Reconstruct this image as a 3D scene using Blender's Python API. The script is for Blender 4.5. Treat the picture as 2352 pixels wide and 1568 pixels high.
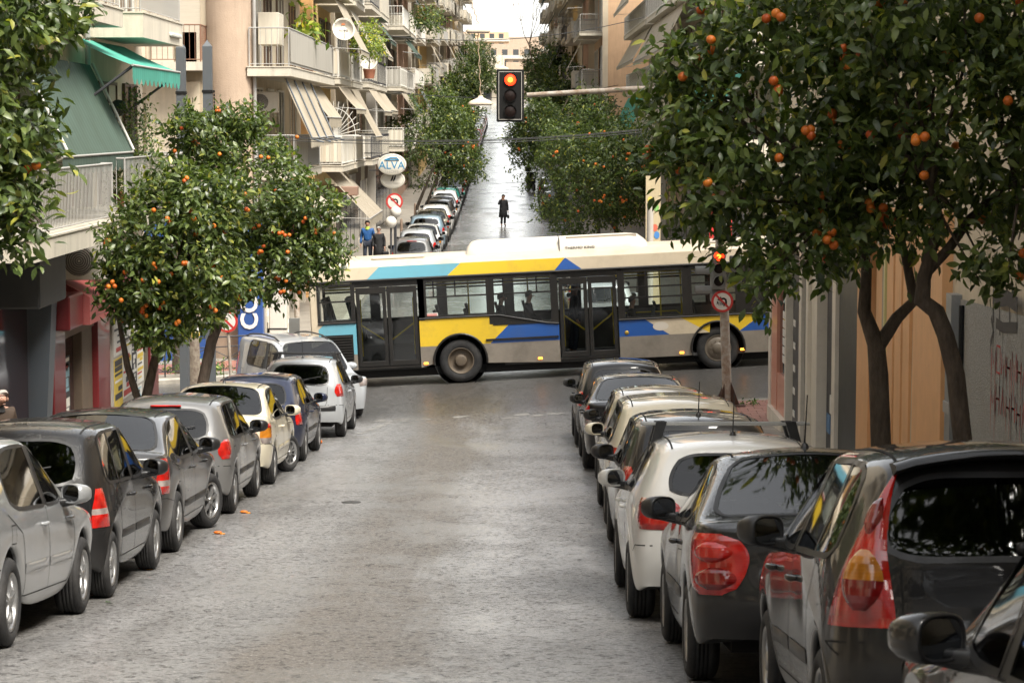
import bpy, bmesh, math, random
import numpy as np
from mathutils import Vector, Matrix
from mathutils.bvhtree import BVHTree
R = math.radians
random.seed(7)
scene = bpy.context.scene
for o in list(bpy.data.objects):
    bpy.data.objects.remove(o)
COL = scene.collection

# ------------------------------------------------------------------ camera
CZ = 5.9                       # camera height above the crossing
FPX = 5420.0                   # focal length in 2352-wide picture units
PITCH = math.atan((784 - 285) / FPX)
cam_d = bpy.data.cameras.new('camera')
cam = bpy.data.objects.new('camera', cam_d)
COL.objects.link(cam)
cam_d.sensor_width = 36.0
cam_d.lens = 36.0 * FPX / 2352.0
cam_d.clip_start = 0.3
cam_d.clip_end = 4000
cam.location = (0, 0, CZ)
cam.rotation_euler = (math.pi / 2 - PITCH, 0, 0)
scene.camera = cam
cam_d.dof.use_dof = True
cam_d.dof.focus_distance = 46.0
cam_d.dof.aperture_fstop = 10.0

# ------------------------------------------------------------------ world, sun, exposure
world = bpy.data.worlds.new('World')
scene.world = world
world.use_nodes = True
wn = world.node_tree
wn.nodes.clear()
SUN_EL, SUN_AZ = R(56), R(140)      # azimuth clockwise from +y (north)
sky = wn.nodes.new('ShaderNodeTexSky')
sky.sky_type = 'NISHITA'
sky.sun_disc = False
sky.sun_elevation = SUN_EL
sky.sun_rotation = SUN_AZ
sky.altitude = 100
sky.air_density = 1.0
sky.dust_density = 1.6
sky.ozone_density = 1.0
hs = wn.nodes.new('ShaderNodeHueSaturation')
hs.inputs['Saturation'].default_value = 0.18
tint = wn.nodes.new('ShaderNodeMix')
tint.data_type = 'RGBA'; tint.blend_type = 'MULTIPLY'
tint.inputs[0].default_value = 1.0
tint.inputs[7].default_value = (1.0, 0.985, 0.95, 1)
bg = wn.nodes.new('ShaderNodeBackground')
bg.inputs['Strength'].default_value = 0.11
wo = wn.nodes.new('ShaderNodeOutputWorld')
wn.links.new(sky.outputs[0], hs.inputs['Color'])
wn.links.new(hs.outputs[0], tint.inputs[6])
wn.links.new(tint.outputs[2], bg.inputs['Color'])
wn.links.new(bg.outputs[0], wo.inputs[0])
sun_d = bpy.data.lights.new('sun', 'SUN')
sun_d.energy = 2.4
sun_d.angle = R(26)
sun_d.color = (1.0, 0.945, 0.85)
sun = bpy.data.objects.new('sun', sun_d)
COL.objects.link(sun)
sdir = Vector((math.sin(SUN_AZ) * math.cos(SUN_EL), math.cos(SUN_AZ) * math.cos(SUN_EL), math.sin(SUN_EL)))
sun.rotation_euler = sdir.to_track_quat('Z', 'Y').to_euler()
scene.view_settings.view_transform = 'Standard'
scene.view_settings.look = 'None'
scene.view_settings.gamma = 1.0
scene.view_settings.use_curve_mapping = False
scene.view_settings.exposure = 1.78
scene.render.engine = 'CYCLES'
cy = scene.cycles
cy.use_denoising = True
cy.denoising_prefilter = "ACCURATE"
cy.max_bounces = 6
cy.diffuse_bounces = 3
cy.glossy_bounces = 3
cy.transmission_bounces = 4
cy.transparent_max_bounces = 10
cy.caustics_reflective = False
cy.caustics_refractive = False
cy.sample_clamp_indirect = 4.0
cy.use_adaptive_sampling = True
cy.adaptive_threshold = 0.02

# ------------------------------------------------------------------ projection helper (picture 2352 x 1568 -> place)
def at(u, v, y):
    a = (u - 1176) / FPX; b = (784 - v) / FPX
    dx = a
    dy = math.cos(PITCH) + b * math.sin(PITCH)
    dz = -math.sin(PITCH) + b * math.cos(PITCH)
    t = y / dy
    return Vector((dx * t, y, CZ + dz * t))
def proj(p):
    dx, dy, dz = p[0], p[1], p[2] - CZ
    f = dy * math.cos(PITCH) - dz * math.sin(PITCH)
    up = dy * math.sin(PITCH) + dz * math.cos(PITCH)
    return (1176 + FPX * dx / f, 784 - FPX * up / f)
def smooth(a, b, t):
    t = min(1, max(0, (t - a) / (b - a)))
    return t * t * (3 - 2 * t)

# ------------------------------------------------------------------ the lie of the land
_GY = [-60, -30, 0, 10, 14.5, 20, 25, 32, 40, 44, 47, 49, 51, 54, 57, 61, 75, 100, 125, 150, 200, 343, 500, 700, 1200]
_GZ = [10.9, 7.6, 4.3, 3.07, 2.47, 1.81, 1.39, .87, .29, .02, -.15, -.20, -.13, 0, .02, -.05, .02, .28, .52, 1.15, 2.75, 7.5, 12.7, 19.0, 34]
def Gc(y):
    k = 0
    while k < len(_GY) - 2 and y > _GY[k + 1]:
        k += 1
    def m(i):
        i0, i1 = max(0, i - 1), min(len(_GY) - 1, i + 1)
        return (_GZ[i1] - _GZ[i0]) / (_GY[i1] - _GY[i0])
    h = _GY[k + 1] - _GY[k]; t = (y - _GY[k]) / h
    t = min(max(t, 0), 1)
    return ((2*t**3 - 3*t*t + 1) * _GZ[k] + (t**3 - 2*t*t + t) * h * m(k) + (-2*t**3 + 3*t*t) * _GZ[k+1] + (t**3 - t*t) * h * m(k + 1))
def G(x, y):
    w = smooth(45, 51, y) * (1 - smooth(60, 78, y))
    return Gc(y) + 0.057 * (x + 1.18) * w
SH = 0.0068                         # the near street runs a touch to the right
def XN(x, y):
    return x + SH * y               # near-street lateral offset -> world x

# ------------------------------------------------------------------ objects
WOFF = {}
def tag(o, label=None, cat=None, group=None, kind=None):
    if label: o['label'] = label
    if cat: o['category'] = cat
    if group: o['group'] = group
    if kind: o['kind'] = kind
    return o
def thing(name, label, cat, loc=(0, 0, 0), rotz=0, group=None, parent=None):
    o = bpy.data.objects.new(name, None)
    o.empty_display_size = 0.2
    COL.objects.link(o)
    o.location = loc; o.rotation_euler = (0, 0, rotz)
    WOFF[o.name] = Vector(loc)
    if parent: o.parent = parent
    return tag(o, label, cat, group)
class MB:
    """collects faces; build() links them as one mesh object"""
    def __init__(s):
        s.v = []; s.f = []; s.m = []; s.sm = []
    def add(s, vs, fs, mi=0, smooth=False):
        o = len(s.v)
        s.v.extend([tuple(p) for p in vs])
        for f in fs:
            s.f.append(tuple(o + i for i in f)); s.m.append(mi); s.sm.append(smooth)
        return s
    def quad(s, a, b, c, d, mi=0):
        return s.add([a, b, c, d], [(0, 1, 2, 3)], mi)
    def box(s, lo, hi, mi=0):
        x0, y0, z0 = lo; x1, y1, z1 = hi
        return s.add([(x0,y0,z0),(x1,y0,z0),(x1,y1,z0),(x0,y1,z0),(x0,y0,z1),(x1,y0,z1),(x1,y1,z1),(x0,y1,z1)],
              [(0,3,2,1),(4,5,6,7),(0,1,5,4),(1,2,6,5),(2,3,7,6),(3,0,4,7)], mi)
    def bbox(s, lo, hi, b=0.01, mi=0):
        """box with chamfered edges"""
        c = [(lo[i] + hi[i]) / 2 for i in range(3)]; h = [(hi[i] - lo[i]) / 2 for i in range(3)]
        b = min(b, min(h) * 0.9)
        vs = []; idx = {}
        for sx in (-1, 1):
            for sy in (-1, 1):
                for sz in (-1, 1):
                    for ax in range(3):
                        p = [sx * h[0], sy * h[1], sz * h[2]]
                        for k in range(3):
                            if k != ax: p[k] -= math.copysign(b, p[k])
                        idx[(sx, sy, sz, ax)] = len(vs); vs.append([c[k] + p[k] for k in range(3)])
        fs = []
        for ax in range(3):
            a1, a2 = (ax + 1) % 3, (ax + 2) % 3
            for sg in (-1, 1):
                q = []
                for s1, s2 in ((-1,-1),(1,-1),(1,1),(-1,1)):
                    k = [0,0,0]; k[ax] = sg; k[a1] = s1; k[a2] = s2
                    q.append(idx[(k[0],k[1],k[2],ax)])
                fs.append(q if sg > 0 else q[::-1])
        for ax in range(3):
            a1, a2 = (ax + 1) % 3, (ax + 2) % 3
            for s1 in (-1, 1):
                for s2 in (-1, 1):
                    k0 = [0,0,0]; k0[a1] = s1; k0[a2] = s2; k1 = list(k0); k0[ax] = -1; k1[ax] = 1
                    q = [idx[(*k0, a1)], idx[(*k1, a1)], idx[(*k1, a2)], idx[(*k0, a2)]]
                    fs.append(q if s1 * s2 > 0 else q[::-1])
        for sx in (-1, 1):
            for sy in (-1, 1):
                for sz in (-1, 1):
                    q = [idx[(sx,sy,sz,0)], idx[(sx,sy,sz,1)], idx[(sx,sy,sz,2)]]
                    fs.append(q if sx*sy*sz > 0 else q[::-1])
        return s.add(vs, fs, mi)
    def tube(s, pts, r, n=8, mi=0, caps=True, smooth=True):
        pts = [Vector(p) for p in pts]
        rs = r if isinstance(r, (list, tuple)) else [r] * len(pts)
        rings = []; up = None
        for i, p in enumerate(pts):
            d = (pts[min(i + 1, len(pts) - 1)] - pts[max(i - 1, 0)]).normalized()
            if up is None:
                up = Vector((0, 0, 1)) if abs(d.z) < 0.9 else Vector((1, 0, 0))
            a = d.cross(up)
            if a.length < 1e-5: a = d.orthogonal()
            a.normalize(); b = a.cross(d).normalized(); up = b
            rings.append([p + (a * math.cos(2*math.pi*k/n) + b * math.sin(2*math.pi*k/n)) * rs[i] for k in range(n)])
        vs = [q for rg in rings for q in rg]; fs = []
        for i in range(len(pts) - 1):
            for k in range(n):
                k2 = (k + 1) % n
                fs.append((i*n + k, i*n + k2, (i+1)*n + k2, (i+1)*n + k))
        s.add(vs, fs, mi, smooth)
        if caps:
            s.add(rings[0], [tuple(range(n))[::-1]][:1], mi); s.add(rings[-1], [tuple(range(n))], mi)
        return s
    def lathe(s, prof, n=24, axis='x', c=(0, 0, 0), mi=0, smooth=True):
        """prof: (along, radius) pairs, turned about an axis"""
        vs = []; fs = []
        for (a, r) in prof:
            for k in range(n):
                t = 2 * math.pi * k / n; u, w = r * math.cos(t), r * math.sin(t)
                p = {'x': (a, u, w), 'y': (w, a, u), 'z': (u, w, a)}[axis]
                vs.append((c[0] + p[0], c[1] + p[1], c[2] + p[2]))
        for i in range(len(prof) - 1):
            for k in range(n):
                k2 = (k + 1) % n
                fs.append((i*n + k, i*n + k2, (i+1)*n + k2, (i+1)*n + k))
        return s.add(vs, fs, mi, smooth)
    def prism(s, poly, axis, a, b, mi=0, caps=True):
        """poly: 2-D points in the two other axes (in x,y,z order), extruded from a to b along axis"""
        n = len(poly); vs = []
        for t in (a, b):
            for (p, q) in poly:
                vs.append({'x': (t, p, q), 'y': (p, t, q), 'z': (p, q, t)}[axis])
        fs = [(k, (k + 1) % n, n + (k + 1) % n, n + k) for k in range(n)]
        if caps: fs += [tuple(range(n))[::-1], tuple(range(n, 2 * n))]
        return s.add(vs, fs, mi)
    def grid(s, P, mi=0, smooth=True, close=False):
        nr, nc = len(P), len(P[0])
        vs = [p for row in P for p in row]; fs = []
        for i in range(nr - 1):
            for j in range(nc - (0 if close else 1)):
                j2 = (j + 1) % nc
                fs.append((i*nc + j, i*nc + j2, (i+1)*nc + j2, (i+1)*nc + j))
        return s.add(vs, fs, mi, smooth)
    def ball(s, c, r, n=10, m=7, mi=0):
        rr = r if isinstance(r, (tuple, list)) else (r, r, r)
        P = []
        for i in range(m + 1):
            t = math.pi * i / m
            P.append([(c[0] + rr[0]*math.sin(t)*math.cos(2*math.pi*k/n), c[1] + rr[1]*math.sin(t)*math.sin(2*math.pi*k/n), c[2] - rr[2]*math.cos(t)) for k in range(n)])
        return s.grid(P, mi, True, True)
    def mesh(s, name, mats, off=(0, 0, 0)):
        me = bpy.data.meshes.new(name)
        ox, oy, oz = off
        me.from_pydata([(x - ox, y - oy, z - oz) for x, y, z in s.v], [], s.f)
        for m in (mats if isinstance(mats, (list, tuple)) else [mats]):
            me.materials.append(m)
        me.polygons.foreach_set('material_index', s.m)
        me.polygons.foreach_set('use_smooth', s.sm)
        me.update()
        return me
    def build(s, name, mats, parent=None, world=True, **kw):
        off = WOFF.get(parent.name, Vector()) if (parent and world) else Vector()
        o = link(name, s.mesh(name, mats, off), parent)
        WOFF[o.name] = off
        if kw: tag(o, **kw)
        return o
def link(name, me, parent=None, loc=None, rot=None, scale=None):
    o = bpy.data.objects.new(name, me)
    COL.objects.link(o)
    if parent: o.parent = parent
    if loc is not None: o.location = loc
    if rot is not None: o.rotation_euler = rot
    if scale is not None: o.scale = scale
    WOFF[o.name] = WOFF.get(parent.name, Vector()) if parent else Vector()
    return o
def kids(o):
    return [c for c in COL.objects if c.parent == o]
_KC = {}
def copy_tree(o, parent=None):
    c = o.copy(); COL.objects.link(c)
    if parent: c.parent = parent
    for ch in list(o.children): copy_tree(ch, c)
    return c

# ------------------------------------------------------------------ materials
MATS = {}
def nodes_of(m):
    m.use_nodes = True
    nt = m.node_tree
    return nt, nt.nodes, nt.links
def mat(name, col=(.5, .5, .5), rough=.6, metal=0.0, var=0.0, vscale=3.0, bump=0.0, bscale=40.0, coat=0.0, spec=0.5,
        col2=None, emit=None, estr=0.0, dirt=0.0, dirtcol=(.12, .10, .08), streak=0.0, rvar=0.0, stretch=None):
    if name in MATS: return MATS[name]
    m = bpy.data.materials.new(name); nt, N, Lk = nodes_of(m)
    b = N['Principled BSDF']
    b.inputs['Base Color'].default_value = (*col, 1)
    b.inputs['Roughness'].default_value = rough
    b.inputs['Metallic'].default_value = metal
    b.inputs['Specular IOR Level'].default_value = spec
    if coat:
        b.inputs['Coat Weight'].default_value = coat; b.inputs['Coat Roughness'].default_value = 0.04
    if emit:
        b.inputs['Emission Color'].default_value = (*emit, 1); b.inputs['Emission Strength'].default_value = estr
    tc = N.new('ShaderNodeTexCoord')
    src = tc.outputs['Object']
    if stretch:
        mp = N.new('ShaderNodeMapping'); mp.inputs['Scale'].default_value = stretch
        Lk.new(src, mp.inputs[0]); src = mp.outputs[0]
    last = None
    if var or col2:
        n = N.new('ShaderNodeTexNoise'); n.inputs['Scale'].default_value = vscale; n.inputs['Detail'].default_value = 6; n.inputs['Roughness'].default_value = .65
        Lk.new(src, n.inputs['Vector'])
        r = N.new('ShaderNodeValToRGB')
        r.color_ramp.elements[0].position = .3; r.color_ramp.elements[1].position = .7
        c2 = col2 if col2 else tuple(min(1, c * (1 + var)) for c in col)
        c1 = col if col2 else tuple(c * (1 - var) for c in col)
        r.color_ramp.elements[0].color = (*c1, 1); r.color_ramp.elements[1].color = (*c2, 1)
        Lk.new(n.outputs[0], r.inputs[0]); last = r.outputs[0]
        if rvar:
            mr = N.new('ShaderNodeMapRange'); mr.inputs[3].default_value = max(.02, rough - rvar); mr.inputs[4].default_value = min(1, rough + rvar)
            mr.inputs[1].default_value = .3; mr.inputs[2].default_value = .7
            Lk.new(n.outputs[0], mr.inputs[0]); Lk.new(mr.outputs[0], b.inputs['Roughness'])
    if dirt or streak:
        d = N.new('ShaderNodeTexNoise'); d.inputs['Detail'].default_value = 8; d.inputs['Roughness'].default_value = .7
        mp = N.new('ShaderNodeMapping')
        mp.inputs['Scale'].default_value = (2.2, 2.2, .22) if streak else (1.1, 1.1, 1.1)
        d.inputs['Scale'].default_value = 1.6
        Lk.new(tc.outputs['Object'], mp.inputs[0]); Lk.new(mp.outputs[0], d.inputs['Vector'])
        rr = N.new('ShaderNodeMapRange'); rr.inputs[1].default_value = .48; rr.inputs[2].default_value = .75
        rr.inputs[3].default_value = 0; rr.inputs[4].default_value = max(dirt, streak)
        Lk.new(d.outputs[0], rr.inputs[0])
        mx = N.new('ShaderNodeMix'); mx.data_type = 'RGBA'
        Lk.new(rr.outputs[0], mx.inputs[0])
        if last: Lk.new(last, mx.inputs[6])
        else: mx.inputs[6].default_value = (*col, 1)
        mx.inputs[7].default_value = (*dirtcol, 1)
        last = mx.outputs[2]
    if last: Lk.new(last, b.inputs['Base Color'])
    if bump:
        n2 = N.new('ShaderNodeTexNoise'); n2.inputs['Scale'].default_value = bscale; n2.inputs['Detail'].default_value = 4
        Lk.new(src, n2.inputs['Vector'])
        bp = N.new('ShaderNodeBump'); bp.inputs['Strength'].default_value = bump; bp.inputs['Distance'].default_value = .02
        Lk.new(n2.outputs[0], bp.inputs['Height']); Lk.new(bp.outputs[0], b.inputs['Normal'])
    MATS[name] = m
    return m
def glass_mat(name, tintc=(.25, .27, .26), rough=.03, refl=1.0):
    """thin tinted pane: see-through with a mirror-like sheen"""
    if name in MATS: return MATS[name]
    m = bpy.data.materials.new(name); nt, N, Lk = nodes_of(m)
    N.clear()
    out = N.new('ShaderNodeOutputMaterial'); tr = N.new('ShaderNodeBsdfTransparent'); gl = N.new('ShaderNodeBsdfGlossy')
    tr.inputs[0].default_value = (*tintc, 1); gl.inputs['Roughness'].default_value = rough
    gl.inputs[0].default_value = (refl, refl, refl, 1)
    fr = N.new('ShaderNodeFresnel'); fr.inputs['IOR'].default_value = 1.5
    ma = N.new('ShaderNodeMath'); ma.operation = 'MULTIPLY_ADD'; ma.inputs[1].default_value = 0.95; ma.inputs[2].default_value = 0.02
    ma.use_clamp = True
    mx = N.new('ShaderNodeMixShader')
    Lk.new(fr.outputs[0], ma.inputs[0]); Lk.new(ma.outputs[0], mx.inputs[0]); Lk.new(tr.outputs[0], mx.inputs[1]); Lk.new(gl.outputs[0], mx.inputs[2])
    Lk.new(mx.outputs[0], out.inputs[0])
    MATS[name] = m
    return m
# ------------------------------------------------------------------ car materials
def paint(name, col, metal=.2, rough=.34, drops=0.0, dust=0.12, grime=.10):
    if name in MATS: return MATS[name]
    m = mat(name, col, rough=rough, metal=metal, coat=1.0, spec=.25)
    nt, N, Lk = m.node_tree, m.node_tree.nodes, m.node_tree.links
    b = N['Principled BSDF']
    if max(col) < .05: b.inputs['Coat IOR'].default_value = 1.38
    tc = N.new('ShaderNodeTexCoord')
    # road film: paler and duller in uneven patches
    n = N.new('ShaderNodeTexNoise'); n.inputs['Scale'].default_value = 2.3; n.inputs['Detail'].default_value = 7
    mp = N.new('ShaderNodeMapping'); mp.inputs['Scale'].default_value = (1, 1, .45)
    Lk.new(tc.outputs['Object'], mp.inputs[0]); Lk.new(mp.outputs[0], n.inputs['Vector'])
    mr = N.new('ShaderNodeMapRange'); mr.inputs[1].default_value = .38; mr.inputs[2].default_value = .72; mr.inputs[4].default_value = dust
    Lk.new(n.outputs[0], mr.inputs[0])
    mx = N.new('ShaderNodeMix'); mx.data_type = 'RGBA'
    mx.inputs[6].default_value = (*col, 1); mx.inputs[7].default_value = (.17, .155, .135, 1)
    sz = N.new('ShaderNodeSeparateXYZ'); Lk.new(tc.outputs['Object'], sz.inputs[0])
    lo = N.new('ShaderNodeMapRange'); lo.inputs[1].default_value = .25; lo.inputs[2].default_value = .72; lo.inputs[3].default_value = 1; lo.inputs[4].default_value = 0
    Lk.new(sz.outputs[2], lo.inputs[0])
    gm = N.new('ShaderNodeMath'); gm.operation = 'MULTIPLY_ADD'; Lk.new(lo.outputs[0], gm.inputs[0]); gm.inputs[1].default_value = grime; Lk.new(mr.outputs[0], gm.inputs[2])
    Lk.new(gm.outputs[0], mx.inputs[0]); Lk.new(mx.outputs[2], b.inputs['Base Color'])
    m2 = N.new('ShaderNodeMapRange'); m2.inputs[1].default_value = .3; m2.inputs[2].default_value = .75; m2.inputs[3].default_value = .01; m2.inputs[4].default_value = .05
    Lk.new(n.outputs[0], m2.inputs[0])
    cr_ = N.new('ShaderNodeMath'); cr_.operation = 'MULTIPLY_ADD'; Lk.new(lo.outputs[0], cr_.inputs[0]); cr_.inputs[1].default_value = min(.5, grime * 2.2); Lk.new(m2.outputs[0], cr_.inputs[2]); Lk.new(cr_.outputs[0], b.inputs['Coat Roughness'])
    if drops:
        vo = N.new('ShaderNodeTexVoronoi'); vo.inputs['Scale'].default_value = 60
        Lk.new(tc.outputs['Object'], vo.inputs['Vector'])
        m3 = N.new('ShaderNodeMapRange'); m3.inputs[1].default_value = .12; m3.inputs[2].default_value = .38; m3.inputs[3].default_value = 1; m3.inputs[4].default_value = 0
        Lk.new(vo.outputs['Distance'], m3.inputs[0])
        bp = N.new('ShaderNodeBump'); bp.inputs['Strength'].default_value = drops; bp.inputs['Distance'].default_value = .004
        gn = N.new('ShaderNodeNewGeometry'); gs = N.new('ShaderNodeSeparateXYZ'); Lk.new(gn.outputs['Normal'], gs.inputs[0])
        gq = N.new('ShaderNodeMapRange'); gq.inputs[1].default_value = .25; gq.inputs[2].default_value = .7; gq.inputs[4].default_value = drops; Lk.new(gs.outputs[2], gq.inputs[0]); Lk.new(gq.outputs[0], bp.inputs['Strength'])
        Lk.new(m3.outputs[0], bp.inputs['Height']); Lk.new(bp.outputs[0], b.inputs['Coat Normal'])
    return m
M_RUB = mat('tyre_rubber', (.018, .018, .019), rough=.75, var=.4, vscale=9, bump=.25, bscale=60, dirt=.35, dirtcol=(.10, .09, .08))
M_TRIM = mat('black_plastic_trim', (.016, .016, .017), rough=.42, var=.3, vscale=12)
M_SEAM = mat('panel_gap', (.006, .006, .006), rough=.9)
M_UND = mat('car_underside', (.012, .012, .012), rough=.95)
M_RIM = mat('alloy_rim', (.42, .42, .42), rough=.32, metal=.85, dirt=.5, dirtcol=(.12, .10, .085))
M_CHR = mat('chrome', (.75, .75, .75), rough=.12, metal=1)
M_SEAT = mat('seat_fabric', (.035, .035, .038), rough=.9, var=.3)
M_CARGL = glass_mat('car_glass', (.30, .32, .31))
M_CARGLD = glass_mat('tinted_car_glass', (.10, .105, .105))
M_MIRGL = mat('mirror_glass', (.30, .31, .32), rough=.03, metal=1)
M_PLATE = mat('plate_white', (.72, .72, .70), rough=.4)
def lens(name, col, rough=.12):
    m = mat(name, col, rough=rough, coat=1.0, spec=.6)
    if not m.get('ribbed'):
        m['ribbed'] = 1
        nt, N, Lk = m.node_tree, m.node_tree.nodes, m.node_tree.links
        tc = N.new('ShaderNodeTexCoord'); sx = N.new('ShaderNodeSeparateXYZ'); Lk.new(tc.outputs['Object'], sx.inputs[0])
        w = N.new('ShaderNodeMath'); w.operation = 'MULTIPLY'; w.inputs[1].default_value = 420; Lk.new(sx.outputs[2], w.inputs[0])
        w2 = N.new('ShaderNodeMath'); w2.operation = 'SINE'; Lk.new(w.outputs[0], w2.inputs[0])
        n = N.new('ShaderNodeTexNoise'); n.inputs['Scale'].default_value = 9; n.inputs['Detail'].default_value = 2; Lk.new(tc.outputs['Object'], n.inputs['Vector'])
        ad = N.new('ShaderNodeMath'); ad.operation = 'MULTIPLY_ADD'; Lk.new(w2.outputs[0], ad.inputs[0]); ad.inputs[1].default_value = .02; Lk.new(n.outputs[0], ad.inputs[2])
        rp = N.new('ShaderNodeValToRGB'); rp.color_ramp.elements[0].position = .30; rp.color_ramp.elements[1].position = .72
        rp.color_ramp.elements[0].color = (col[0]*.55, col[1]*.5, col[2]*.5, 1); rp.color_ramp.elements[1].color = (min(1, col[0]*1.25), col[1]*1.3, col[2]*1.3, 1)
        Lk.new(ad.outputs[0], rp.inputs[0]); Lk.new(rp.outputs[0], N['Principled BSDF'].inputs['Base Color'])
    return m
M_LRED = lens('red_lamp_lens', (.46, .012, .008))
M_LAMB = lens('amber_lamp_lens', (.55, .20, .02))
M_LCLR = lens('clear_lamp_lens', (.30, .25, .23))

# ------------------------------------------------------------------ car body cage
NS = 14
def interp(tab, n=NS):
    return tab
def car_spec(kind, L, W, H, r, yr, yf, **k):
    s = dict(kind=kind, L=L, W=W, H=H, r=r, yr=yr, yf=yf, belt=.92, beltf=.88, deck=1.0, deckl=.5, cowl=None, roofr=.42, wtop=None, yB=None,
             wr=.745, tail=.10, hoodz=.74, zs=.22, bump=.10, glass=None, ybl=None, rglass=.84, hump=.0, arch=.055)
    s.update(k)
    if s['cowl'] is None: s['cowl'] = L * .745
    if s['wtop'] is None: s['wtop'] = s['cowl'] - .68
    if s['yB'] is None: s['yB'] = L * .50
    return s
def cage(sp):
    L, hw, H, r, yr, yf = sp['L'], sp['W'] / 2, sp['H'], sp['r'], sp['yr'], sp['yf']
    ra = r + sp['arch']; zs = sp['zs']
    cowl, wtop, yB = sp['cowl'], sp['wtop'], sp['yB']
    yl = [.13, max(.2, (yr - ra) * .62), yr - ra, yr - .8*ra, yr, yr + .8*ra, yr + ra, (yr + yf) / 2, yf - ra, yf - .8*ra, yf, yf + .8*ra, min(yf + ra, L - .25), L - .14]
    zt_ = r + .80*ra; zc_ = r + 1.16*ra
    zl = [zs + .08, zs + .05, zs, zt_, zc_, zt_, zs, zs, zs, zt_, zc_, zt_, zs + .02, zs + .06]
    b0, b1 = sp['belt'], sp['beltf']
    he = H - .075
    if sp['kind'] in ('hatch', 'van'):
        rr, tl = sp['roofr'], sp['tail']
        g0 = sp.get('g0', .46)
        yb = [tl, g0, g0 + .28, g0 + .52, (g0 + .52 + yB) / 2, yB - .25, yB - .045, yB + .045, cowl - .10, cowl + .06, cowl + (L - cowl)*.35, cowl + (L - cowl)*.6, cowl + (L - cowl)*.8, L - .12]
        yt = [rr, max(rr + .12, g0 + .16), g0 + .40, g0 + .62, (g0 + .62 + yB) / 2, yB - .22, yB - .04, yB + .04, wtop, cowl + .06] + yb[10:]
        zt = [he - .06, he - .022, he - .008, he, he, he, he, he, he - .045, None, None, None, None, None]
    else:
        dl = sp['deckl']; g0 = sp.get('g0', dl + .52); rt = sp.get('rt', g0 + .24)
        yb = [sp['tail'], dl * .45, dl * .8, dl + .12, g0, (g0 + yB) / 2, yB - .045, yB + .045, cowl - .10, cowl + .06, cowl + (L - cowl)*.35, cowl + (L - cowl)*.6, cowl + (L - cowl)*.8, L - .12]
        yt = [sp['tail'] + .02, dl * .45, dl * .8, dl, rt, (rt + yB) / 2, yB - .04, yB + .04, wtop, cowl + .06] + yb[10:]
        zt = [None, None, None, None, he - .03, he, he, he, he - .045, None, None, None, None, None]
    zb = [b0, b0, b0 - .002, b0 - .006, b0 - .01, b0 - .015, b0 + (b1-b0)*.55, b0 + (b1-b0)*.6, b1, b1 - .02, b1 - .055, b1 - .10, sp['hoodz'] + .03, sp['hoodz'] - .06]
    if sp['kind'] == 'sedan':
        d = sp['deck']
        for i, q in enumerate((-.03, .0, .0, .0)): zb[i] = d + q
    hwf = [.90, .975, .995, 1, 1, 1, .995, .99, .99, 1, 1, .995, .975, .86]
    P = []
    for i in range(NS):
        w = hw * hwf[i]; row = []
        archst = i in (3, 4, 5, 9, 10, 11)
        zlow = zl[i]; belt = zb[i]; col = zt[i] is None
        wl = w * (.995 if archst else .965)
        z3 = max(.50, zlow + .07); z4 = max(belt - .17, z3 + .045); z4 = min(z4, belt - .03)
        y0 = yl[i]
        if i == 0: y3, y4 = .075, .09 + sp['tail'] * .3
        elif i == NS - 1: y3, y4 = L - .10, L - .11
        else: y3, y4 = .75*y0 + .25*yb[i], .35*y0 + .65*yb[i]
        row.append((w - .30, y0, zlow + .02)); row.append((wl - .035, y0, zlow)); row.append((wl, y0, zlow))
        row.append((w, y3, z3)); row.append((w * .992, y4, z4)); row.append((w * .955, yb[i], belt))
        if col:
            cr = .025 if i < 6 else .045
            yy = yt[i]
            row.append((w * .915, yy, belt + .016)); row.append((w * .86, yy, belt + .024))
            for fx, fz in ((.74, .6), (.38, .9), (0, 1)):
                dy = 0
                if i == 9: dy = .10 * (1 - (fx / .74)**2 * .9)
                if i == 13: dy = .10 * (1 - fx)
                if sp['kind'] == 'sedan' and i == 3: dy = -.09 * (1 - (fx/.74)**2*.9)
                row.append((w * .86 * fx, yy + dy, belt + .024 + cr * fz))
        else:
            wr = hw * sp['wr']; yy = yt[i]
            if sp['kind'] in ('hatch', 'van') and i == 0: wr *= .955
            if i == 8: wr *= .975
            row.append((wr, yy, zt[i])); row.append((wr - .075, yy - (.01 if i == 8 else 0), zt[i] + .042))
            for fx, fz in ((.74, .060), (.38, .084), (0, .092)):
                dy = 0
                if i == 8: dy = .07 * (1 - (fx/.74)**2 * .9)
                if i == 0: dy = -.06 * (1 - fx*fx)
                if sp['kind'] == 'sedan' and i == 4: dy = -.05 * (1 - (fx/.74)**2*.9)
                row.append(((wr - .075) * fx, yy + dy, zt[i] + fz))
        P.append(row)
    return P
NR = 11
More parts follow.
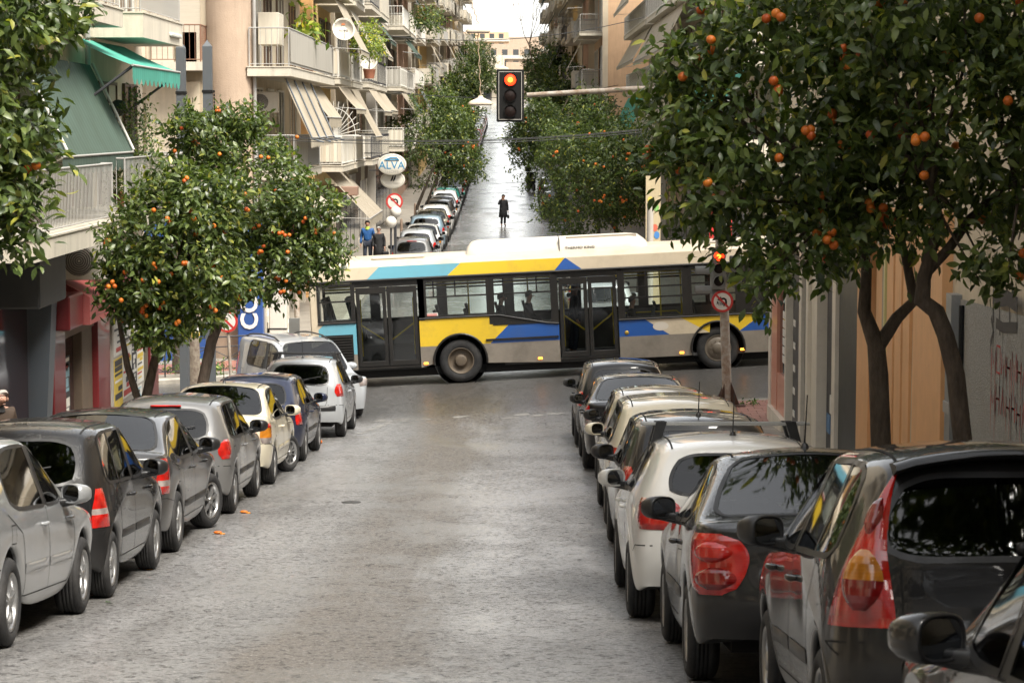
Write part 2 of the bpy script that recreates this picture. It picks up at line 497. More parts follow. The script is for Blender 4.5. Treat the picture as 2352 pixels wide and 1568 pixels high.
def car_mesh(sp, name):
    P = cage(sp)
    hw = sp['W'] / 2
    bm = bmesh.new()
    V = {}
    for sgn in (1, -1):
        for i in range(NS):
            for j in range(NR):
                if j == NR - 1 and sgn == -1:
                    V[(sgn, i, j)] = V[(1, i, j)]; continue
                x, y, z = P[i][j]
                V[(sgn, i, j)] = bm.verts.new((x * sgn, y, z))
    cr = bm.edges.layers.float.new('crease_edge')
    gl = sp['glass'] or []
    def face(vs, mi, flip):
        try:
            f = bm.faces.new(vs[::-1] if flip else vs)
        except ValueError:
            return
        f.material_index = mi; f.smooth = True
    # material slots: 0 paint 1 trim 2 underside 3 windscreen 4 rear window 5.. side panes
    ntop = {'hatch': 0, 'van': 0, 'sedan': 3}[sp['kind']]
    for sgn in (1, -1):
        for i in range(NS - 1):
            for j in range(NR - 1):
                mi = 0
                if j == 0: mi = 2
                if j >= 7 and i == 8: mi = 3
                if sp['kind'] == 'sedan' and j >= 7 and i == 3: mi = 4
                if j == 5:
                    if i == 6: mi = 1
                    for k, (a, b) in enumerate(gl):
                        if a <= i < b: mi = 5 + k * 2 + (0 if sgn == 1 else 1)
                if sp.get('ragtop') and j >= 5 and 2 <= i < 8 and mi == 0: mi = 1
                face([V[(sgn, i, j)], V[(sgn, i+1, j)], V[(sgn, i+1, j+1)], V[(sgn, i, j+1)]], mi, sgn == -1)
    # rear and front fascias
    FX = (1, .74, .38, 0, -.38, -.74, -1)
    for end, i in (('r', 0), ('f', NS - 1)):
        rows = []
        for j in range(2, 8):
            pr = P[i][j]; rw = []
            for c, fx in enumerate(FX):
                if fx == 1: rw.append(V[(1, i, j)]); continue
                if fx == -1: rw.append(V[(-1, i, j)]); continue
                if j == 7:
                    jj = {.74: 8, .38: 9, 0: 10}[abs(fx)]
                    rw.append(V[(1 if fx >= 0 else -1, i, jj)]); continue
                bul = {2: .10, 3: sp['bump'], 4: .085, 5: .085, 6: .075}[j] * (1 - fx * fx) * 1.25
                y = pr[1] - bul if end == 'r' else pr[1] + bul
                if end == 'r' and j in (5, 6) and abs(fx) == .74: fx = math.copysign(sp['rglass'], fx)
                rw.append(bm.verts.new((pr[0] * fx, y, pr[2] + (.012 * (1 - fx * fx) if j > 4 else 0))))
            rows.append(rw)
        for a in range(len(rows) - 1):
            for c in range(6):
                mi = 0
                if end == 'r' and sp['kind'] in ('hatch', 'van') and a == 3 and 1 <= c <= 4: mi = 4
                face([rows[a][c], rows[a][c+1], rows[a+1][c+1], rows[a+1][c]], mi, end == 'f')
    bm.verts.index_update()
    for e in bm.edges:
        fs = e.link_faces
        if len(fs) == 2 and fs[0].material_index != fs[1].material_index:
            e[cr] = .75 if max(f.material_index for f in fs) > 2 else .5
    if sp['kind'] in ('hatch', 'van'):
        pass
    bmesh.ops.recalc_face_normals(bm, faces=bm.faces)
    me = bpy.data.meshes.new(name); bm.to_mesh(me); bm.free()
    return me
_PENDING = []
CARMESH = {}
def queue_car(name, sp, level=2):
    me = car_mesh(sp, name)
    for k in range(5 + 2 * len(sp['glass'] or [])): me.materials.append(M_UND)
    o = bpy.data.objects.new('tmp_' + name, me); COL.objects.link(o)
    mod = o.modifiers.new('s', 'SUBSURF'); mod.levels = mod.render_levels = level
    mod.boundary_smooth = 'ALL'
    _PENDING.append((name, sp, o))
def flush_cars():
    bpy.context.view_layer.update()
    dg = bpy.context.evaluated_depsgraph_get()
    for name, sp, o in _PENDING:
        ev = o.evaluated_get(dg); me = ev.to_mesh()
        n = len(me.vertices); co = np.empty(n * 3); me.vertices.foreach_get('co', co); co = co.reshape(-1, 3)
        polys = [tuple(p.vertices) for p in me.polygons]; mi = [p.material_index for p in me.polygons]
        ev.to_mesh_clear()
        co = [tuple(c) for c in co]
        bvh = BVHTree.FromPolygons([Vector(c) for c in co], polys)
        CARMESH[name] = dict(sp=sp, co=co, polys=polys, mi=mi, bvh=bvh)
    for name, sp, o in _PENDING:
        me = o.data; bpy.data.objects.remove(o); bpy.data.meshes.remove(me)
    _PENDING.clear()
def sub_mesh(name, co, polys, mats, mis=None, smooth=True, shift=0):
    used = {}; vs = []; fs = []
    for p in polys:
        q = []
        for i in p:
            if i not in used: used[i] = len(vs); vs.append(co[i])
            q.append(used[i])
        fs.append(q)
    me = bpy.data.meshes.new(name); me.from_pydata(vs, [], fs)
    for m in mats: me.materials.append(m)
    if mis: me.polygons.foreach_set('material_index', mis)
    if smooth: me.polygons.foreach_set('use_smooth', [True] * len(fs))
    me.update()
    return me
def border_loops(polys):
    cnt = {}
    for p in polys:
        for k in range(len(p)):
            a, b = p[k], p[(k + 1) % len(p)]
            cnt[(min(a, b), max(a, b))] = cnt.get((min(a, b), max(a, b)), 0) + 1
    nxt = {}
    for p in polys:
        for k in range(len(p)):
            a, b = p[k], p[(k + 1) % len(p)]
            if cnt[(min(a, b), max(a, b))] == 1: nxt[a] = b
    loops = []
    while nxt:
        a, b = next(iter(nxt.items())); lp = [a]; del nxt[a]
        while b in nxt:
            lp.append(b); b2 = nxt[b]; del nxt[b]; b = b2
        loops.append(lp)
    return loops
def wrap(bvh, o, d, off):
    h = bvh.ray_cast(Vector(o), Vector(d).normalized())
    if h[0] is None:
        h = bvh.find_nearest(Vector(o) + Vector(d).normalized() * 1.2)
    n = h[1]
    if n.dot(Vector(d)) > 0: n = -n
    return h[0] + n * off, n
def ribbon(mb, pts, nrm, w, mi=0, close=False):
    n = len(pts); L_, R_ = [], []
    for i in range(n):
        a = pts[(i - 1) % n] if (close or i > 0) else pts[i]
        b = pts[(i + 1) % n] if (close or i < n - 1) else pts[i]
        t = (b - a)
        if t.length < 1e-7: t = Vector((0, 0, 1))
        s = t.normalized().cross(nrm[i]).normalized() * (w / 2)
        L_.append(pts[i] + s); R_.append(pts[i] - s)
    rows = [[L_[i], R_[i]] for i in range(n)]
    if close: rows.append(rows[0])
    mb.grid(rows, mi, True)
def poly_side(bvh, sgn, yz, off=.003, step=.08):
    """polyline in (y, z) laid on one flank"""
    P, Nn = [], []
    for k in range(len(yz) - 1):
        (y0, z0), (y1, z1) = yz[k], yz[k + 1]
        m = max(1, int(math.hypot(y1 - y0, z1 - z0) / step))
        for t in range(m + (1 if k == len(yz) - 2 else 0)):
            f = t / m; p, n = wrap(bvh, (sgn * 2, y0 + (y1 - y0)*f, z0 + (z1 - z0)*f), (-sgn, 0, 0), off)
            P.append(p); Nn.append(n)
    return P, Nn
def poly_rear(bvh, xz, off=.003, step=.08, front=False, L=0):
    P, Nn = [], []
    for k in range(len(xz) - 1):
        (x0, z0), (x1, z1) = xz[k], xz[k + 1]
        m = max(1, int(math.hypot(x1 - x0, z1 - z0) / step))
        for t in range(m + (1 if k == len(xz) - 2 else 0)):
            f = t / m
            o = (x0 + (x1 - x0)*f, (L + 2) if front else -2, z0 + (z1 - z0)*f)
            p, n = wrap(bvh, o, (0, -1 if front else 1, 0), off)
            P.append(p); Nn.append(n)
    return P, Nn
def patch(mb, bvh, rows, mode, sgn=1, off=.006, bulge=.012, nc=8, mi=0, piv=None, sub=3, L=0, mis=None):
    """rows: (z, a0, a1) with a = azimuth in degrees about the corner pivot ('corner'), x ('rear') or y ('side')"""
    R2 = []
    for k in range(len(rows) - 1):
        for t in range(sub):
            f = t / sub
            if mode == 'corner':
                a_, b_, c_, d_ = rows[max(k - 1, 0)], rows[k], rows[k + 1], rows[min(k + 2, len(rows) - 1)]
                R2.append([b_[0] + (c_[0] - b_[0]) * f] + [.5 * (2*b_[q] + (c_[q] - a_[q])*f + (2*a_[q] - 5*b_[q] + 4*c_[q] - d_[q])*f*f + (3*b_[q] - a_[q] - 3*c_[q] + d_[q])*f**3) for q in (1, 2)] + [k])
            else: R2.append([rows[k][q] + (rows[k + 1][q] - rows[k][q]) * f for q in range(3)] + [k])
    R2.append(list(rows[-1]) + [len(rows) - 2])
    G_ = []
    for ri, (z, a0, a1, k) in enumerate(R2):
        rw = []
        for c in range(nc + 1):
            a = a0 + (a1 - a0) * c / nc
            if mode == 'corner':
                t = R(a); d = Vector((sgn * math.sin(t), -math.cos(t), 0)); o = Vector((sgn * piv[0], piv[1], z)) + d * 1.5; d = -d
            elif mode == 'rear': o, d = Vector((a, -2, z)), Vector((0, 1, 0))
            elif mode == 'front': o, d = Vector((a, L + 2, z)), Vector((0, -1, 0))
            else: o, d = Vector((sgn * 2, a, z)), Vector((-sgn, 0, 0))
            fc = math.sin(math.pi * c / nc); fr = math.sin(math.pi * ri / (len(R2) - 1))
            p, n = wrap(bvh, o, d, off + bulge * min(1, 1.6 * fc) * min(1, 1.6 * fr)); rw.append(p)
        G_.append(rw)
    if mis is None: mb.grid(G_, mi, True)
    else:
        for ri in range(len(R2) - 1):
            mb.grid([G_[ri], G_[ri + 1]], mis[R2[ri][3]], True)
    # skirt closing the rim towards the body
    return G_

# ------------------------------------------------------------------ wheels (shared)
_WH = {}
def wheel_meshes(r, style):
    key = (round(r, 3), style)
    if key in _WH: return _WH[key]
    w = .19 if r < .31 else .21
    t = MB(); rr = r * .655
    prof = [(-w/2 + .02, rr), (-w/2, rr + .02), (-w/2 - .004, (rr + r)/2), (-w/2 + .012, r - .018), (-w/2 + .035, r - .002)]
    for g in range(4):
        x = -w/2 + .045 + g * (w - .09) / 4; q = (w - .09) / 4
        prof += [(x, r), (x + q * .72, r), (x + q * .74, r - .007), (x + q * .98, r - .007)]
    prof += [(w/2 - .035, r - .002), (w/2 - .012, r - .018), (w/2 + .004, (rr + r)/2), (w/2, rr + .02), (w/2 - .02, rr)]
    t.lathe(prof, 36, 'x')
    tm = t.mesh('tyre', M_RUB)
    m = MB()
    m.lathe([(w/2 - .012, rr + .004), (w/2 - .004, rr - .008), (w/2 - .018, rr - .022), (w/2 - .06, rr - .03), (-.02, rr - .035)], 36, 'x', mi=0)
    m.lathe([(-.0, rr - .03), (0.0, .001)], 24, 'x', mi=1)
    ns, hub, sw = {'five': (5, .045, .060), 'seven': (7, .05, .042), 'six': (6, .06, .055), 'ten': (10, .05, .028), 'cap': (8, .07, .06)}[style]
    xo = w/2 - .022
    for k in range(ns):
        a = 2 * math.pi * k / ns + .3
        ca, sa = math.cos(a), math.sin(a)
        def pt(rad, lat, x): return (x, rad * ca - lat * sa, rad * sa + lat * ca)
        r0, r1 = hub * .6, rr - .012
        w0, w1 = sw * .75, sw * (.62 if style != 'cap' else 1.0)
        rows = []
        for f, dx in ((0, 0.0), (.45, .008), (1, -.004)):
            rad = r0 + (r1 - r0)*f; ww = (w0 + (w1 - w0)*f) / 2
            rows.append([pt(rad, -ww, xo + dx - .03), pt(rad, -ww*.8, xo + dx), pt(rad, ww*.8, xo + dx), pt(rad, ww, xo + dx - .03)])
        m.grid(rows, 0, False)
    m.lathe([(xo + .012, .001), (xo + .012, hub * .8), (xo - .01, hub), (xo - .04, hub)], 14, 'x', mi=0)
    rm = m.mesh('rim', [M_RIM, M_UND])
    _WH[key] = (tm, rm)
    return _WH[key]

# ------------------------------------------------------------------ assembling a car
def make_car(key, name, label, pm, loc, rotz, pitch=0.0, group=None, detail=2, glassm=None, steer=0.0, roll=0.0):
    D = CARMESH[key]; sp = D['sp']; bvh = D['bvh']
    L, W, H, r, yr, yf = (sp[k] for k in ('L', 'W', 'H', 'r', 'yr', 'yf')); hw = W / 2
    t = thing(name, label, 'van' if name.endswith('van') else 'car', loc, rotz, group)
    t.rotation_euler = (pitch, roll, rotz)
    WOFF[t.name] = Vector()
    co, polys, mi = D['co'], D['polys'], D['mi']
    glassm = glassm or M_CARGL
    if 'meshes' not in D:
        ms = {}
        b = [(p, m) for p, m in zip(polys, mi) if m < 3]
        ms['body'] = sub_mesh('body', co, [p for p, _ in b], [pm, M_TRIM, M_UND], [m for _, m in b])
        ms['windscreen'] = sub_mesh('windscreen', co, [p for p, m in zip(polys, mi) if m == 3], [M_CARGL])
        ms['rear_window'] = sub_mesh('rear_window', co, [p for p, m in zip(polys, mi) if m == 4], [M_CARGL])
        for k in range(len(sp['glass'] or [])):
            for s in (0, 1):
                ms[('side_window', k, s)] = sub_mesh('side_window', co, [p for p, m in zip(polys, mi) if m == 5 + 2*k + s], [M_CARGL])
        tr = MB()
        for m in sorted(set(mi)):
            if m < 3: continue
            ps = [p for p, q in zip(polys, mi) if q == m]
            for lp in border_loops(ps):
                P = [Vector(co[i]) for i in lp]
                cen = sum(P, Vector()) / len(P)
                Q = [p + (cen - p).normalized() * .006 for p in P]
                Nn = []
                for p in P:
                    h = bvh.find_nearest(p); n = h[1]
                    if n.dot(p - Vector((0, L/2, .6))) < 0: n = -n
                    Nn.append(n)
                Q = [q + n * .004 for q, n in zip(Q, Nn)]
                ribbon(tr, Q, Nn, .030, 0, True)
        ms['window_seal'] = tr.mesh('window_seal', [M_TRIM])
        D['meshes'] = ms
    ms = D['meshes']
    def put(nm, me, par=t, **kw):
        o = link(nm, me, par); WOFF[o.name] = Vector(); return o
    body = put('body', ms['body'])
    body.material_slots[0].link = 'OBJECT'; body.material_slots[0].material = pm
    put('windscreen', ms['windscreen'], body if False else t)
    rw = put('rear_window', ms['rear_window'])
    for gobj in (rw,):
        gobj.material_slots[0].link = 'OBJECT'; gobj.material_slots[0].material = glassm
    for k in range(len(sp['glass'] or [])):
        for s in (0, 1):
            g = put('side_window', ms[('side_window', k, s)])
            g.material_slots[0].link = 'OBJECT'; g.material_slots[0].material = glassm
    put('window_seal', ms['window_seal'])
    # wheels
    tm, rm = wheel_meshes(r, sp.get('rim', 'five'))
    for (x, y, s) in ((hw - .105, yr, 1), (-hw + .105, yr, -1), (hw - .105, yf, 1), (-hw + .105, yf, -1)):
        w = link('tyre', tm, t, (x, y, r), (random.random() * 6, 0, (0 if s == 1 else math.pi) + (steer if y == yf else 0)))
        w.rotation_euler = (random.random() * 6 * 0, 0, w.rotation_euler[2])
        link('rim', rm, w)
    if detail < 1:
        lamps(t, D, sp, body); return t
    if 'under' not in D:
        u = MB(); u.box((-hw + .26, .32, .20), (hw - .26, L - .35, .30)); D['under'] = u.mesh('floor_pan', M_UND)
        it = MB()
        for sx in (-1, 1):
            y0 = sp['yB'] - .05 if detail else 0
            it.bbox((sx*.36 - .24, y0 - .12, .28), (sx*.36 + .24, y0 + .40, .52), .05)
        D['cush'] = it.mesh('seat_base', M_SEAT)
        st = MB(); st.bbox((-.24, -.10, .48), (.24, .04, min(1.10, H - .34)), .05); st.bbox((-.13, -.11, min(1.13, H - .31)), (.13, -.01, min(1.13, H - .31) + .19), .04)
        D['fseat'] = st.mesh('front_seat', M_SEAT)
        rs = MB(); rs.bbox((-hw + .2, 0, .35), (hw - .2, .14, min(.98, H - .42)), .06)
        for sx in (-.38, .38): rs.bbox((sx - .13, .02, min(.98, H - .42)), (sx + .13, .11, min(.98, H - .42) + .15), .04)
        D['rseat'] = rs.mesh('rear_seat', M_SEAT)
        ds = MB(); ds.bbox((-hw + .14, sp['cowl'] - .55, .55), (hw - .14, sp['cowl'] - .05, sp['beltf'] - .03), .06); D['dash'] = ds.mesh('dashboard', M_SEAT)
        stw = MB(); stw.tube([(-.36 + .18*math.cos(a), sp['cowl'] - .62 + .05*math.sin(a), .80 + .17*math.sin(a)) for a in [2*math.pi*k/16 for k in range(17)]], .014, 6)
        D['stw'] = stw.mesh('steering_wheel', M_TRIM)
    put('floor_pan', D['under']); put('seat_base', D['cush'])
    for sx in (-.36, .36): link('front_seat', D['fseat'], t, (sx, sp['yB'] - .05, 0), (-.16, 0, 0))
    yrs = max(sp['yr'] - .1, .62) if sp['kind'] != 'sedan' else sp['yr'] + .12
    link('rear_seat', D['rseat'], t, (0, yrs, 0), (-.18, 0, 0))
    put('dashboard', D['dash']); put('steering_wheel', D['stw'])
    if 'det' not in D:
        dt = {}
        # panel gaps on both flanks
        sm = MB(); zs = sp['zs'] + .10; yB = sp['yB']; cw = sp['cowl']
        ra = r + sp['arch']
        b0, b1 = sp['belt'], sp['beltf']
        for s in (1, -1):
            lines = [[(yB + .0, b1 + .02), (yB + .02, .6), (yB, zs)], [(cw - .02, b1 - .06), (cw - .0, .62), (yf - ra - .16, zs + .05), (yf - ra - .24, zs)]]
            if sp.get('doors', 4) == 4:
                lines.append([(sp.get('g0', .5) + .42, b0 - .02), (yr + ra * .92, .78), (yr + ra + .1, .5), (yr + ra + .12, zs)])
            lines.append([(yr + ra + .10 if sp.get('doors', 4) == 4 else yB, zs), (yf - ra - .24, zs)])
            lines.append([(.04, .62), (.30, .61), (yr - ra * .96, .56)])
            lines.append([(yr - .02, b0 - .10), (yr + .12, b0 - .10), (yr + .12, b0 - .23), (yr - .02, b0 - .23), (yr - .02, b0 - .10)] if s == 1 else [(yr, b0 - .2), (yr + .01, b0 - .2)])
            for ln in lines:
                P, Nn = poly_side(bvh, s, ln, .0025, .05); ribbon(sm, P, Nn, .0085)
        # boot lid or hatch gap
        zt = sp['belt'] - .02
        xw = hw * .62
        for ln in ([(-xw, zt), (-xw * .98, .66), (-xw * .9, .60), (xw * .9, .60), (xw * .98, .66), (xw, zt)],):
            P, Nn = poly_rear(bvh, ln, .0025, .04); ribbon(sm, P, Nn, .0085)
        dt['panel_gap'] = sm.mesh('panel_gap', M_SEAM)
        # rub strips, handles
        for s in (1, -1):
            q = MB()
            zc = sp.get('rubz', .50)
            for (a, b) in ((yr + ra + .10, yB - .03), (yB + .04, yf - ra - .10)):
                patch(q, bvh, [(zc - .035, a, b), (zc, a - .01, b + .01), (zc + .035, a, b)], 'side', s, .004, .016, 10, sub=2)
            dt[('rub_strip', s)] = q.mesh('rub_strip', M_TRIM)
            for n_, y in enumerate((yB - .17, cw - (cw - yB) * .0 - (cw - yB) + .82) if sp.get('doors', 4) == 4 else (yB + .17,)):
                h = MB(); p, n = wrap(bvh, (s * 2, y if n_ == 0 else yB + .80, b1 - .11), (-s, 0, 0), 0)
                p = Vector(p)
                h.tube([p + Vector((0, -.085, 0)), p + Vector((s*.028, -.07, .0)), p + Vector((s*.034, 0, .004)), p + Vector((s*.028, .07, 0)), p + Vector((0, .085, 0))], [.012, .016, .017, .016, .012], 8)
                dt[('door_handle', s, n_)] = h.mesh('door_handle', M_TRIM)
        # rear bumper strip, plate, high brake light, wiper
        bp = MB(); zc = sp.get('bumpz', .50)
        patch(bp, bvh, [(zc - .05, -hw*.80, hw*.80), (zc, -hw*.81, hw*.81), (zc + .05, -hw*.80, hw*.80)], 'rear', 1, .006, .03, 18, sub=2)
        dt['bumper_strip'] = bp.mesh('bumper_strip', M_TRIM)
        pz = sp.get('platez', .62)
        p, n = wrap(bvh, (0, -2, pz), (0, 1, 0), .012)
        pl = MB(); pl.bbox((-.26, p.y - .012, pz - .057), (.26, p.y + .02, pz + .057), .004)
        dt['number_plate'] = pl.mesh('number_plate', M_PLATE)
        tx = MB(); rn = random.Random(key)
        x = -.20
        for c in range(7):
            if c == 3: x += .03; continue
            for q in range(3):
                if rn.random() < .8: tx.box((x + q*.014, p.y - .0145, pz - .03 + rn.random()*.02), (x + q*.014 + .008, p.y - .0122, pz + .032 - rn.random()*.02))
            tx.box((x, p.y - .0145, pz - .034 + rn.choice((0, .030, .06))), (x + .036, p.y - .0122, pz - .026 + rn.choice((0, .0)) + .0))
            x += .058
        dt['plate_lettering'] = tx.mesh('plate_lettering', M_SEAM)
        hb = MB()
        if sp['kind'] == 'sedan':
            dt['brake'] = None
        else:
            p, n = wrap(bvh, (0, sp['roofr'] - .03, 3), (0, 0, -1), 0)
            hb.bbox((-.19, p.y - .08, p.z - .045), (.19, p.y - .045, p.z - .022), .006)
            dt['brake'] = hb.mesh('high_brake_light', M_LRED)
        wp = MB()
        if sp['kind'] == 'hatch':
            P, Nn = [], []
            for k_ in range(6):
                p_, n_2 = wrap(bvh, (.02 + .072*k_, -2, sp['belt'] + .10 + .012*k_), (0, 1, 0), .022); P.append(p_)
            wp.tube(P, .007, 5); p_, n_2 = wrap(bvh, (.0, -2, sp['belt'] + .06), (0, 1, 0), .012); wp.ball(p_, .028, 8, 6); wp.tube([p_, P[2]], .010, 5)
            dt['rear_wiper'] = wp.mesh('rear_wiper', M_TRIM)
        # door mirrors: shell + glass
        for s in (1, -1):
            m = MB(); gm = MB()
            p, n = wrap(bvh, (s * 2, cw - .34, sp['beltf'] + .03), (-s, 0, 0), 0)
            cx, cyy, cz = p.x + s * .135, p.y + .02, p.z + .055
            ang = -s * R(38); ca_, sa_ = math.cos(ang), math.sin(ang)
            def tw(x_, y_, z_): return (cx + x_ * ca_ - y_ * sa_, cyy + x_ * sa_ + y_ * ca_, cz + z_)
            se = lambda v_, e_: math.copysign(abs(v_)**e_, v_)
            AA = [2*math.pi*q/24 for q in range(24)]
            Pg = []
            for f, k in ((-.068, .80), (-.078, .90), (-.072, 1.0), (-.03, 1.04), (.03, .95), (.075, .74), (.105, .42), (.115, .02)):
                Pg.append([tw(.112 * k * se(math.cos(a), .7), f, .078 * k * se(math.sin(a), .7)) for a in AA])
            m.grid(Pg, 0, True, True)
            m.tube([(p.x - s*.03, p.y + .05, p.z - .02), tw(-s*.05, .04, -.055)], [.045, .03], 8, 1)
            m.tube([(p.x - s*.03, p.y - .03, p.z - .01), tw(-s*.05, .0, -.055)], [.03, .022], 8, 1)
            Q = [[tw(.092 * k * se(math.cos(a), .7), -.071, .062 * k * se(math.sin(a), .7)) for a in AA] for k in (1, .001)]
            gm.grid(Q, 0, False, True)
            dt[('mirror', s)] = (m.mesh('door_mirror', [M_TRIM, M_TRIM]), gm.mesh('mirror_glass', M_MIRGL))
        # roof gutters
        for s in (1, -1):
            gt = MB(); P, Nn = [], []
            for k in range(13):
                y = (sp['roofr'] + .06 if sp['kind'] != 'sedan' else sp.get('rt', .9) + .1) + (sp['wtop'] - .02 - (sp['roofr'] + .06 if sp['kind'] != 'sedan' else sp.get('rt', .9) + .1)) * k / 12
                p, n = wrap(bvh, (s * (hw * sp['wr'] - .10), y, 3), (0, 0, -1), .003); P.append(p); Nn.append(n)
            ribbon(gt, P, Nn, .016); dt[('roof_gutter', s)] = gt.mesh('roof_gutter', M_SEAM)
        D['det'] = dt
    dt = D['det']
    put('panel_gap', dt['panel_gap'])['kind'] = 'stuff'
    for s in (1, -1): put('roof_gutter', dt[('roof_gutter', s)])
    for s in (1, -1):
        if sp.get('rub', True):
            o = put('rub_strip', dt[('rub_strip', s)])
            if sp.get('rubpaint'): o.material_slots[0].link = 'OBJECT'; o.material_slots[0].material = pm
        for n_ in (0, 1):
            if ('door_handle', s, n_) in dt:
                o = put('door_handle', dt[('door_handle', s, n_)])
                o.material_slots[0].link = 'OBJECT'; o.material_slots[0].material = sp.get('handlem') or pm
        me, mg = dt[('mirror', s)]
        o = put('door_mirror', me); o.material_slots[0].link = 'OBJECT'; o.material_slots[0].material = (sp.get('mirm') or pm) if sp.get('mirpaint', True) else M_TRIM
        link('mirror_glass', mg, o)
    if sp.get('bstrip', True): put('bumper_strip', dt['bumper_strip'])
    pl = put('number_plate', dt['number_plate']); link('plate_lettering', dt['plate_lettering'], pl)['kind'] = 'stuff'
    if dt['brake'] and sp.get('hbl', key in ('hatch_round',)): put('high_brake_light', dt['brake'])
    if 'rear_wiper' in dt: put('rear_wiper', dt['rear_wiper'])
    lamps(t, D, sp, body)
    if sp.get('aerial'):
        a = MB(); ay = sp['aerial']; p, n = wrap(bvh, (sp.get('aerialx', 0), ay, 3), (0, 0, -1), 0)
        a.lathe([(p.z - .005, .03), (p.z + .02, .022), (p.z + .035, .006)], 10, 'z', (p.x, p.y, 0))
        a.tube([(p.x, p.y, p.z + .02), (p.x, p.y - .16, p.z + .34)], [.006, .0035], 6)
        a.build('aerial', M_TRIM, t, False)
    return t
def lamps(t, D, sp, body):
    bvh = D['bvh']; hw = sp['W'] / 2
    if 'lampm' not in D:
        D['lampm'] = {}
        rows, mis = sp['lamp']
        piv = (hw - .42, .42)
        for s in (1, -1):
            m = MB()
            patch(m, bvh, rows, 'corner', s, .005, .016, 10, 0, piv, 4, mis=mis)
            D['lampm'][s] = m.mesh('tail_lamp', [M_LRED, M_LAMB, M_LCLR, M_TRIM])
        for s in (1, -1):
            m = MB(); L = sp['L']
            z0 = sp['hoodz'] - .16
            piv2 = (hw - .42, L - .42)
            rws = sp.get('head') or [(z0, 112, 160), (z0 + .08, 104, 162), (z0 + .15, 100, 158)]
            patch(m, bvh, rws, 'corner', s, .005, .012, 8, 2, piv2, 3)
            D['lampm'][(s, 'h')] = m.mesh('headlight', [M_LRED, M_LAMB, M_LCLR, M_TRIM])
    for s in (1, -1):
        o = link('tail_lamp', D['lampm'][s], t); o = link('headlight', D['lampm'][(s, 'h')], t)
def roof_bars(t, key, ys, colm, overhang=.05, pitchz=.09):
    D = CARMESH[key]; sp = D['sp']; bvh = D['bvh']; hw = sp['W']/2
    for y in ys:
        b = MB(); xe = hw * sp['wr'] - .03
        p, n = wrap(bvh, (xe - .03, y, 3), (0, 0, -1), 0)
        zt = p.z + pitchz
        b.bbox((-xe - overhang, y - .022, zt), (xe + overhang, y + .022, zt + .028), .006, 0)
        o = b.build('roof_bar', [colm, M_TRIM], t, False)
        for s in (1, -1):
            f = MB()
            f.add([(s*(xe + .05), y - .05, p.z - .055), (s*(xe + .05), y + .05, p.z - .055), (s*(xe - .0), y + .035, zt + .035), (s*(xe - .0), y - .035, zt + .035),
                   (s*(xe - .03), y - .05, p.z - .045), (s*(xe - .03), y + .05, p.z - .045), (s*(xe - .09), y + .035, zt + .035), (s*(xe - .09), y - .035, zt + .035)],
                  [(0,1,2,3), (4,7,6,5), (0,4,5,1), (3,2,6,7), (1,5,6,2), (0,3,7,4)])
            f.build('bar_foot', M_TRIM, o, False)
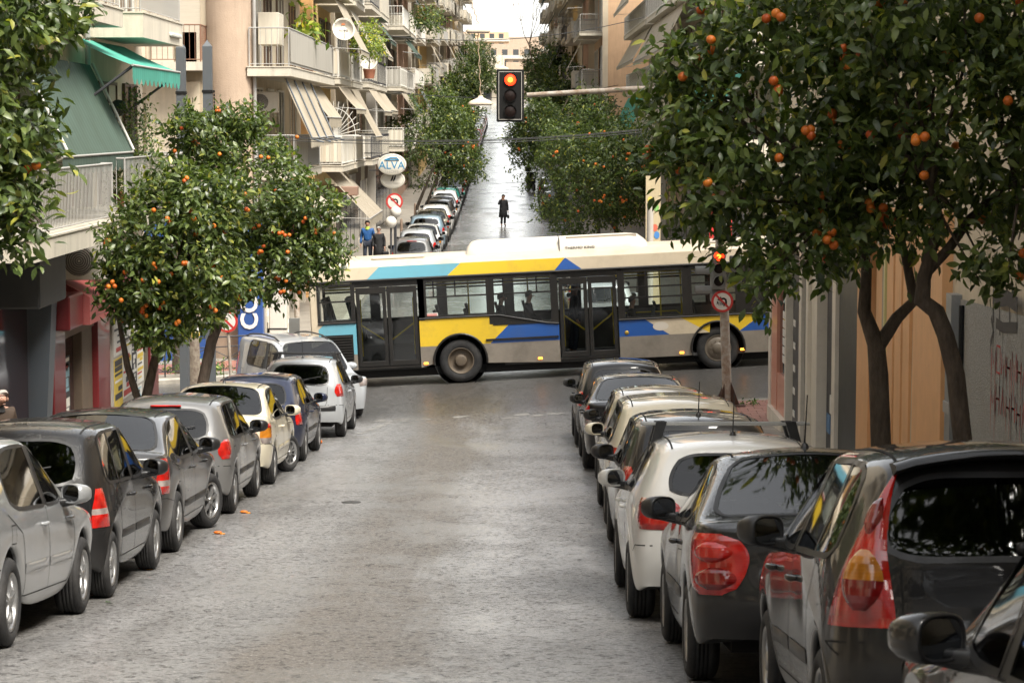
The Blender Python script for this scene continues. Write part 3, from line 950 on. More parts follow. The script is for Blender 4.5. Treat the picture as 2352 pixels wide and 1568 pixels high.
# ------------------------------------------------------------------ ground, roads, pavements
def road_material():
    m = bpy.data.materials.new('wet_asphalt'); nt, N, Lk = nodes_of(m)
    b = N['Principled BSDF']
    tc = N.new('ShaderNodeTexCoord'); ob = tc.outputs['Object']
    def noise(sc, det=5, rough=.6, stretch=None, rot=0):
        n = N.new('ShaderNodeTexNoise'); n.inputs['Scale'].default_value = sc; n.inputs['Detail'].default_value = det; n.inputs['Roughness'].default_value = rough
        if stretch:
            mp = N.new('ShaderNodeMapping'); mp.inputs['Scale'].default_value = stretch; mp.inputs['Rotation'].default_value = (0, 0, rot)
            Lk.new(ob, mp.inputs[0]); Lk.new(mp.outputs[0], n.inputs['Vector'])
        else: Lk.new(ob, n.inputs['Vector'])
        return n.outputs[0]
    def rng(x, a, b_, c, d):
        q = N.new('ShaderNodeMapRange'); q.inputs[1].default_value = a; q.inputs[2].default_value = b_; q.inputs[3].default_value = c; q.inputs[4].default_value = d
        Lk.new(x, q.inputs[0]); return q.outputs[0]
    def math_(op, x, y):
        q = N.new('ShaderNodeMath'); q.operation = op
        for i, s in enumerate((x, y)):
            if isinstance(s, (int, float)): q.inputs[i].default_value = s
            else: Lk.new(s, q.inputs[i])
        return q.outputs[0]
    def mixc(f, c0, c1, blend='MIX'):
        q = N.new('ShaderNodeMix'); q.data_type = 'RGBA'; q.blend_type = blend
        for i, c in ((0, f), (6, c0), (7, c1)):
            if isinstance(c, tuple): q.inputs[i].default_value = (*c, 1)
            elif isinstance(c, (int, float)): q.inputs[i].default_value = c
            else: Lk.new(c, q.inputs[i])
        return q.outputs[2]
    sxyz = N.new('ShaderNodeSeparateXYZ'); Lk.new(ob, sxyz.inputs[0]); X_, Y_ = sxyz.outputs[0], sxyz.outputs[1]
    grain = noise(150, 2, .8); mid = noise(30, 3, .7); spot = noise(14, 4, .78); pit = noise(6, 5, .75)
    lane = noise(.9, 7, .7, (1, .13, 1), .04); patchy = noise(.75, 7, .72, (.8, .5, 1)); fleck = noise(44, 2, .6)
    # oil-and-dust track down the middle of the lane, pale strips painting wet sky sheen into the colour, grime by the kerbs
    dtrk = math_('ABSOLUTE', math_('ADD', math_('ADD', X_, 1.25), math_('MULTIPLY', math_('ADD', lane, -.5), 2.2)), 0)
    track = rng(dtrk, .30, .80, 1, 0)
    pale_sheen = rng(math_('ADD', math_('MULTIPLY', lane, .55), math_('MULTIPLY', patchy, .45)), .41, .60, 0, 1)
    edge = rng(math_('ABSOLUTE', math_('ADD', math_('ADD', X_, 1.3), math_('MULTIPLY', math_('ADD', patchy, -.5), .9)), 0), 1.7, 2.7, 0, 1)
    cross = math_('MULTIPLY', rng(Y_, 48.2, 50.0, 0, 1), rng(Y_, 60, 64, 1, 0))
    base = mixc(pale_sheen, (.165, .160, .154), (.37, .368, .365))  # pale end of the mix is wet sheen held in the colour
    base = mixc(math_('MULTIPLY', track, .85), base, (.175, .148, .120))
    for xc, amt in ((.10, .62), (2.55, .38)):  # two bright streaks: sky reflected by the wet lane, painted in
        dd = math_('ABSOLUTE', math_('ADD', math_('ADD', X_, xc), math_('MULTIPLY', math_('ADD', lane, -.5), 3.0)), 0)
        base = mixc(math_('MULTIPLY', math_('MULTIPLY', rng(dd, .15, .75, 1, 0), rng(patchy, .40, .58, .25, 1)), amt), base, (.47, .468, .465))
    base = mixc(math_('MULTIPLY', edge, .6), base, (.115, .105, .095))
    base = mixc(math_('MULTIPLY', cross, .6), base, (.085, .082, .078))
    base = mixc(math_('MULTIPLY', rng(Y_, 60, 72, 0, 1), .85), base, (.44, .435, .425))  # far road lightened: its bright wet reflection put into the base
    dark = math_('MAXIMUM', rng(spot, .525, .605, 0, .9), rng(mid, .55, .66, 0, .8))  # dark spots paint the shading of the surface bumps
    base = mixc(dark, base, (.020, .018, .017))
    base = mixc(rng(fleck, .60, .70, 0, .75), base, (.62, .59, .55))  # pale flecks: sparkle of the surface put into the colour
    base = mixc(rng(grain, .40, .62, .35, 0), base, (.03, .028, .026))
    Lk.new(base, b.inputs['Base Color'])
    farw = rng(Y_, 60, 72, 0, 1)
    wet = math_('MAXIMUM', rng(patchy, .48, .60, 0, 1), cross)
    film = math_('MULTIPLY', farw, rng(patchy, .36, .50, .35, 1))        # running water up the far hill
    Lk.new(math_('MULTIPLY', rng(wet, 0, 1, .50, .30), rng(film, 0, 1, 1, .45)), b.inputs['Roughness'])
    Lk.new(rng(dark, 0, .85, .7, .15), b.inputs['Specular IOR Level'])
    Lk.new(math_('MAXIMUM', math_('MULTIPLY', rng(wet, 0, 1, .25, .9), rng(dark, 0, .85, 1, .25)), film), b.inputs['Coat Weight']); Lk.new(rng(film, 0, 1, .26, .17), b.inputs['Coat Roughness']); b.inputs['Coat IOR'].default_value = 1.36
    h = math_('ADD', math_('MULTIPLY', mid, .7), math_('ADD', math_('MULTIPLY', spot, 1.2), math_('MULTIPLY', pit, 1.0)))
    bp = N.new('ShaderNodeBump'); bp.inputs['Distance'].default_value = .014; Lk.new(rng(wet, 0, 1, 1.0, .7), bp.inputs['Strength'])
    Lk.new(h, bp.inputs['Height']); Lk.new(bp.outputs[0], b.inputs['Normal'])
    b2 = N.new('ShaderNodeBump'); b2.inputs['Distance'].default_value = .008; Lk.new(rng(film, 0, 1, .5, .06), b2.inputs['Strength'])
    Lk.new(math_('ADD', spot, pit), b2.inputs['Height']); Lk.new(b2.outputs[0], b.inputs['Coat Normal'])
    return m
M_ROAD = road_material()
def frange(a, b, s):
    n = max(1, int(round((b - a) / s))); return [a + (b - a) * k / n for k in range(n + 1)]
xs = [-400, -200, -100, -60, -40, -28, -20] + frange(-15, 15, 1.0) + [20, 28, 40, 60, 100, 200, 400]
ys = [-60, -40, -20] + frange(-10, 42, 2) + frange(43, 63, .5)[0:] + frange(65, 130, 3) + frange(140, 400, 12) + frange(450, 1200, 60)
g = MB()
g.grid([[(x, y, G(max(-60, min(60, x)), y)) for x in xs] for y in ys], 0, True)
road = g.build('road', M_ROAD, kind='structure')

M_PAVE = mat('pavement_concrete', (.26, .235, .20), rough=.55, var=.25, vscale=1.6, bump=.2, bscale=30, dirt=.4, dirtcol=(.10, .09, .08))
M_KERB = mat('kerb_stone', (.36, .335, .29), rough=.65, var=.2, vscale=3, bump=.25, bscale=25, dirt=.5, dirtcol=(.14, .12, .10))
M_TILE = mat('red_paving_tile', (.30, .13, .10), rough=.45, var=.3, vscale=2.5, bump=.15, bscale=40, dirt=.5, dirtcol=(.16, .11, .09))
M_GROUT = mat('dark_joint', (.07, .06, .055), rough=.9)
def slab(name, xa, xb, ylist, h=.13, m=None, parent=None, base=-.4):
    """a pavement strip between the lines xa(y) and xb(y)"""
    s = MB(); rows_t, sa, sb = [], [], []
    for y in ylist:
        a, b = xa(y), xb(y)
        rows_t.append([(a + (b - a) * k / 6, y, G(a + (b - a) * k / 6, y) + h) for k in range(7)])
        sa.append([(a, y, G(a, y) + base), (a, y, G(a, y) + h)]); sb.append([(b, y, G(b, y) + h), (b, y, G(b, y) + base)])
    s.grid(rows_t, 0, False); s.grid(sa, 0, False); s.grid(sb, 0, False)
    for rw in (rows_t[0], rows_t[-1]):
        s.grid([[(p[0], p[1], p[2] - .5) for p in rw], rw], 0, False)
    return s.build(name, m or M_PAVE, parent, kind='structure' if not parent else None)
def kerbs(parent, xf, y0, y1, step, h=.125, w=.16, sgn=1, tall=.14):
    y = y0; k = 0
    while y < y1 - .1:
        ye = min(y + step, y1) - .012; s = MB(); x0, x1 = xf(y), xf(ye)
        za, zb = G(x0, y), G(x1, ye)
        j = random.uniform(-.006, .006)
        s.add([(x0, y, za - .2), (x1, ye, zb - .2), (x1, ye, zb + h + j - .015), (x0, y, za + h + j - .015), (x0 + sgn*.02, y, za + h + .006 + j), (x1 + sgn*.02, ye, zb + h + .006 + j), (x1 + sgn*w, ye, zb + h + .008 + j), (x0 + sgn*w, y, za + h + .008 + j), (x0 + sgn*w, y, za - .2), (x1 + sgn*w, ye, zb - .2)],
              [(0,1,2,3),(3,2,5,4),(4,5,6,7),(7,6,9,8),(0,3,4,7,8),(1,9,6,5,2)])
        s.build('kerb_stone', M_KERB, parent)
        y = ye + .012; k += 1
def kerbs_x(parent, yk, x0, x1, step, h=.125, w=.16, sgn=1):
    x = x0
    while x < x1 - .1:
        xe = min(x + step, x1) - .012; s = MB(); j = random.uniform(-.006, .006)
        za, zb = G(x, yk), G(xe, yk)
        s.add([(x, yk, za - .2), (xe, yk, zb - .2), (xe, yk, zb + h + j - .02), (x, yk, za + h + j - .02), (x, yk + sgn*.025, za + h + .006 + j), (xe, yk + sgn*.025, zb + h + .006 + j), (xe, yk + sgn*w, zb + h + .008 + j), (x, yk + sgn*w, za + h + .008 + j), (x, yk + sgn*w, za - .2), (xe, yk + sgn*w, zb - .2)],
              [(0,1,2,3),(3,2,5,4),(4,5,6,7),(7,6,9,8),(0,3,4,7,8),(1,9,6,5,2)])
        s.build('kerb_stone', M_KERB, parent)
        x = xe + .012
yn = frange(-12, 40, 2) + frange(40.5, 48, .5)
pav_nl = slab('pavement', lambda y: XN(-5.75, y) - .16, lambda y: XN(-14, y), yn)
pav_nr = slab('pavement', lambda y: XN(2.85, y) + .16, lambda y: XN(14, y), frange(-12, 40, 2) + frange(40.5, 49, .5))
FK = 57.0
pav_fl = slab('pavement', lambda y: -4.95 - .16, lambda y: -46, frange(FK + .16, 66, .5), m=M_PAVE)
pav_fl2 = slab('pavement', lambda y: -4.95 - .16, lambda y: -9, frange(66, 90, 3) + frange(100, 400, 15))
pav_fr = slab('pavement', lambda y: 3.5 + .16, lambda y: 46, frange(FK + .16, 66, .5))
pav_fr2 = slab('pavement', lambda y: 3.5 + .16, lambda y: 12, frange(66, 90, 3) + frange(100, 400, 15))
kerbs(pav_nl, lambda y: XN(-5.75, y), 24, 48, 1.0, sgn=-1)
kerbs(pav_nr, lambda y: XN(2.85, y), 24, 49, 1.0, sgn=1)
kerbs_x(pav_fl, FK, -16, -4.95, 1.0)
kerbs(pav_fl2, lambda y: -4.95, 66, 100, 1.5, sgn=-1)
kerbs(pav_fl, lambda y: -4.95, FK + .17, 66, 1.2, sgn=-1)
kerbs_x(pav_fr, FK, 3.5, 16, 1.2)
# red tiles on the two corners that show them
def tiles(parent, x0, x1, y0, y1, tw, th, h=.13, m=None, stag=True, skip=None):
    t = MB(); t.bbox((-tw/2 + .006, -th/2 + .006, -.02), (tw/2 - .006, th/2 - .006, .012), .004)
    me = t.mesh('tile', m or M_TILE)
    r = 0; y = y0
    while y < y1 - th * .5:
        x = x0 + (tw / 2 if (stag and r % 2) else 0)
        while x < x1 - tw * .3:
            if not skip or not skip(x, y):
                o = link('tile', me, parent, (x, y, G(x, y) + h + .004 + random.uniform(0, .004)))
                o.rotation_euler = (math.atan(G(x, y + .2) - G(x, y - .2)) / .4 * 1.0, -math.atan((G(x + .2, y) - G(x - .2, y)) / .4) + random.uniform(-.004, .004), random.uniform(-.006, .006))
            x += tw
        y += th; r += 1
tiles(pav_nr, 3.6, 6.6, 46.2, 48.9, .30, .30)
tiles(pav_fl, -11.5, -5.3, 58.6, 61.7, .42, .42)
# cracked-tile pavement far left is left to the concrete material; worn white markings by the stop line
M_WPAINT = mat('worn_road_paint', (.30, .29, .27), rough=.6, dirt=1.0, dirtcol=(.12, .11, .10), var=.4, vscale=14, bump=.4, bscale=60)
def marking(pts, name='road_marking'):
    s = MB(); s.add([(x, y, G(x, y) + .006) for x, y in pts], [tuple(range(len(pts)))])
    return s.build(name, M_WPAINT, road)
rm_ = random.Random(6)
for k in range(13):
    x0 = rm_.uniform(-2.9, 1.6); y0 = 48.5 + rm_.uniform(-.1, .5); w_ = rm_.uniform(.12, .45); h_ = rm_.uniform(.08, .28)
    marking([(x0, y0), (x0 + w_*.6, y0 - .03), (x0 + w_, y0 + h_*.3), (x0 + w_*.8, y0 + h_), (x0 + w_*.2, y0 + h_*.8)])
for k in range(8):
    x0 = -3.0 + .05*k + rm_.uniform(-.03, .03); y0 = 45.2 + k*.42; marking([(x0, y0), (x0 + .12, y0 + .02), (x0 + .16, y0 + .22), (x0 + .03, y0 + .25)])
marking([(-3.0, 44.2), (-2.7, 44.2), (-2.72, 44.36), (-2.98, 44.33)])
# iron manhole cover
mh = MB(); mh.lathe([(0, .001), (.006, .02), (.006, .12), (0, .13)], 24, 'z', (-2.1, 30.5, G(-2.1, 30.5) + .004)); mh.build('manhole_cover', mat('iron_cover', (.06, .055, .05), rough=.5, metal=.5), road)
# ------------------------------------------------------------------ the parked cars
HG = [(1, 3), (3, 6), (7, 8)]; HG2 = [(2, 6), (7, 8)]; SG = [(4, 6), (7, 8)]
queue_car('saloon_long', car_spec('sedan', 4.60, 1.76, 1.48, .315, .98, 3.68, glass=SG, cowl=3.28, belt=.95, beltf=.92, deck=1.05, lamp=([(.70, 50, 78), (.85, 46, 80), (.97, 52, 76)], [0, 0]), rim='five', rubz=.52, rubpaint=True))
queue_car('tall_hatch', car_spec('hatch', 3.61, 1.72, 1.52, .295, .56, 2.98, glass=HG, cowl=2.72, wtop=2.02, roofr=.44, belt=.99, beltf=.95, tail=.10, wr=0.775, hoodz=.80, yB=1.72,
    lamp=([(.64, 44, 84), (.75, 45, 86), (.80, 46, 84), (.92, 52, 80), (.97, 56, 78)], [0, 2, 0, 0]), rim='six', rubz=.52, bumpz=.52, hbl=False, mirpaint=False, rglass=.9))
queue_car('saloon', car_spec('sedan', 4.47, 1.77, 1.45, .318, .98, 3.62, glass=SG, cowl=3.18, belt=.96, beltf=.93, deck=1.05, deckl=.42, g0=.92, rt=1.32, wr=0.735, yB=2.22,
    lamp=([(.66, 50, 84), (.74, 46, 86), (.80, 46, 86), (.92, 50, 84), (1.02, 54, 80)], [0, 2, 0, 0]), rim='seven', rubz=.46, bstrip=False, mirpaint=False))
queue_car('hatch_round', car_spec('hatch', 3.83, 1.66, 1.435, .295, .63, 3.07, glass=HG, cowl=2.82, wtop=2.12, belt=.93, beltf=.90, roofr=.40, wr=0.745, yB=1.80,
    lamp=([(.70, 46, 74), (.76, 40, 84), (.84, 40, 90), (.90, 48, 90), (.93, 60, 86)], [0, 0, 0, 0]), rim='six', aerial=None, rubz=.48, mirpaint=False))
queue_car('saloon_small', car_spec('sedan', 4.12, 1.64, 1.42, .285, .86, 3.30, glass=SG, cowl=2.95, belt=.92, beltf=.89, deck=.97, deckl=.34, g0=.78, rt=1.12, wr=0.745, yB=2.02,
    lamp=([(.62, 44, 84), (.70, 40, 84), (.84, 42, 82), (.90, 48, 80)], [2, 1, 0]), rim='ten', aerial=1.45, rubz=.48, rubpaint=True, bstrip=False))
queue_car('hatch_old', car_spec('hatch', 4.05, 1.66, 1.40, .29, .74, 3.22, glass=HG, cowl=2.92, wtop=2.24, belt=.90, beltf=.87, roofr=.62, tail=.06, wr=0.735, yB=1.95, g0=.62,
    lamp=([(.62, 46, 80), (.72, 44, 80), (.84, 46, 78)], [0, 0]), rim='ten', rubz=.48))
queue_car('hatch_mini', car_spec('hatch', 3.66, 1.66, 1.50, .29, .60, 2.98, glass=HG, cowl=2.76, wtop=2.08, belt=.98, beltf=.94, roofr=.38, wr=0.745, yB=1.76,
    lamp=([(.78, 42, 80), (.86, 36, 84), (.94, 38, 84), (1.01, 48, 80)], [0, 0, 0]), rim='seven', aerial=.62, rub=False, bumpz=.56, mirpaint=False))
queue_car('van', car_spec('van', 4.05, 1.68, 1.66, .31, .66, 3.26, glass=[(2, 6), (7, 8)], cowl=3.05, wtop=2.50, belt=1.02, beltf=.98, roofr=.16, tail=.08, wr=0.840, hoodz=.92, yB=2.0, g0=.6,
    lamp=([(.75, 60, 80), (.95, 56, 82), (1.25, 60, 80)], [0, 0]), rim='cap', rubz=.55))
queue_car('hatch_suv', car_spec('hatch', 4.05, 1.72, 1.53, .32, .66, 3.22, glass=HG, cowl=2.98, wtop=2.25, belt=1.0, beltf=.96, roofr=.38, wr=0.755, yB=1.9,
    lamp=([(.74, 48, 80), (.82, 42, 84), (.93, 44, 84), (1.0, 52, 80)], [0, 0, 0]), rim='five', rubz=.5, mirpaint=False))
queue_car('hatch_sport', car_spec('hatch', 4.06, 1.74, 1.45, .32, .72, 3.31, glass=HG2, cowl=3.02, wtop=2.20, belt=1.0, beltf=.94, roofr=.46, tail=.14, wr=0.710, yB=1.92, g0=.62, bump=.13,
    lamp=([(.74, 14, 60), (.79, 6, 72), (.87, 4, 80), (.94, 8, 84), (.98, 20, 80)], [0, 0, 0, 0]), rim='five', rub=False, bstrip=False, aerial=.95), 3)
queue_car('coupe', car_spec('sedan', 3.90, 1.69, 1.40, .30, .72, 3.16, glass=[(4, 6), (7, 8)], cowl=2.86, wtop=2.02, belt=.96, beltf=.90, deck=.965, deckl=.44, g0=.86, rt=1.30, wr=0.690, yB=1.70, doors=2, bump=.12,
    lamp=([(.56, 34, 54), (.60, 22, 66), (.70, 14, 76), (.80, 12, 82), (.88, 20, 82), (.92, 36, 76)], [0, 0, 0, 0, 0]), rim='six', rubz=.50, bstrip=False, aerial=1.55, mirpaint=False), 3)
queue_car('city_hatch', car_spec('hatch', 3.52, 1.63, 1.455, .285, .50, 2.84, glass=HG, cowl=2.62, wtop=1.95, belt=.95, beltf=.92, roofr=.34, tail=.12, wr=0.70, yB=1.66, g0=.34,
    lamp=([(.68, 20, 70), (.84, 23, 64), (1.0, 27, 58), (1.18, 32, 50), (1.33, 38, 44)], [0, 0, 0, 0]), rim='six', rubz=.48, bstrip=False, rglass=.92, mirpaint=False), 3)
queue_car('estate', car_spec('hatch', 4.3, 1.74, 1.50, .31, .85, 3.42, glass=HG, cowl=3.12, wtop=2.4, belt=.98, beltf=.94, roofr=.40, wr=0.755, yB=2.15,
    lamp=([(.70, 46, 80), (.95, 46, 80)], [0]), rim='five'), 2)
queue_car('saloon_low', car_spec('sedan', 4.12, 1.64, 1.36, .285, .86, 3.30, glass=SG, cowl=2.95, belt=.84, beltf=.80, deck=.90, deckl=.34, g0=.78, rt=1.12, wr=0.745, yB=2.02, lamp=([(.62, 44, 84), (.84, 42, 82)], [0]), rim='ten'))
flush_cars()
P_BLK = paint('black_paint', (.007, .007, .008), metal=0, drops=.45, dust=.02, grime=.05, rough=.45)
P_BLK2 = paint('black_paint_dry', (.007, .007, .008), metal=0, dust=.03, grime=.14, rough=.45)
P_DGR = paint('dark_grey_paint', (.040, .039, .040), metal=.15, dust=.06)
P_SIL = paint('silver_paint', (.34, .35, .36), metal=.35, dust=.15)
P_GRY = paint('grey_paint', (.17, .17, .17), metal=.3, dust=.12)
P_CRM = paint('cream_paint', (.66, .60, .46), metal=0, dust=.25)
P_BLU = paint('dark_blue_paint', (.012, .018, .045), metal=.2, dust=.10)
P_ICE = paint('pale_silver_paint', (.44, .46, .48), metal=.25, dust=.12)
P_WHT = paint('white_paint', (.70, .69, .66), metal=0, dust=.10, drops=.3)
P_BEI = paint('beige_paint', (.52, .47, .38), metal=.25, dust=.15)
P_TEA = paint('teal_paint', (.02, .20, .16), metal=.1, dust=.1)
P_LBL = paint('pale_blue_paint', (.24, .33, .40), metal=.3, dust=.15)
P_CHP = paint('champagne_paint', (.40, .35, .27), metal=.5, dust=.15)
P_RED = paint('red_paint', (.30, .02, .02), metal=0, dust=.1)
def park(key, name, label, pm, xleft, yrear, near=True, group=None, yaw=0.0, **kw):
    """a parked car with its rear at yrear; xleft = its left flank"""
    sp = CARMESH[key]['sp']; W, L, yr, yf = sp['W'], sp['L'], sp['yr'], sp['yf']
    base = -SH if near else 0.0
    x = (XN(xleft, yrear) if near else xleft) + W / 2
    ra, fa = yrear + yr, yrear + yf
    za, zb = G(x, ra), G(x, fa)
    pit = math.atan2(zb - za, fa - ra)
    z = za - pit * yr
    return make_car(key, name, label, pm, (x, yrear, z + .004), base + yaw, pitch=pit, group=group, **kw)
LG, RG = 'cars parked along the left kerb', 'cars parked along the right kerb'
def parkL(key, name, label, pm, y, xr=-3.62, **kw):
    return park(key, name, label, pm, xr - CARMESH[key]['sp']['W'], y, True, LG, **kw)
parkL('saloon_long', 'silver_saloon_car', 'silver saloon at the bottom left corner of the picture, cut off by its edge', P_SIL, 15.35, steer=.0)
cA = parkL('tall_hatch', 'black_hatchback_car', 'tall black hatchback with white letters ESP on its tailgate', P_BLK, 19.85, glassm=M_CARGL)
parkL('saloon', 'dark_grey_saloon_car', 'dark grey saloon with red and white tail lamp ahead of the black tall hatchback', P_DGR, 23.55, xr=-3.66, steer=-.3)
parkL('hatch_round', 'grey_hatchback_car', 'grey hatchback with rounded red tail lamp between dark saloon and cream saloon', P_GRY, 28.4)
parkL('saloon_small', 'cream_saloon_car', 'cream saloon with red and amber tail lamp and front wheel turned out', P_CRM, 32.75, steer=-.42)
parkL('hatch_old', 'dark_blue_hatchback_car', 'dark blue hatchback parked between cream saloon and pale silver hatchback', P_BLU, 37.6, xr=-3.62)
cY = parkL('hatch_mini', 'pale_silver_hatchback_car', 'pale silver hatchback with black roof bars, first in the left row at the crossing', P_ICE, 43.9, xr=-3.45)
roof_bars(cY, 'hatch_mini', (1.15, 1.75), M_TRIM)
def parkR(key, name, label, pm, y, xl=.83, **kw):
    return park(key, name, label, pm, xl, y, True, RG, **kw)
parkR('hatch_suv', 'black_hatchback_car', 'black hatchback first in the right row, right in front of the bus', P_BLK2, 41.3, xl=.84, glassm=M_CARGLD)
parkR('saloon', 'black_saloon_car', 'black saloon second in the right row from the bus', P_BLK, 35.6, xl=.86)
parkR('hatch_round', 'beige_hatchback_car', 'beige hatchback parked behind the black saloon', P_BEI, 31.2, xl=.98)
parkR('estate', 'cream_estate_car', 'cream white estate car between beige hatchback and small black hatchback', P_CRM, 26.6, xl=.90)
parkR('hatch_mini', 'small_black_hatchback_car', 'small black hatchback mostly hidden behind white hatchback with roof bars', P_BLK2, 22.5, xl=.86)
cW = parkR('hatch_sport', 'white_hatchback_car', 'white hatchback with silver roof bar and long red tail lamps', P_WHT, 18.0, xl=.80, glassm=M_CARGLD)
roof_bars(cW, 'hatch_sport', (1.62, 1.92), mat('silver_bar', (.55, .55, .54), rough=.35, metal=.3), overhang=.12, pitchz=.11)
cC = parkR('coupe', 'black_coupe_car', 'black coupe with big rounded red tail lamp and long boot lid', P_BLK, 13.55, xl=.96)
cN = parkR('city_hatch', 'black_city_car', 'black city car with tall pointed red tail lamp and roof spoiler', P_BLK2, 9.6, xl=1.26, glassm=M_CARGLD)
parkR('saloon_low', 'dark_grey_saloon_car', 'dark grey car in the bottom right corner of which only mirror and door frame show', P_BLK2, 4.45, xl=1.30)
# the van waiting at the crossing, nose towards the camera
cV = make_car('van', 'silver_van', 'silver van with roof rails at the crossing beside the rear of the bus', P_ICE, (-5.55, 52.6, G(-5, 51) + .0), R(180 + 28))
for s_ in (1, -1):
    D = CARMESH['van']; P = []
    for k in range(9):
        yy = .35 + 1.9 * k / 8; p, n = wrap(D['bvh'], (s_ * (.84 * .86 - .16), yy, 3), (0, 0, -1), 0); P.append(p + Vector((0, 0, .06 * math.sin(math.pi * min(1, max(0, (k + .0) / 8))) ** .35)))
    q = MB(); q.tube(P, .018, 8); q.build('roof_rail', M_TRIM, cV, False)
# lettering on the tailgate of the tall hatchback
def letters(name, txt, size, m, parent, loc, rot, depth=.003, align='CENTER', world=False, sx=1.0, **kw):
    c = bpy.data.curves.new(name, 'FONT'); c.body = txt; c.size = size; c.extrude = depth; c.align_x = align; c.align_y = 'CENTER'; c.resolution_u = 3
    for k_, v_ in kw.items(): setattr(c, k_, v_)
    q = bpy.data.objects.new('tmp', c); COL.objects.link(q)
    me = bpy.data.meshes.new_from_object(q); me.materials.clear(); me.materials.append(m); me.name = name
    bpy.data.objects.remove(q); bpy.data.curves.remove(c)
    off = WOFF.get(parent.name, Vector()) if (parent and world) else Vector()
    return link(name, me, parent, Vector(loc) - off, rot, (sx, 1, 1))
p, n = wrap(CARMESH['tall_hatch']['bvh'], (.33, -2, .93), (0, 1, 0), .004)
letters('lettering', 'E S P', .085, M_CHR, cA, p, (R(84), 0, 0))

# lenses set into the tall lamps of the nearest car and reflector dots in the coupe's lamp
M_LEGG = lens('deep_red_lens', (.22, .008, .008))
def lamp_bits(key, car, bits):
    D = CARMESH[key]; hw = D['sp']['W'] / 2; piv = (hw - .42, .42)
    for s_ in (1, -1):
        host = [c for c in car.children if c.name.startswith('tail_lamp')][0 if s_ == 1 else 1]
        for (z0, z1, a0, a1, mis) in bits:
            rows = []
            for k in range(9):
                f = k / 8; z = z0 + (z1 - z0) * f; w = math.sin(math.pi * (.06 + .88 * f)) ** .8; ac = (a0 + a1) / 2; rows.append((z, ac - (ac - a0) * w, ac + (a1 - ac) * w))
            q = MB(); patch(q, D['bvh'], rows, 'corner', s_, .020, .022, 10, 0, piv, 1, mis=[mis[0] if k < 4 else mis[1] for k in range(8)])
            q.build('lamp_bulb', [M_LRED, M_LAMB, M_LCLR, M_LEGG], host, False)
lamp_bits('city_hatch', cN, [(.75, 1.0, 28, 55, (3, 1)), (1.06, 1.21, 35, 49, (3, 3))])
lamp_bits('coupe', cC, [(.59, .72, 22, 58, (3, 3)), (.75, .87, 26, 60, (0, 0))])

# roof spoiler of the nearest city car
D = CARMESH['city_hatch']; q = MB(); rows_u, rows_l = [], []
for k in range(13):
    x = -.50 + 1.0 * k / 12; p, n = wrap(D['bvh'], (x, .40, 3), (0, 0, -1), 0); e = .05 * (1 - (x / .5) ** 2)
    rows_u.append([(x, .44, p.z + .004), (x, .36, p.z + .012), (x, .22 - e, p.z + .0), (x, .205 - e, p.z - .022)]); rows_l.append([(x, .205 - e, p.z - .022), (x, .34, p.z - .05), (x, .44, p.z - .03)])
q.grid(rows_u, 0, True); q.grid(rows_l, 1, True)
for rw in (0, -1): q.add([*rows_u[rw], *rows_l[rw][1:]], [tuple(range(6))], 1)
q.build('roof_spoiler', [P_BLK2, M_TRIM], cN, False)
# ------------------------------------------------------------------ the city bus
M_BCRM = mat('bus_cream', (.54, .46, .34), rough=.4, coat=.2, dirt=.5, dirtcol=(.30, .24, .17), var=.06, vscale=1.5)
M_BYEL = mat('bus_yellow', (.68, .46, .028), rough=.35, coat=.2, dirt=.5, dirtcol=(.30, .21, .06))
M_BBLU = mat('bus_blue', (.018, .085, .32), rough=.35, coat=.2, dirt=.45, dirtcol=(.06, .09, .18))
M_BLBL = mat('bus_light_blue', (.13, .36, .46), rough=.35, coat=.2, dirt=.45, dirtcol=(.15, .24, .27))
M_BGRY = mat('bus_skirt_grey', (.21, .185, .155), rough=.5, dirt=.6, dirtcol=(.09, .075, .06), var=.15, vscale=2)
M_BBLK = mat('bus_black_band', (.014, .013, .012), rough=.35, dirt=.3, dirtcol=(.06, .05, .04))
M_BGLS = glass_mat('bus_glass', (.80, .86, .83))
M_BGLD = glass_mat('bus_door_glass', (.66, .69, .68))
M_BSEAT = mat('bus_seat', (.05, .06, .07), rough=.7, var=.3)
M_YPOLE = mat('yellow_handrail', (.78, .60, .03), rough=.35)
M_BINT = mat('bus_interior', (.16, .16, .155), rough=.7, var=.2)
M_BFLOOR = mat('bus_floor', (.06, .06, .06), rough=.8)
M_AMBON = mat('amber_marker_lit', (.8, .25, .03), rough=.3, emit=(1, .32, .03), estr=1.6)
BX, BY = -4.53, 53.7
TILT = -math.atan(.050)
bus = thing('city_bus', 'yellow, blue and cream city bus crossing the junction', 'bus', (BX, BY, G(BX + 3.39, BY + 1.2) - 3.39 * .050 + .0), 0)
bus.rotation_euler = (0, TILT, 0)
WOFF[bus.name] = Vector()
def bp(mb, name, m, par=None): return mb.build(name, m, par or bus, False)
def ub(u, v):       # picture point on the near flank -> (x, z) on the bus
    return ((u - 715) / 101.0, (887 - .050 * (u - 1057) - v) / 101.0 - (0))
ZR, ZT, ZB = 2.88, 2.73, 2.42            # roof, top of colour band, top of glass
def yside(z):
    if z <= ZB: return 0.0
    t = (z - ZB) / (ZR - ZB)
    return .05 * t + .30 * max(0, (z - ZT) / (ZR - ZT))**2
LB = 12.0; WB = 2.5
# roof shell: cream, curved cantrails
sec = [(0.012, ZB + .05), (.03, ZB + .15), (yside(ZT) + .012, ZT), (.12, 2.80), (.22, 2.855), (.40, 2.89), (1.25, 2.93)]
sec = sec + [(WB - a, b) for a, b in sec[::-1][1:]]
m = MB(); m.grid([[(x, a + .0, b) for a, b in sec] for x in (.05, LB - .05)], 0, True)
bp(m, 'roof', M_BCRM)
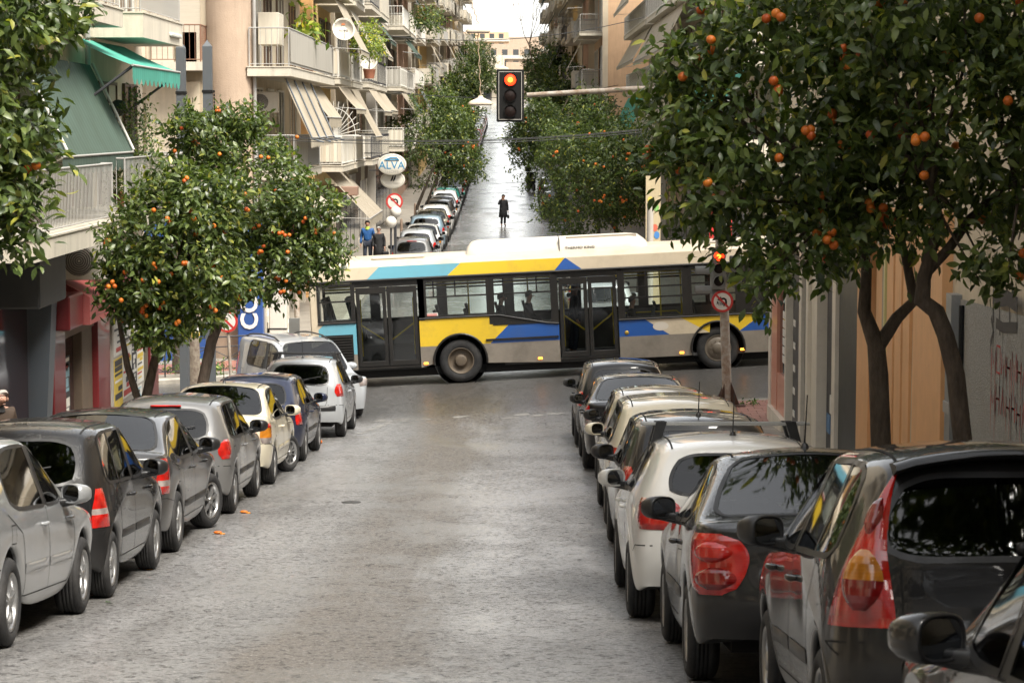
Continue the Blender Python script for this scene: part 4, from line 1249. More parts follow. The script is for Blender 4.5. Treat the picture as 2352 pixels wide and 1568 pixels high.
# flank pieces: (name, material, polygon in picture units or bus units)
def panel(name, m, poly, par=None, out=0.0, thick=.03):
    """poly in (x, z) on the near flank, follows the lean of the cantrail"""
    s = MB()
    zs = [q[1] for q in poly]
    front = [(x, yside(z) - out, z) for x, z in poly]; back = [(x, yside(z) + thick, z) for x, z in poly]
    n = len(poly)
    s.add(front + back, [tuple(range(n))] + [(k, n + k, n + (k + 1) % n, (k + 1) % n) for k in range(n)])
    o = bp(s, name, m, par); return o
P_ = lambda *pts: [ub(u, v) for u, v in pts]
def band(name, m, xb0, xb1, xt0, xt1, z0=ZB + .03, z1=ZT):
    s = MB(); rows = []
    for k in range(5):
        f = k / 4; z = z0 + (z1 - z0) * f
        rows.append([(xb0 + (xt0 - xb0)*f, yside(z) + .004 - (.003 if m is not M_BCRM else 0), z), (xb1 + (xt1 - xb1)*f, yside(z) + .004 - (.003 if m is not M_BCRM else 0), z)])
    s.grid(rows, 0, True); return bp(s, name, m)
X = lambda u: (u - 715) / 101.0
band('cantrail_panel', M_BCRM, .06, X(850), .06, X(880))
band('cantrail_panel', M_BLBL, X(850), X(1035), X(880), X(1068))
band('cantrail_panel', M_BYEL, X(1035), X(1283), X(1068), X(1308))
s = MB(); s.add([(X(1283), yside(ZB + .03) + .001, ZB + .03), (X(1347), yside(ZB + .03) + .001, ZB + .03), (X(1309), yside(ZT) + .001, ZT)], [(0, 1, 2)]); bp(s, 'cantrail_panel', M_BBLU)
s = MB(); s.add([(X(1347), yside(ZB + .03) + .004, ZB + .03), (LB - .06, yside(ZB + .03) + .004, ZB + .03), (LB - .06, yside(ZT) + .004, ZT), (X(1309), yside(ZT) + .004, ZT)], [(0, 1, 2, 3)]); bp(s, 'cantrail_panel', M_BCRM)
s = MB(); s.tube([(0.02, -.012, ZB + .01), (LB - .1, -.012, ZB + .01)], .03, 8); bp(s, 'rain_gutter', M_BBLK)
# lower flank: levels
Z0, ZSK, ZS1, ZS2 = .36, .86, 1.50, 1.25      # skirt bottom, skirt top, sill rear, sill front
def arch_pts(cx, r, z0, n=14, rev=False):
    a0 = math.asin(min(1, (z0 - .50) / r)) if abs(z0 - .5) < r else 0
    pts = [(cx - r * math.cos(a), .50 + r * math.sin(a)) for a in [a0 + (math.pi - 2 * a0) * k / n for k in range(n + 1)]]
    return pts[::-1] if rev else pts
RW, FW, RA = 3.39, 9.28, .60
D1a, D1b, D2a, D2b = X(820), X(966), X(1288), X(1426)
# rear corner
panel('side_panel', M_BCRM, [(.03, ZSK), (X(733), ZSK), (X(733), 2.43), (.03, 2.43)])
panel('side_panel', M_BCRM, [(X(733), 1.36), (X(745), 1.47), (X(733), 1.47)])
panel('side_panel', M_BLBL, [(X(733), ZSK - .1), (D1a, ZSK - .1), (D1a, 1.47), (X(747), 1.47), (X(733), 1.36)])
panel('side_panel', M_BGRY, [(.03, .42), (D1a, .40), (D1a, ZSK - .1), (.03, ZSK - .0)])
gr = MB(); gr.box((X(738), -.012, .62), (X(812), .0, 1.22)); g_ = bp(gr, 'engine_grille', M_BBLK)
for k in range(9):
    q = MB(); q.add([(X(741), -.014, .65 + k*.062), (X(809), -.014, .65 + k*.062), (X(809), -.034, .675 + k*.062), (X(741), -.034, .675 + k*.062), (X(741), -.014, .70 + k*.062 - .012), (X(809), -.014, .70 + k*.062 - .012)], [(0,1,2,3), (3,2,5,4)]); bp(q, 'grille_slat', M_BBLK, g_)
# between the doors: yellow / blue, split by a slanting line
yl = [(D1b, ZSK)] + [(x, z) for x, z in arch_pts(RW, RA, ZSK)] + [(X(1128), ZSK), (X(1188), 1.42), (X(1151), 1.50), (D1b, 1.50)]
panel('side_panel', M_BYEL, yl)
panel('side_panel', M_BBLU, [(X(1128), ZSK), (D2a, ZSK), (D2a, 1.24), (X(1260), 1.27), (X(1188), 1.42)])
panel('skirt', M_BGRY, [(D1b, Z0 + .02)] + [(RW - RA * 1.0, Z0 + .1), (RW - RA, .5)] + [p for p in arch_pts(RW, RA, .5) if p[0] < RW and p[1] < ZSK][1:] + [(RW - math.sqrt(RA**2 - .36**2), ZSK), (D1b, ZSK)])
panel('skirt', M_BGRY, [(RW + math.sqrt(RA**2 - .36**2), ZSK)] + [p for p in arch_pts(RW, RA, .5) if p[0] > RW and p[1] < ZSK] + [(RW + RA, Z0 + .06), (D2a, Z0), (D2a, ZSK)])
s = MB(); s.box((X(1118), -.03, .925), (D2a - .02, -.0, .965)); bp(s, 'rub_rail', M_BBLK)
# ahead of the second door: blue / cream / yellow / blue
panel('side_panel', M_BBLU, [(D2b, ZSK), (X(1542), ZSK), (X(1484), 1.25), (D2b, 1.25)])
panel('side_panel', M_BCRM, [(X(1542), ZSK), (X(1634), ZSK), (X(1566), 1.25), (X(1484), 1.25)])
panel('side_panel', M_BYEL, [(X(1634), ZSK)] + [p for p in arch_pts(FW, RA, ZSK) if p[0] > X(1634)] + [(X(1702), ZSK), (X(1762), 1.25), (X(1566), 1.25)])
panel('side_panel', M_BBLU, [(X(1702), ZSK), (X(1772), ZSK), (X(1772), 1.25), (X(1762), 1.25)])
panel('side_panel', M_BCRM, [(X(1772) + 1.05, ZSK), (LB - .1, ZSK), (LB - .1, 1.25), (X(1772) + 1.05, 1.25)])
panel('skirt', M_BGRY, [(D2b, Z0), (FW - RA, Z0), (FW - RA, .5)] + [p for p in arch_pts(FW, RA, .5) if p[0] < FW and p[1] < ZSK][1:] + [(FW - math.sqrt(RA**2 - .36**2), ZSK), (D2b, ZSK)])
panel('skirt', M_BGRY, [(FW + math.sqrt(RA**2 - .36**2), ZSK)] + [p for p in arch_pts(FW, RA, .5) if p[0] > FW and p[1] < ZSK] + [(FW + RA, Z0), (X(1772), Z0), (X(1772), ZSK)])
# arch trims and wheels
for cx in (RW, FW):
    s = MB(); pts = [(cx + (RA + .01) * math.cos(a), -.012, .50 + (RA + .01) * math.sin(a)) for a in [-.12 + (math.pi + .24) * k / 20 for k in range(21)]]
    s.tube(pts, .028, 6); bp(s, 'wheel_arch', M_BBLK)
    s = MB(); s.lathe([(.03, RA), (.55, RA), (.55, .01)], 24, 'y', (cx, 0, .5)); bp(s, 'wheel_housing', M_UND)
M_BRIM = mat('bus_rim', (.11, .085, .06), rough=.6, dirt=.8, dirtcol=(.05, .04, .03), var=.3)
M_BRIM2 = mat('bus_front_rim', (.15, .125, .095), rough=.5, dirt=.6, dirtcol=(.08, .06, .05))
r = .49
for cx, concave in ((RW, True), (FW, False)):
    for yy, sg in ((.0, 1), (WB, -1)):
        s = MB(); q = lambda a: yy + sg * a
        s.lathe([(q(.05), .30), (q(.035), .32), (q(.03), .40), (q(.05), .47), (q(.09), r), (q(.16), r), (q(.165), r - .012), (q(.175), r - .012), (q(.18), r), (q(.27), r), (q(.31), .46), (q(.32), .32), (q(.30), .30)], 40, 'y', (cx, 0, r))
        w = bp(s, 'tyre', M_RUB)
        s = MB()
        if concave: prof = [(q(.05), .305), (q(.035), .295), (q(.06), .275), (q(.12), .25), (q(.135), .22), (q(.14), .15), (q(.10), .14), (q(.06), .125), (q(.055), .11), (q(.045), .06), (q(.045), .001)]
        else: prof = [(q(.05), .305), (q(.035), .295), (q(.05), .285), (q(.06), .26), (q(.035), .23), (q(.015), .20), (q(.02), .14), (q(.0), .12), (q(-.02), .09), (q(-.025), .001)]
        s.lathe(prof, 32, 'y', (cx, 0, r)); rm = bp(s, 'rim', M_BRIM if concave else M_BRIM2, w)
        if yy == 0:
            nb = 10
            for k in range(nb):
                a = 2 * math.pi * k / nb; n_ = MB(); rb = .185 if concave else .17
                n_.lathe([(q(.15 if concave else .03), .014), (q(.115 if concave else -.005), .014), (q(.115 if concave else -.005), .001)], 6, 'y', (cx + rb * math.cos(a), 0, r + rb * math.sin(a)))
                if concave: pass
                bp(n_, 'wheel_nut', M_BRIM, w) if not concave else None
# window band: black frames with panes
def frame(name, x0, x1, z0, z1, w=.05, y=0.0, poly=None, par=None):
    s = MB()
    for (a, b, c, d) in ((x0, x1, z0, z0 + w), (x0, x1, z1 - w, z1), (x0, x0 + w, z0 + w, z1 - w), (x1 - w, x1, z0 + w, z1 - w)):
        s.box((a, y - .012, c), (b, y + .035, d))
    return bp(s, name, M_BBLK, par)
def pane(x0, x1, z0, z1, y=.012, m=None, par=None, name='pane'):
    s = MB(); s.quad((x0, y, z0), (x1, y, z0), (x1, y, z1), (x0, y, z1)); return bp(s, name, m or M_BGLS, par)
def fill(x0, x1, z0, z1, name='pillar', m=None):
    s = MB(); s.box((x0, -.004, z0), (x1, .04, z1)); return bp(s, name, m or M_BBLK)
fill(.03, X(733) + .02, 2.36, 2.44, 'header'); fill(X(733), D1a, 2.40, 2.44, 'header')
WZ1 = 2.38
def window(x0, x1, z0, z1=WZ1, bars=(), mull=(), w=.05):
    f = frame('window_frame', x0, x1, z0, z1, w)
    pane(x0 + .03, x1 - .03, z0 + .03, z1 - .03, par=f)
    for zz in bars:
        s = MB(); s.box((x0 + w, -.006, zz - .018), (x1 - w, .02, zz + .018)); bp(s, 'transom', M_BBLK, f)
    for (xx, za, zb) in mull:
        s = MB(); s.box((xx - .016, -.006, za), (xx + .016, .02, zb)); bp(s, 'mullion', M_BBLK, f)
    return f
window(X(733), D1a - .04, 1.50, WZ1, (1.98,), ())
fill(D1b, X(980), 1.50, 2.44)
window(X(980), X(1128), 1.50, WZ1, (1.98, 2.27), ((X(1002), 1.98, 2.36), (X(1052), 1.98, 2.36)))
window(X(1136), X(1276), 1.27, WZ1, (1.98, 2.27), ((X(1140), 1.98, 2.36), (X(1163), 1.98, 2.36), (X(1240), 1.98, 2.36)))
s = MB(); s.add([(X(1136), -.004, 1.27), (X(1260), -.004, 1.27), (X(1151), -.004, 1.52), (X(1136), -.004, 1.52)], [(0, 1, 2, 3)]); bp(s, 'slanted_sill', M_BBLK)
fill(X(1128), X(1136), 1.3, 2.44); fill(X(1276), D2a, 1.22, 2.44)
fill(D2b, X(1437), 1.25, 2.44)
window(X(1437), X(1580), 1.25, WZ1, (1.74, 1.98), ((X(1492), 1.75, 2.36),))
fill(X(1580), X(1592), 1.25, 2.44)
window(X(1592), X(1702), 1.25, WZ1, (1.74, 2.0))
fill(X(1702), X(1772), 1.25, 2.44)
for a, b in ((D1b, X(980)), (D1a - .04, D1a), (D1b, D1b + .02)): fill(a, b, 1.46, 2.44)
s = MB(); s.box((D1b, -.004, 2.38), (LB - .3, .04, 2.44)); bp(s, 'header', M_BBLK)
s = MB(); s.tube([(X(733), -.01, 1.49), (D1a, -.01, 1.49)], .022, 6); bp(s, 'sill_trim', M_BBLK)
s = MB(); s.tube([(D1b, -.01, 1.50), (X(1151), -.01, 1.50), (X(1260), -.01, 1.27), (D2a, -.01, 1.245)], .022, 6); bp(s, 'sill_trim', M_BBLK)
s = MB(); s.tube([(D2b, -.01, 1.25), (X(1772), -.01, 1.25)], .022, 6); bp(s, 'sill_trim', M_BBLK)
# doors: two leaves each, with glass and a yellow bar
def door(xa, xb, par=bus):
    t_ = MB()
    zb_, zt_ = .40, 2.41
    t_.box((xa, .02, 2.28), (xb, .06, zt_)); t_.box((xa, .02, zb_), (xb, .07, zb_ + .05))
    d = bp(t_, 'door', M_BBLK)
    xm = (xa + xb) / 2
    for k, (p, q) in enumerate(((xa + .03, xm - .01), (xm + .01, xb - .03))):
        f = MB(); w = .085
        for (a, b, c, e) in ((p, q, zb_ + .06, zb_ + .18), (p, q, 2.12, 2.27), (p, p + w, zb_ + .18, 2.12), (q - w, q, zb_ + .18, 2.12)):
            f.bbox((a, .008, c), (b, .045, e), .006)
        if xa > 3: f.box((p + w, .012, 1.98), (q - w, .03, 2.02))
        bp(f, 'door_leaf', M_BBLK, d)
        pane(p + w - .01, q - w + .01, zb_ + .16, 2.14, .025, M_BGLD, d)
        b = MB()
        if k == 0: pts = [(p + w + .0, .045, 1.42), (q - w, .045, 1.06)]
        else: pts = [(p + w, .045, 1.06), (q - w, .045, 1.42)]
        b.tube(pts, .019, 8); bp(b, 'door_rail', M_YPOLE, d)
        b = MB(); b.tube([(p + w + .01 if k == 0 else q - w - .01, .07, .7), (p + w + .01 if k == 0 else q - w - .01, .07, 2.0)], .014, 6); bp(b, 'door_rail', M_YPOLE, d)
door(D1a, D1b); door(D2a, D2b); door(X(1772), X(1772) + 1.05)
# far flank, ends, floor
s = MB(); s.box((.03, WB - .03, .4), (LB - .05, WB, 1.30)); bp(s, 'far_side_panel', M_BINT)
for xa, xb in ((.1, 1.3), (1.4, 2.9), (3.0, 4.5), (4.6, 6.1), (6.2, 7.7), (7.8, 9.3), (9.4, 11.0)):
    f = frame('window_frame', xa, xb, 1.30, 2.40, .07, WB - .02)
    pane(xa + .04, xb - .04, 1.34, 2.36, WB - .01, par=f)
    s = MB(); s.box((xa, WB - .02, 2.0), (xb, WB, 2.04)); bp(s, 'transom', M_BBLK, f)
    s = MB(); s.box((xb, WB - .03, 1.3), (xb + .1, WB, 2.45)); bp(s, 'pillar', M_BBLK)
s = MB(); s.box((.0, .03, .42), (.05, WB - .03, 2.86)); bp(s, 'rear_end', M_BCRM)
s = MB(); s.add([(LB - .3, 0, .4), (LB, .2, .4), (LB, WB - .2, .4), (LB - .3, WB, .4), (LB - .3, 0, 2.86), (LB - .15, .2, 2.88), (LB - .15, WB - .2, 2.88), (LB - .3, WB, 2.86)], [(0,1,5,4), (1,2,6,5), (2,3,7,6)]); bp(s, 'front_end', M_BCRM)
s = MB(); s.box((.05, .08, .36), (2.6, WB - .05, .95)); s.box((2.6, .6, .36), (4.4, WB - .05, .62)); s.box((4.4, .08, .34), (LB - .3, WB - .05, .40)); bp(s, 'floor', M_BFLOOR)
s = MB(); s.box((.05, .05, 2.42), (LB - .2, WB - .05, 2.46)); bp(s, 'ceiling', M_BINT)
s = MB(); s.box((.3, .2, .18), (LB - .5, WB - .2, .36)); bp(s, 'chassis', M_UND)
# seats, rails
def bseat(x, y, z, rev=False):
    s = MB(); d = -1 if rev else 1
    s.bbox((x - .21, y - .21, z + .38), (x + .21, y + .21, z + .46), .03)
    s.add([(x - d*.22, y - .21, z + .42), (x - d*.22, y + .21, z + .42), (x - d*.36, y + .20, z + 1.02), (x - d*.36, y - .20, z + 1.02), (x - d*.16, y - .21, z + .46), (x - d*.16, y + .21, z + .46), (x - d*.30, y + .18, z + 1.03), (x - d*.30, y - .18, z + 1.03)],
          [(0,1,2,3), (4,7,6,5), (0,3,7,4), (1,5,6,2), (3,2,6,7)])
    s.tube([(x, y, z), (x, y, z + .4)], .03, 6)
    bp(s, 'passenger_seat', M_BSEAT)
for x in (.6, 1.15): bseat(x, .45, 1.0); bseat(x, .92, 1.0); bseat(x, 1.9, .95)
for x in (3.15, 3.85, 4.55, 5.2): bseat(x, .42 if x < 4.4 else .45, .62 if x < 4.4 else .40); bseat(x, 2.05, .62)
for x in (7.55, 8.3, 9.2): bseat(x, .45, .45, True); bseat(x, 2.05, .45)
for x, y in ((D1a - .1, .5), (D1b + .1, .5), (3.62, .75), (D2a - .1, .55), (D2b + .1, .55), (8.05, .7), (9.55, .7), (5.0, 1.7), (8.6, 1.7)):
    s = MB(); s.tube([(x, y, .5), (x, y, 2.42)], .018, 8); bp(s, 'grab_pole', M_YPOLE)
for y in (.7, 1.75):
    s = MB(); s.tube([(.3, y, 2.2), (10.6, y, 2.2)], .016, 6); bp(s, 'grab_rail', M_YPOLE)
s = MB(); s.tube([(D2b + .1, .62, 1.35), (8.4, .62, 1.35), (8.7, .62, 1.1)], .016, 6); bp(s, 'grab_rail', M_YPOLE)
# roof gear
M_ACW = mat('air_unit_white', (.58, .53, .45), rough=.4, dirt=.2, dirtcol=(.4, .34, .25))
ac = MB()
xa, xb = X(1080), X(1505)
prof = [(.30, 2.84), (.34, 3.02), (.46, 3.11), (.80, 3.15), (1.7, 3.15), (2.04, 3.11), (2.16, 3.02), (2.2, 2.84)]
rows = []
for x, k in ((xa, .0), (xa + .03, .55), (xa + .12, .9), (xa + .25, 1), (xb - .45, 1), (xb - .2, .9), (xb - .05, .5), (xb, .0)):
    rows.append([(x, 1.25 + (a - 1.25) * (.9 + .1 * k), 2.86 + (b - 2.86) * k) for a, b in prof])
ac.grid(rows, 0, True); aco = bp(ac, 'air_conditioning_unit', M_ACW)
s = MB(); s.box((X(1297), .30, 2.87), (X(1297) + .015, 2.1, 3.156)); bp(s, 'unit_joint', M_SEAM, aco)
s = MB(); s.box((X(1315), .62, 3.11), (X(1478), .95, 3.162)); bp(s, 'intake_grille', mat('intake_mesh', (.30, .26, .21), rough=.8), aco)
letters('lettering', 'THERMO KING', .085, M_BBLK, bus, (X(1345), .31, 2.93), (R(90), 0, 0), sx=1.2)
h = MB(); h.bbox((X(862), .30, 2.87), (X(985), .95, 2.93), .02); bp(h, 'roof_hatch', mat('hatch_grey', (.42, .39, .33), rough=.5))
h = MB(); h.bbox((X(1640), .30, 2.87), (X(1760), .95, 2.93), .02); bp(h, 'roof_hatch', MATS['hatch_grey'])
# marker lights, fuel flap, sticker, emblem
for u, v in ((977, 843), (1241, 831), (1568, 818), (1708, 810)):
    x, z = ub(u, v); s = MB(); s.bbox((x - .05, -.02, z - .025), (x + .05, .0, z + .025), .008); bp(s, 'marker_light', M_AMBON)
x, z = ub(1443, 772); s = MB(); s.lathe([(-.012, .001), (-.012, .045), (.0, .05)], 16, 'y', (x, 0, z)); bp(s, 'filler_cap', mat('brass', (.45, .30, .06), rough=.4, metal=.6))
s = MB(); s.box((X(983), -.008, 1.54), (X(1010), -.001, 1.62)); st_ = bp(s, 'notice_sticker', mat('sticker_white', (.7, .68, .64)))
for k in range(2):
    s = MB(); s.box((X(985), -.010, 1.555 + k*.03), (X(1008), -.0085, 1.572 + k*.03)); bp(s, 'notice_text', mat('sticker_red', (.5, .05, .04)), st_)
s = MB(); s.lathe([(-.0035, .001), (-.0035, 1.0)], 28, 'y'); s.v = [(X(1522) + a * .18, b, 1.06 + c * .10) for a, b, c in s.v]; bp(s, 'faded_disc', mat('faded_cream', (.58, .53, .46), rough=.5))
# ------------------------------------------------------------------ buildings
def wallm(name, col, **k):
    kw = dict(rough=.85, var=.10, vscale=1.3, bump=.22, bscale=55, streak=.38, dirtcol=tuple(c * .42 for c in col)); kw.update(k)
    return mat(name, col, **kw)
M_CREAM = wallm('cream_render', (.56, .48, .36)); M_BEIGE = wallm('beige_stucco', (.40, .30, .22), bump=.5, bscale=28)
M_TANW = wallm('tan_render', (.55, .37, .23)); M_YELW = wallm('yellow_render', (.66, .47, .21)); M_ORAW = wallm('apricot_render', (.62, .36, .15))
M_WHTW = wallm('white_render', (.62, .57, .48)); M_GREYW = wallm('grey_render', (.36, .33, .29)); M_PINKW = wallm('pink_render', (.50, .33, .25))
M_SLABW = wallm('balcony_concrete', (.55, .50, .41), streak=.5); M_SOFF = mat('balcony_soffit', (.30, .27, .22), rough=.9, dirt=.3)
M_DGLASS = mat('window_glass_dark', (.035, .038, .04), rough=.06, spec=.7); M_SHUT = mat('roller_shutter', (.46, .41, .33), rough=.6, var=.08, stretch=(1, 1, 14), vscale=2)
M_BRSH = mat('brown_shutter', (.12, .075, .05), rough=.6); M_RAILG = mat('railing_grey', (.34, .33, .31), rough=.5, dirt=.3); M_RAILW = mat('railing_white', (.62, .60, .55), rough=.5, dirt=.4, dirtcol=(.25, .2, .15))
M_RAILB = mat('railing_brown', (.20, .10, .06), rough=.6); M_RAILD = mat('railing_dark', (.05, .05, .055), rough=.5)
M_PANW = mat('balcony_sheet_white', (.58, .53, .43), rough=.6, streak=.4, dirtcol=(.2, .17, .12)); M_PANG = mat('balcony_sheet_grey', (.34, .32, .28), rough=.6, streak=.45, dirtcol=(.14, .12, .10))
def cloth(name, a, b, n=26.0, axis=1):
    """awning canvas, woven in stripes across the street direction"""
    if name in MATS: return MATS[name]
    m = mat(name, a, rough=.85); nt, N, Lk = m.node_tree, m.node_tree.nodes, m.node_tree.links
    tc = N.new('ShaderNodeTexCoord'); sx = N.new('ShaderNodeSeparateXYZ'); Lk.new(tc.outputs['Object'], sx.inputs[0])
    w = N.new('ShaderNodeMath'); w.operation = 'MULTIPLY'; w.inputs[1].default_value = n; Lk.new(sx.outputs[axis], w.inputs[0])
    sn = N.new('ShaderNodeMath'); sn.operation = 'SINE'; Lk.new(w.outputs[0], sn.inputs[0])
    r = N.new('ShaderNodeMapRange'); r.inputs[1].default_value = .2; r.inputs[2].default_value = .5; Lk.new(sn.outputs[0], r.inputs[0])
    ns = N.new('ShaderNodeTexNoise'); ns.inputs['Scale'].default_value = 1.4; ns.inputs['Detail'].default_value = 6; Lk.new(tc.outputs['Object'], ns.inputs['Vector'])
    mx = N.new('ShaderNodeMix'); mx.data_type = 'RGBA'; mx.inputs[6].default_value = (*a, 1); mx.inputs[7].default_value = (*b, 1); Lk.new(r.outputs[0], mx.inputs[0])
    m2 = N.new('ShaderNodeMix'); m2.data_type = 'RGBA'; m2.blend_type = 'MULTIPLY'; Lk.new(ns.outputs[0], m2.inputs[0]); Lk.new(mx.outputs[2], m2.inputs[6]); m2.inputs[7].default_value = (.62, .58, .52, 1)
    b_ = N['Principled BSDF']; Lk.new(m2.outputs[2], b_.inputs['Base Color'])
    tr = N.new('ShaderNodeBsdfTranslucent'); Lk.new(m2.outputs[2], tr.inputs[0])
    ms = N.new('ShaderNodeMixShader'); ms.inputs[0].default_value = .22
    out = [q for q in N if q.type == 'OUTPUT_MATERIAL'][0]
    Lk.new(b_.outputs[0], ms.inputs[1]); Lk.new(tr.outputs[0], ms.inputs[2]); Lk.new(ms.outputs[0], out.inputs[0])
    return m
C_BEI = cloth('beige_canvas', (.56, .50, .40), (.52, .46, .36)); C_GRN = cloth('green_canvas', (.085, .135, .11), (.10, .155, .125)); C_AQUA = cloth('aqua_canvas', (.08, .42, .34), (.10, .48, .38))
C_STR = cloth('striped_canvas', (.58, .53, .43), (.30, .25, .20), 22); C_WHT = cloth('white_canvas', (.66, .62, .53), (.60, .55, .45), 30); C_BLU = cloth('blue_grey_canvas', (.22, .26, .30), (.40, .40, .38), 24)
def awning(parent, m, p0, p1, q1, q0, val=.18, scallop=.0, sag=.04, arms=True, n=10, k=5, armm=None):
    """p0-p1 the top edge, q0-q1 the outer edge; q side carries the valance"""
    p0, p1, q0, q1 = map(Vector, (p0, p1, q0, q1)); s = MB(); rows = []
    for i in range(k + 1):
        f = i / k; rw = []
        for j in range(n + 1):
            g_ = j / n; a = p0.lerp(p1, g_); b = q0.lerp(q1, g_); p = a.lerp(b, f)
            p.z -= sag * math.sin(math.pi * f) * (1 + .25 * math.sin(j * 2.1)); rw.append(p)
        rows.append(rw)
    s.grid(rows, 0, True)
    o = s.build('awning', m, parent)
    if val:
        v = MB(); nn = n * 4
        top = [q0.lerp(q1, j / nn) for j in range(nn + 1)]
        bot = [t + Vector((.0, 0, -val - scallop * (abs(math.sin(math.pi * j / 4)) - .5) + random.uniform(-.008, .008))) for j, t in enumerate(top)]
        v.grid([top, bot], 0, True); v.build('valance', m, o)
    bar = MB(); bar.tube([q0, q1], .022, 6); bar.build('front_bar', armm or M_RAILG, o)
    if arms:
        for a, b in ((p0, q0), (p1, q1)):
            r_ = MB(); c = Vector((a.x, a.y, b.z + .05)); r_.tube([c, b], .014, 6); r_.build('awning_arm', armm or M_RAILG, o)
    return o
def railing(parent, path, h, kind, m, bars=.11, individual=False, base=0.06, n_max=400):
    """path: points along the slab edge"""
    path = [Vector(p) for p in path]
    fr = MB(); up = Vector((0, 0, h))
    for a, b in zip(path[:-1], path[1:]):
        fr.tube([a + up, b + up], .02, 6); fr.tube([a + Vector((0, 0, base)), b + Vector((0, 0, base))], .012, 5)
    for p in path: fr.tube([p, p + up], .018, 6)
    o = fr.build('railing', m, parent)
    if kind == 'bars':
        j = None if individual else MB()
        bm_ = None
        for a, b in zip(path[:-1], path[1:]):
            n = max(1, int((b - a).length / bars))
            for i in range(1, n):
                p = a.lerp(b, i / n)
                if individual:
                    if bm_ is None:
                        t_ = MB(); t_.tube([(0, 0, base), (0, 0, h)], .0075, 4, caps=False, smooth=False); bm_ = t_.mesh('bar', m)
                    link('bar', bm_, o, p - WOFF[o.name])
                else: j.tube([p + Vector((0, 0, base)), p + up], .008, 4, caps=False, smooth=False)
        if j: tag(j.build('railing_bars', m, o), kind='stuff')
    return o
def sheet_panel(parent, path, z0, z1, m, off=.0, corr=.012, name='balcony_sheet'):
    s = MB(); path = [Vector(p) for p in path]; rows = [[], []]
    for a, b in zip(path[:-1], path[1:]):
        n = max(2, int((b - a).length / .12)); d = (b - a).normalized(); nr = Vector((-d.y, d.x, 0))
        for i in range(n + 1):
            p = a.lerp(b, i / n) + nr * (corr if i % 2 else -corr)
            rows[0].append(p + Vector((0, 0, z0))); rows[1].append(p + Vector((0, 0, z1)))
    s.grid(rows, 0, False); return s.build(name, m, parent)
def slab_box(parent, x0, x1, y0, y1, z0, z1, m=None, lip=.03):
    s = MB(); xa, xb = min(x0, x1), max(x0, x1)
    s.box((xa, y0, z0), (xb, y1, z1))
    s.box((xa - .02, y0 - .02, z1 + .002), (xb + .02, y1 + .02, z1 + .03))
    return s.build('balcony', m or M_SLABW, parent)
def door_set(parent, side, xf, y, w, z, h, style, rng):
    """a balcony door or window set in the facade; frame + pane or shutter"""
    f = MB(); x = xf
    sx = side
    for (a, b, c, d) in ((y, y + .06, z, z + h), (y + w - .06, y + w, z, z + h), (y + .06, y + w - .06, z + h - .06, z + h), (y + w/2 - .03, y + w/2 + .03, z, z + h - .06)):
        f.box((min(x, x + sx*.06), a, c), (max(x, x + sx*.06), b, d))
    o = f.build('balcony_door', M_RAILW if rng.random() < .6 else M_BRSH, parent)
    p = MB(); p.box((min(x + sx*.01, x + sx*.03), y + .05, z + .02), (max(x + sx*.01, x + sx*.03), y + w - .05, z + h - .05))
    p.build('shutter' if style == 's' else 'pane', M_SHUT if style == 's' else M_DGLASS, o)
    return o
def ac_unit(loc, facing, label, group='air conditioning units on the facades', s=1.0):
    t = thing('air_conditioner', label, 'air conditioner', loc, facing, group)
    WOFF[t.name] = Vector()
    b = MB(); b.bbox((-.40*s, -.15*s, 0), (.40*s, .15*s, .56*s), .02); b.build('casing', mat('ac_casing', (.60, .57, .50), rough=.5, dirt=.4, dirtcol=(.28, .24, .18)), t, False)
    f = MB(); f.lathe([(-.165*s, .21*s), (-.152*s, .22*s)], 20, 'y', (-.09*s, 0, .28*s)); f.lathe([(-.155*s, .21*s), (-.155*s, .02)], 20, 'y', (-.09*s, 0, .28*s))
    f.build('fan_guard', mat('ac_fan', (.14, .13, .12), rough=.7), t, False)
    g_ = MB()
    for k in range(6): g_.lathe([(-.168*s, (.04 + k*.032)*s), (-.160*s, (.046 + k*.032)*s)], 18, 'y', (-.09*s, 0, .28*s))
    g_.build('grille_ring', MATS['ac_casing'], t, False)
    return t
def dish(loc, aim, r, label, text=None):
    t = thing('satellite_dish', label, 'satellite dish', loc, 0, 'satellite dishes on the balconies'); WOFF[t.name] = Vector()
    d = Vector(aim).normalized(); t.rotation_euler = d.to_track_quat('Y', 'Z').to_euler()
    m = MB(); m.lathe([(.0 + .28*r*(k/8)**2, max(.001, r*k/8)) for k in range(9)], 28, 'y'); m.lathe([(.28*r, r), (.26*r, r*1.02), (-.02, .02)], 28, 'y')
    m.build('reflector', mat('dish_white', (.62, .58, .50), rough=.5, dirt=.25, dirtcol=(.35, .28, .2)), t, False)
    a = MB(); a.tube([(0, .2*r, -r*.95), (0, r*.9, -r*.25)], .012, 6); a.bbox((-.04, r*.82, -r*.36), (.04, r*.98, -r*.18), .01); a.build('receiver_arm', M_RAILG, t, False)
    b = MB(); b.tube([(0, -.02, 0), (0, -.25, -.05), (0, -.25, -.5)], .02, 6); b.build('mounting', M_RAILG, t, False)
    if text:
        letters('lettering', text, r * .42, mat('dish_print', (.16, .12, .10)), t, (0, .06*r + .01, -.05*r), (R(90), 0, R(180)))
        f = MB()
        for k in range(5):
            a_ = R(-60 + 30 * k); f.tube([(math.sin(a_)*.10*r, .10*r, .36*r + math.cos(a_)*.06*r), (math.sin(a_)*.2*r, .12*r, .36*r + math.cos(a_)*.22*r)], .012, 5)
        f.build('emblem', mat('dish_print_orange', (.5, .16, .05)), t, False)
    return t
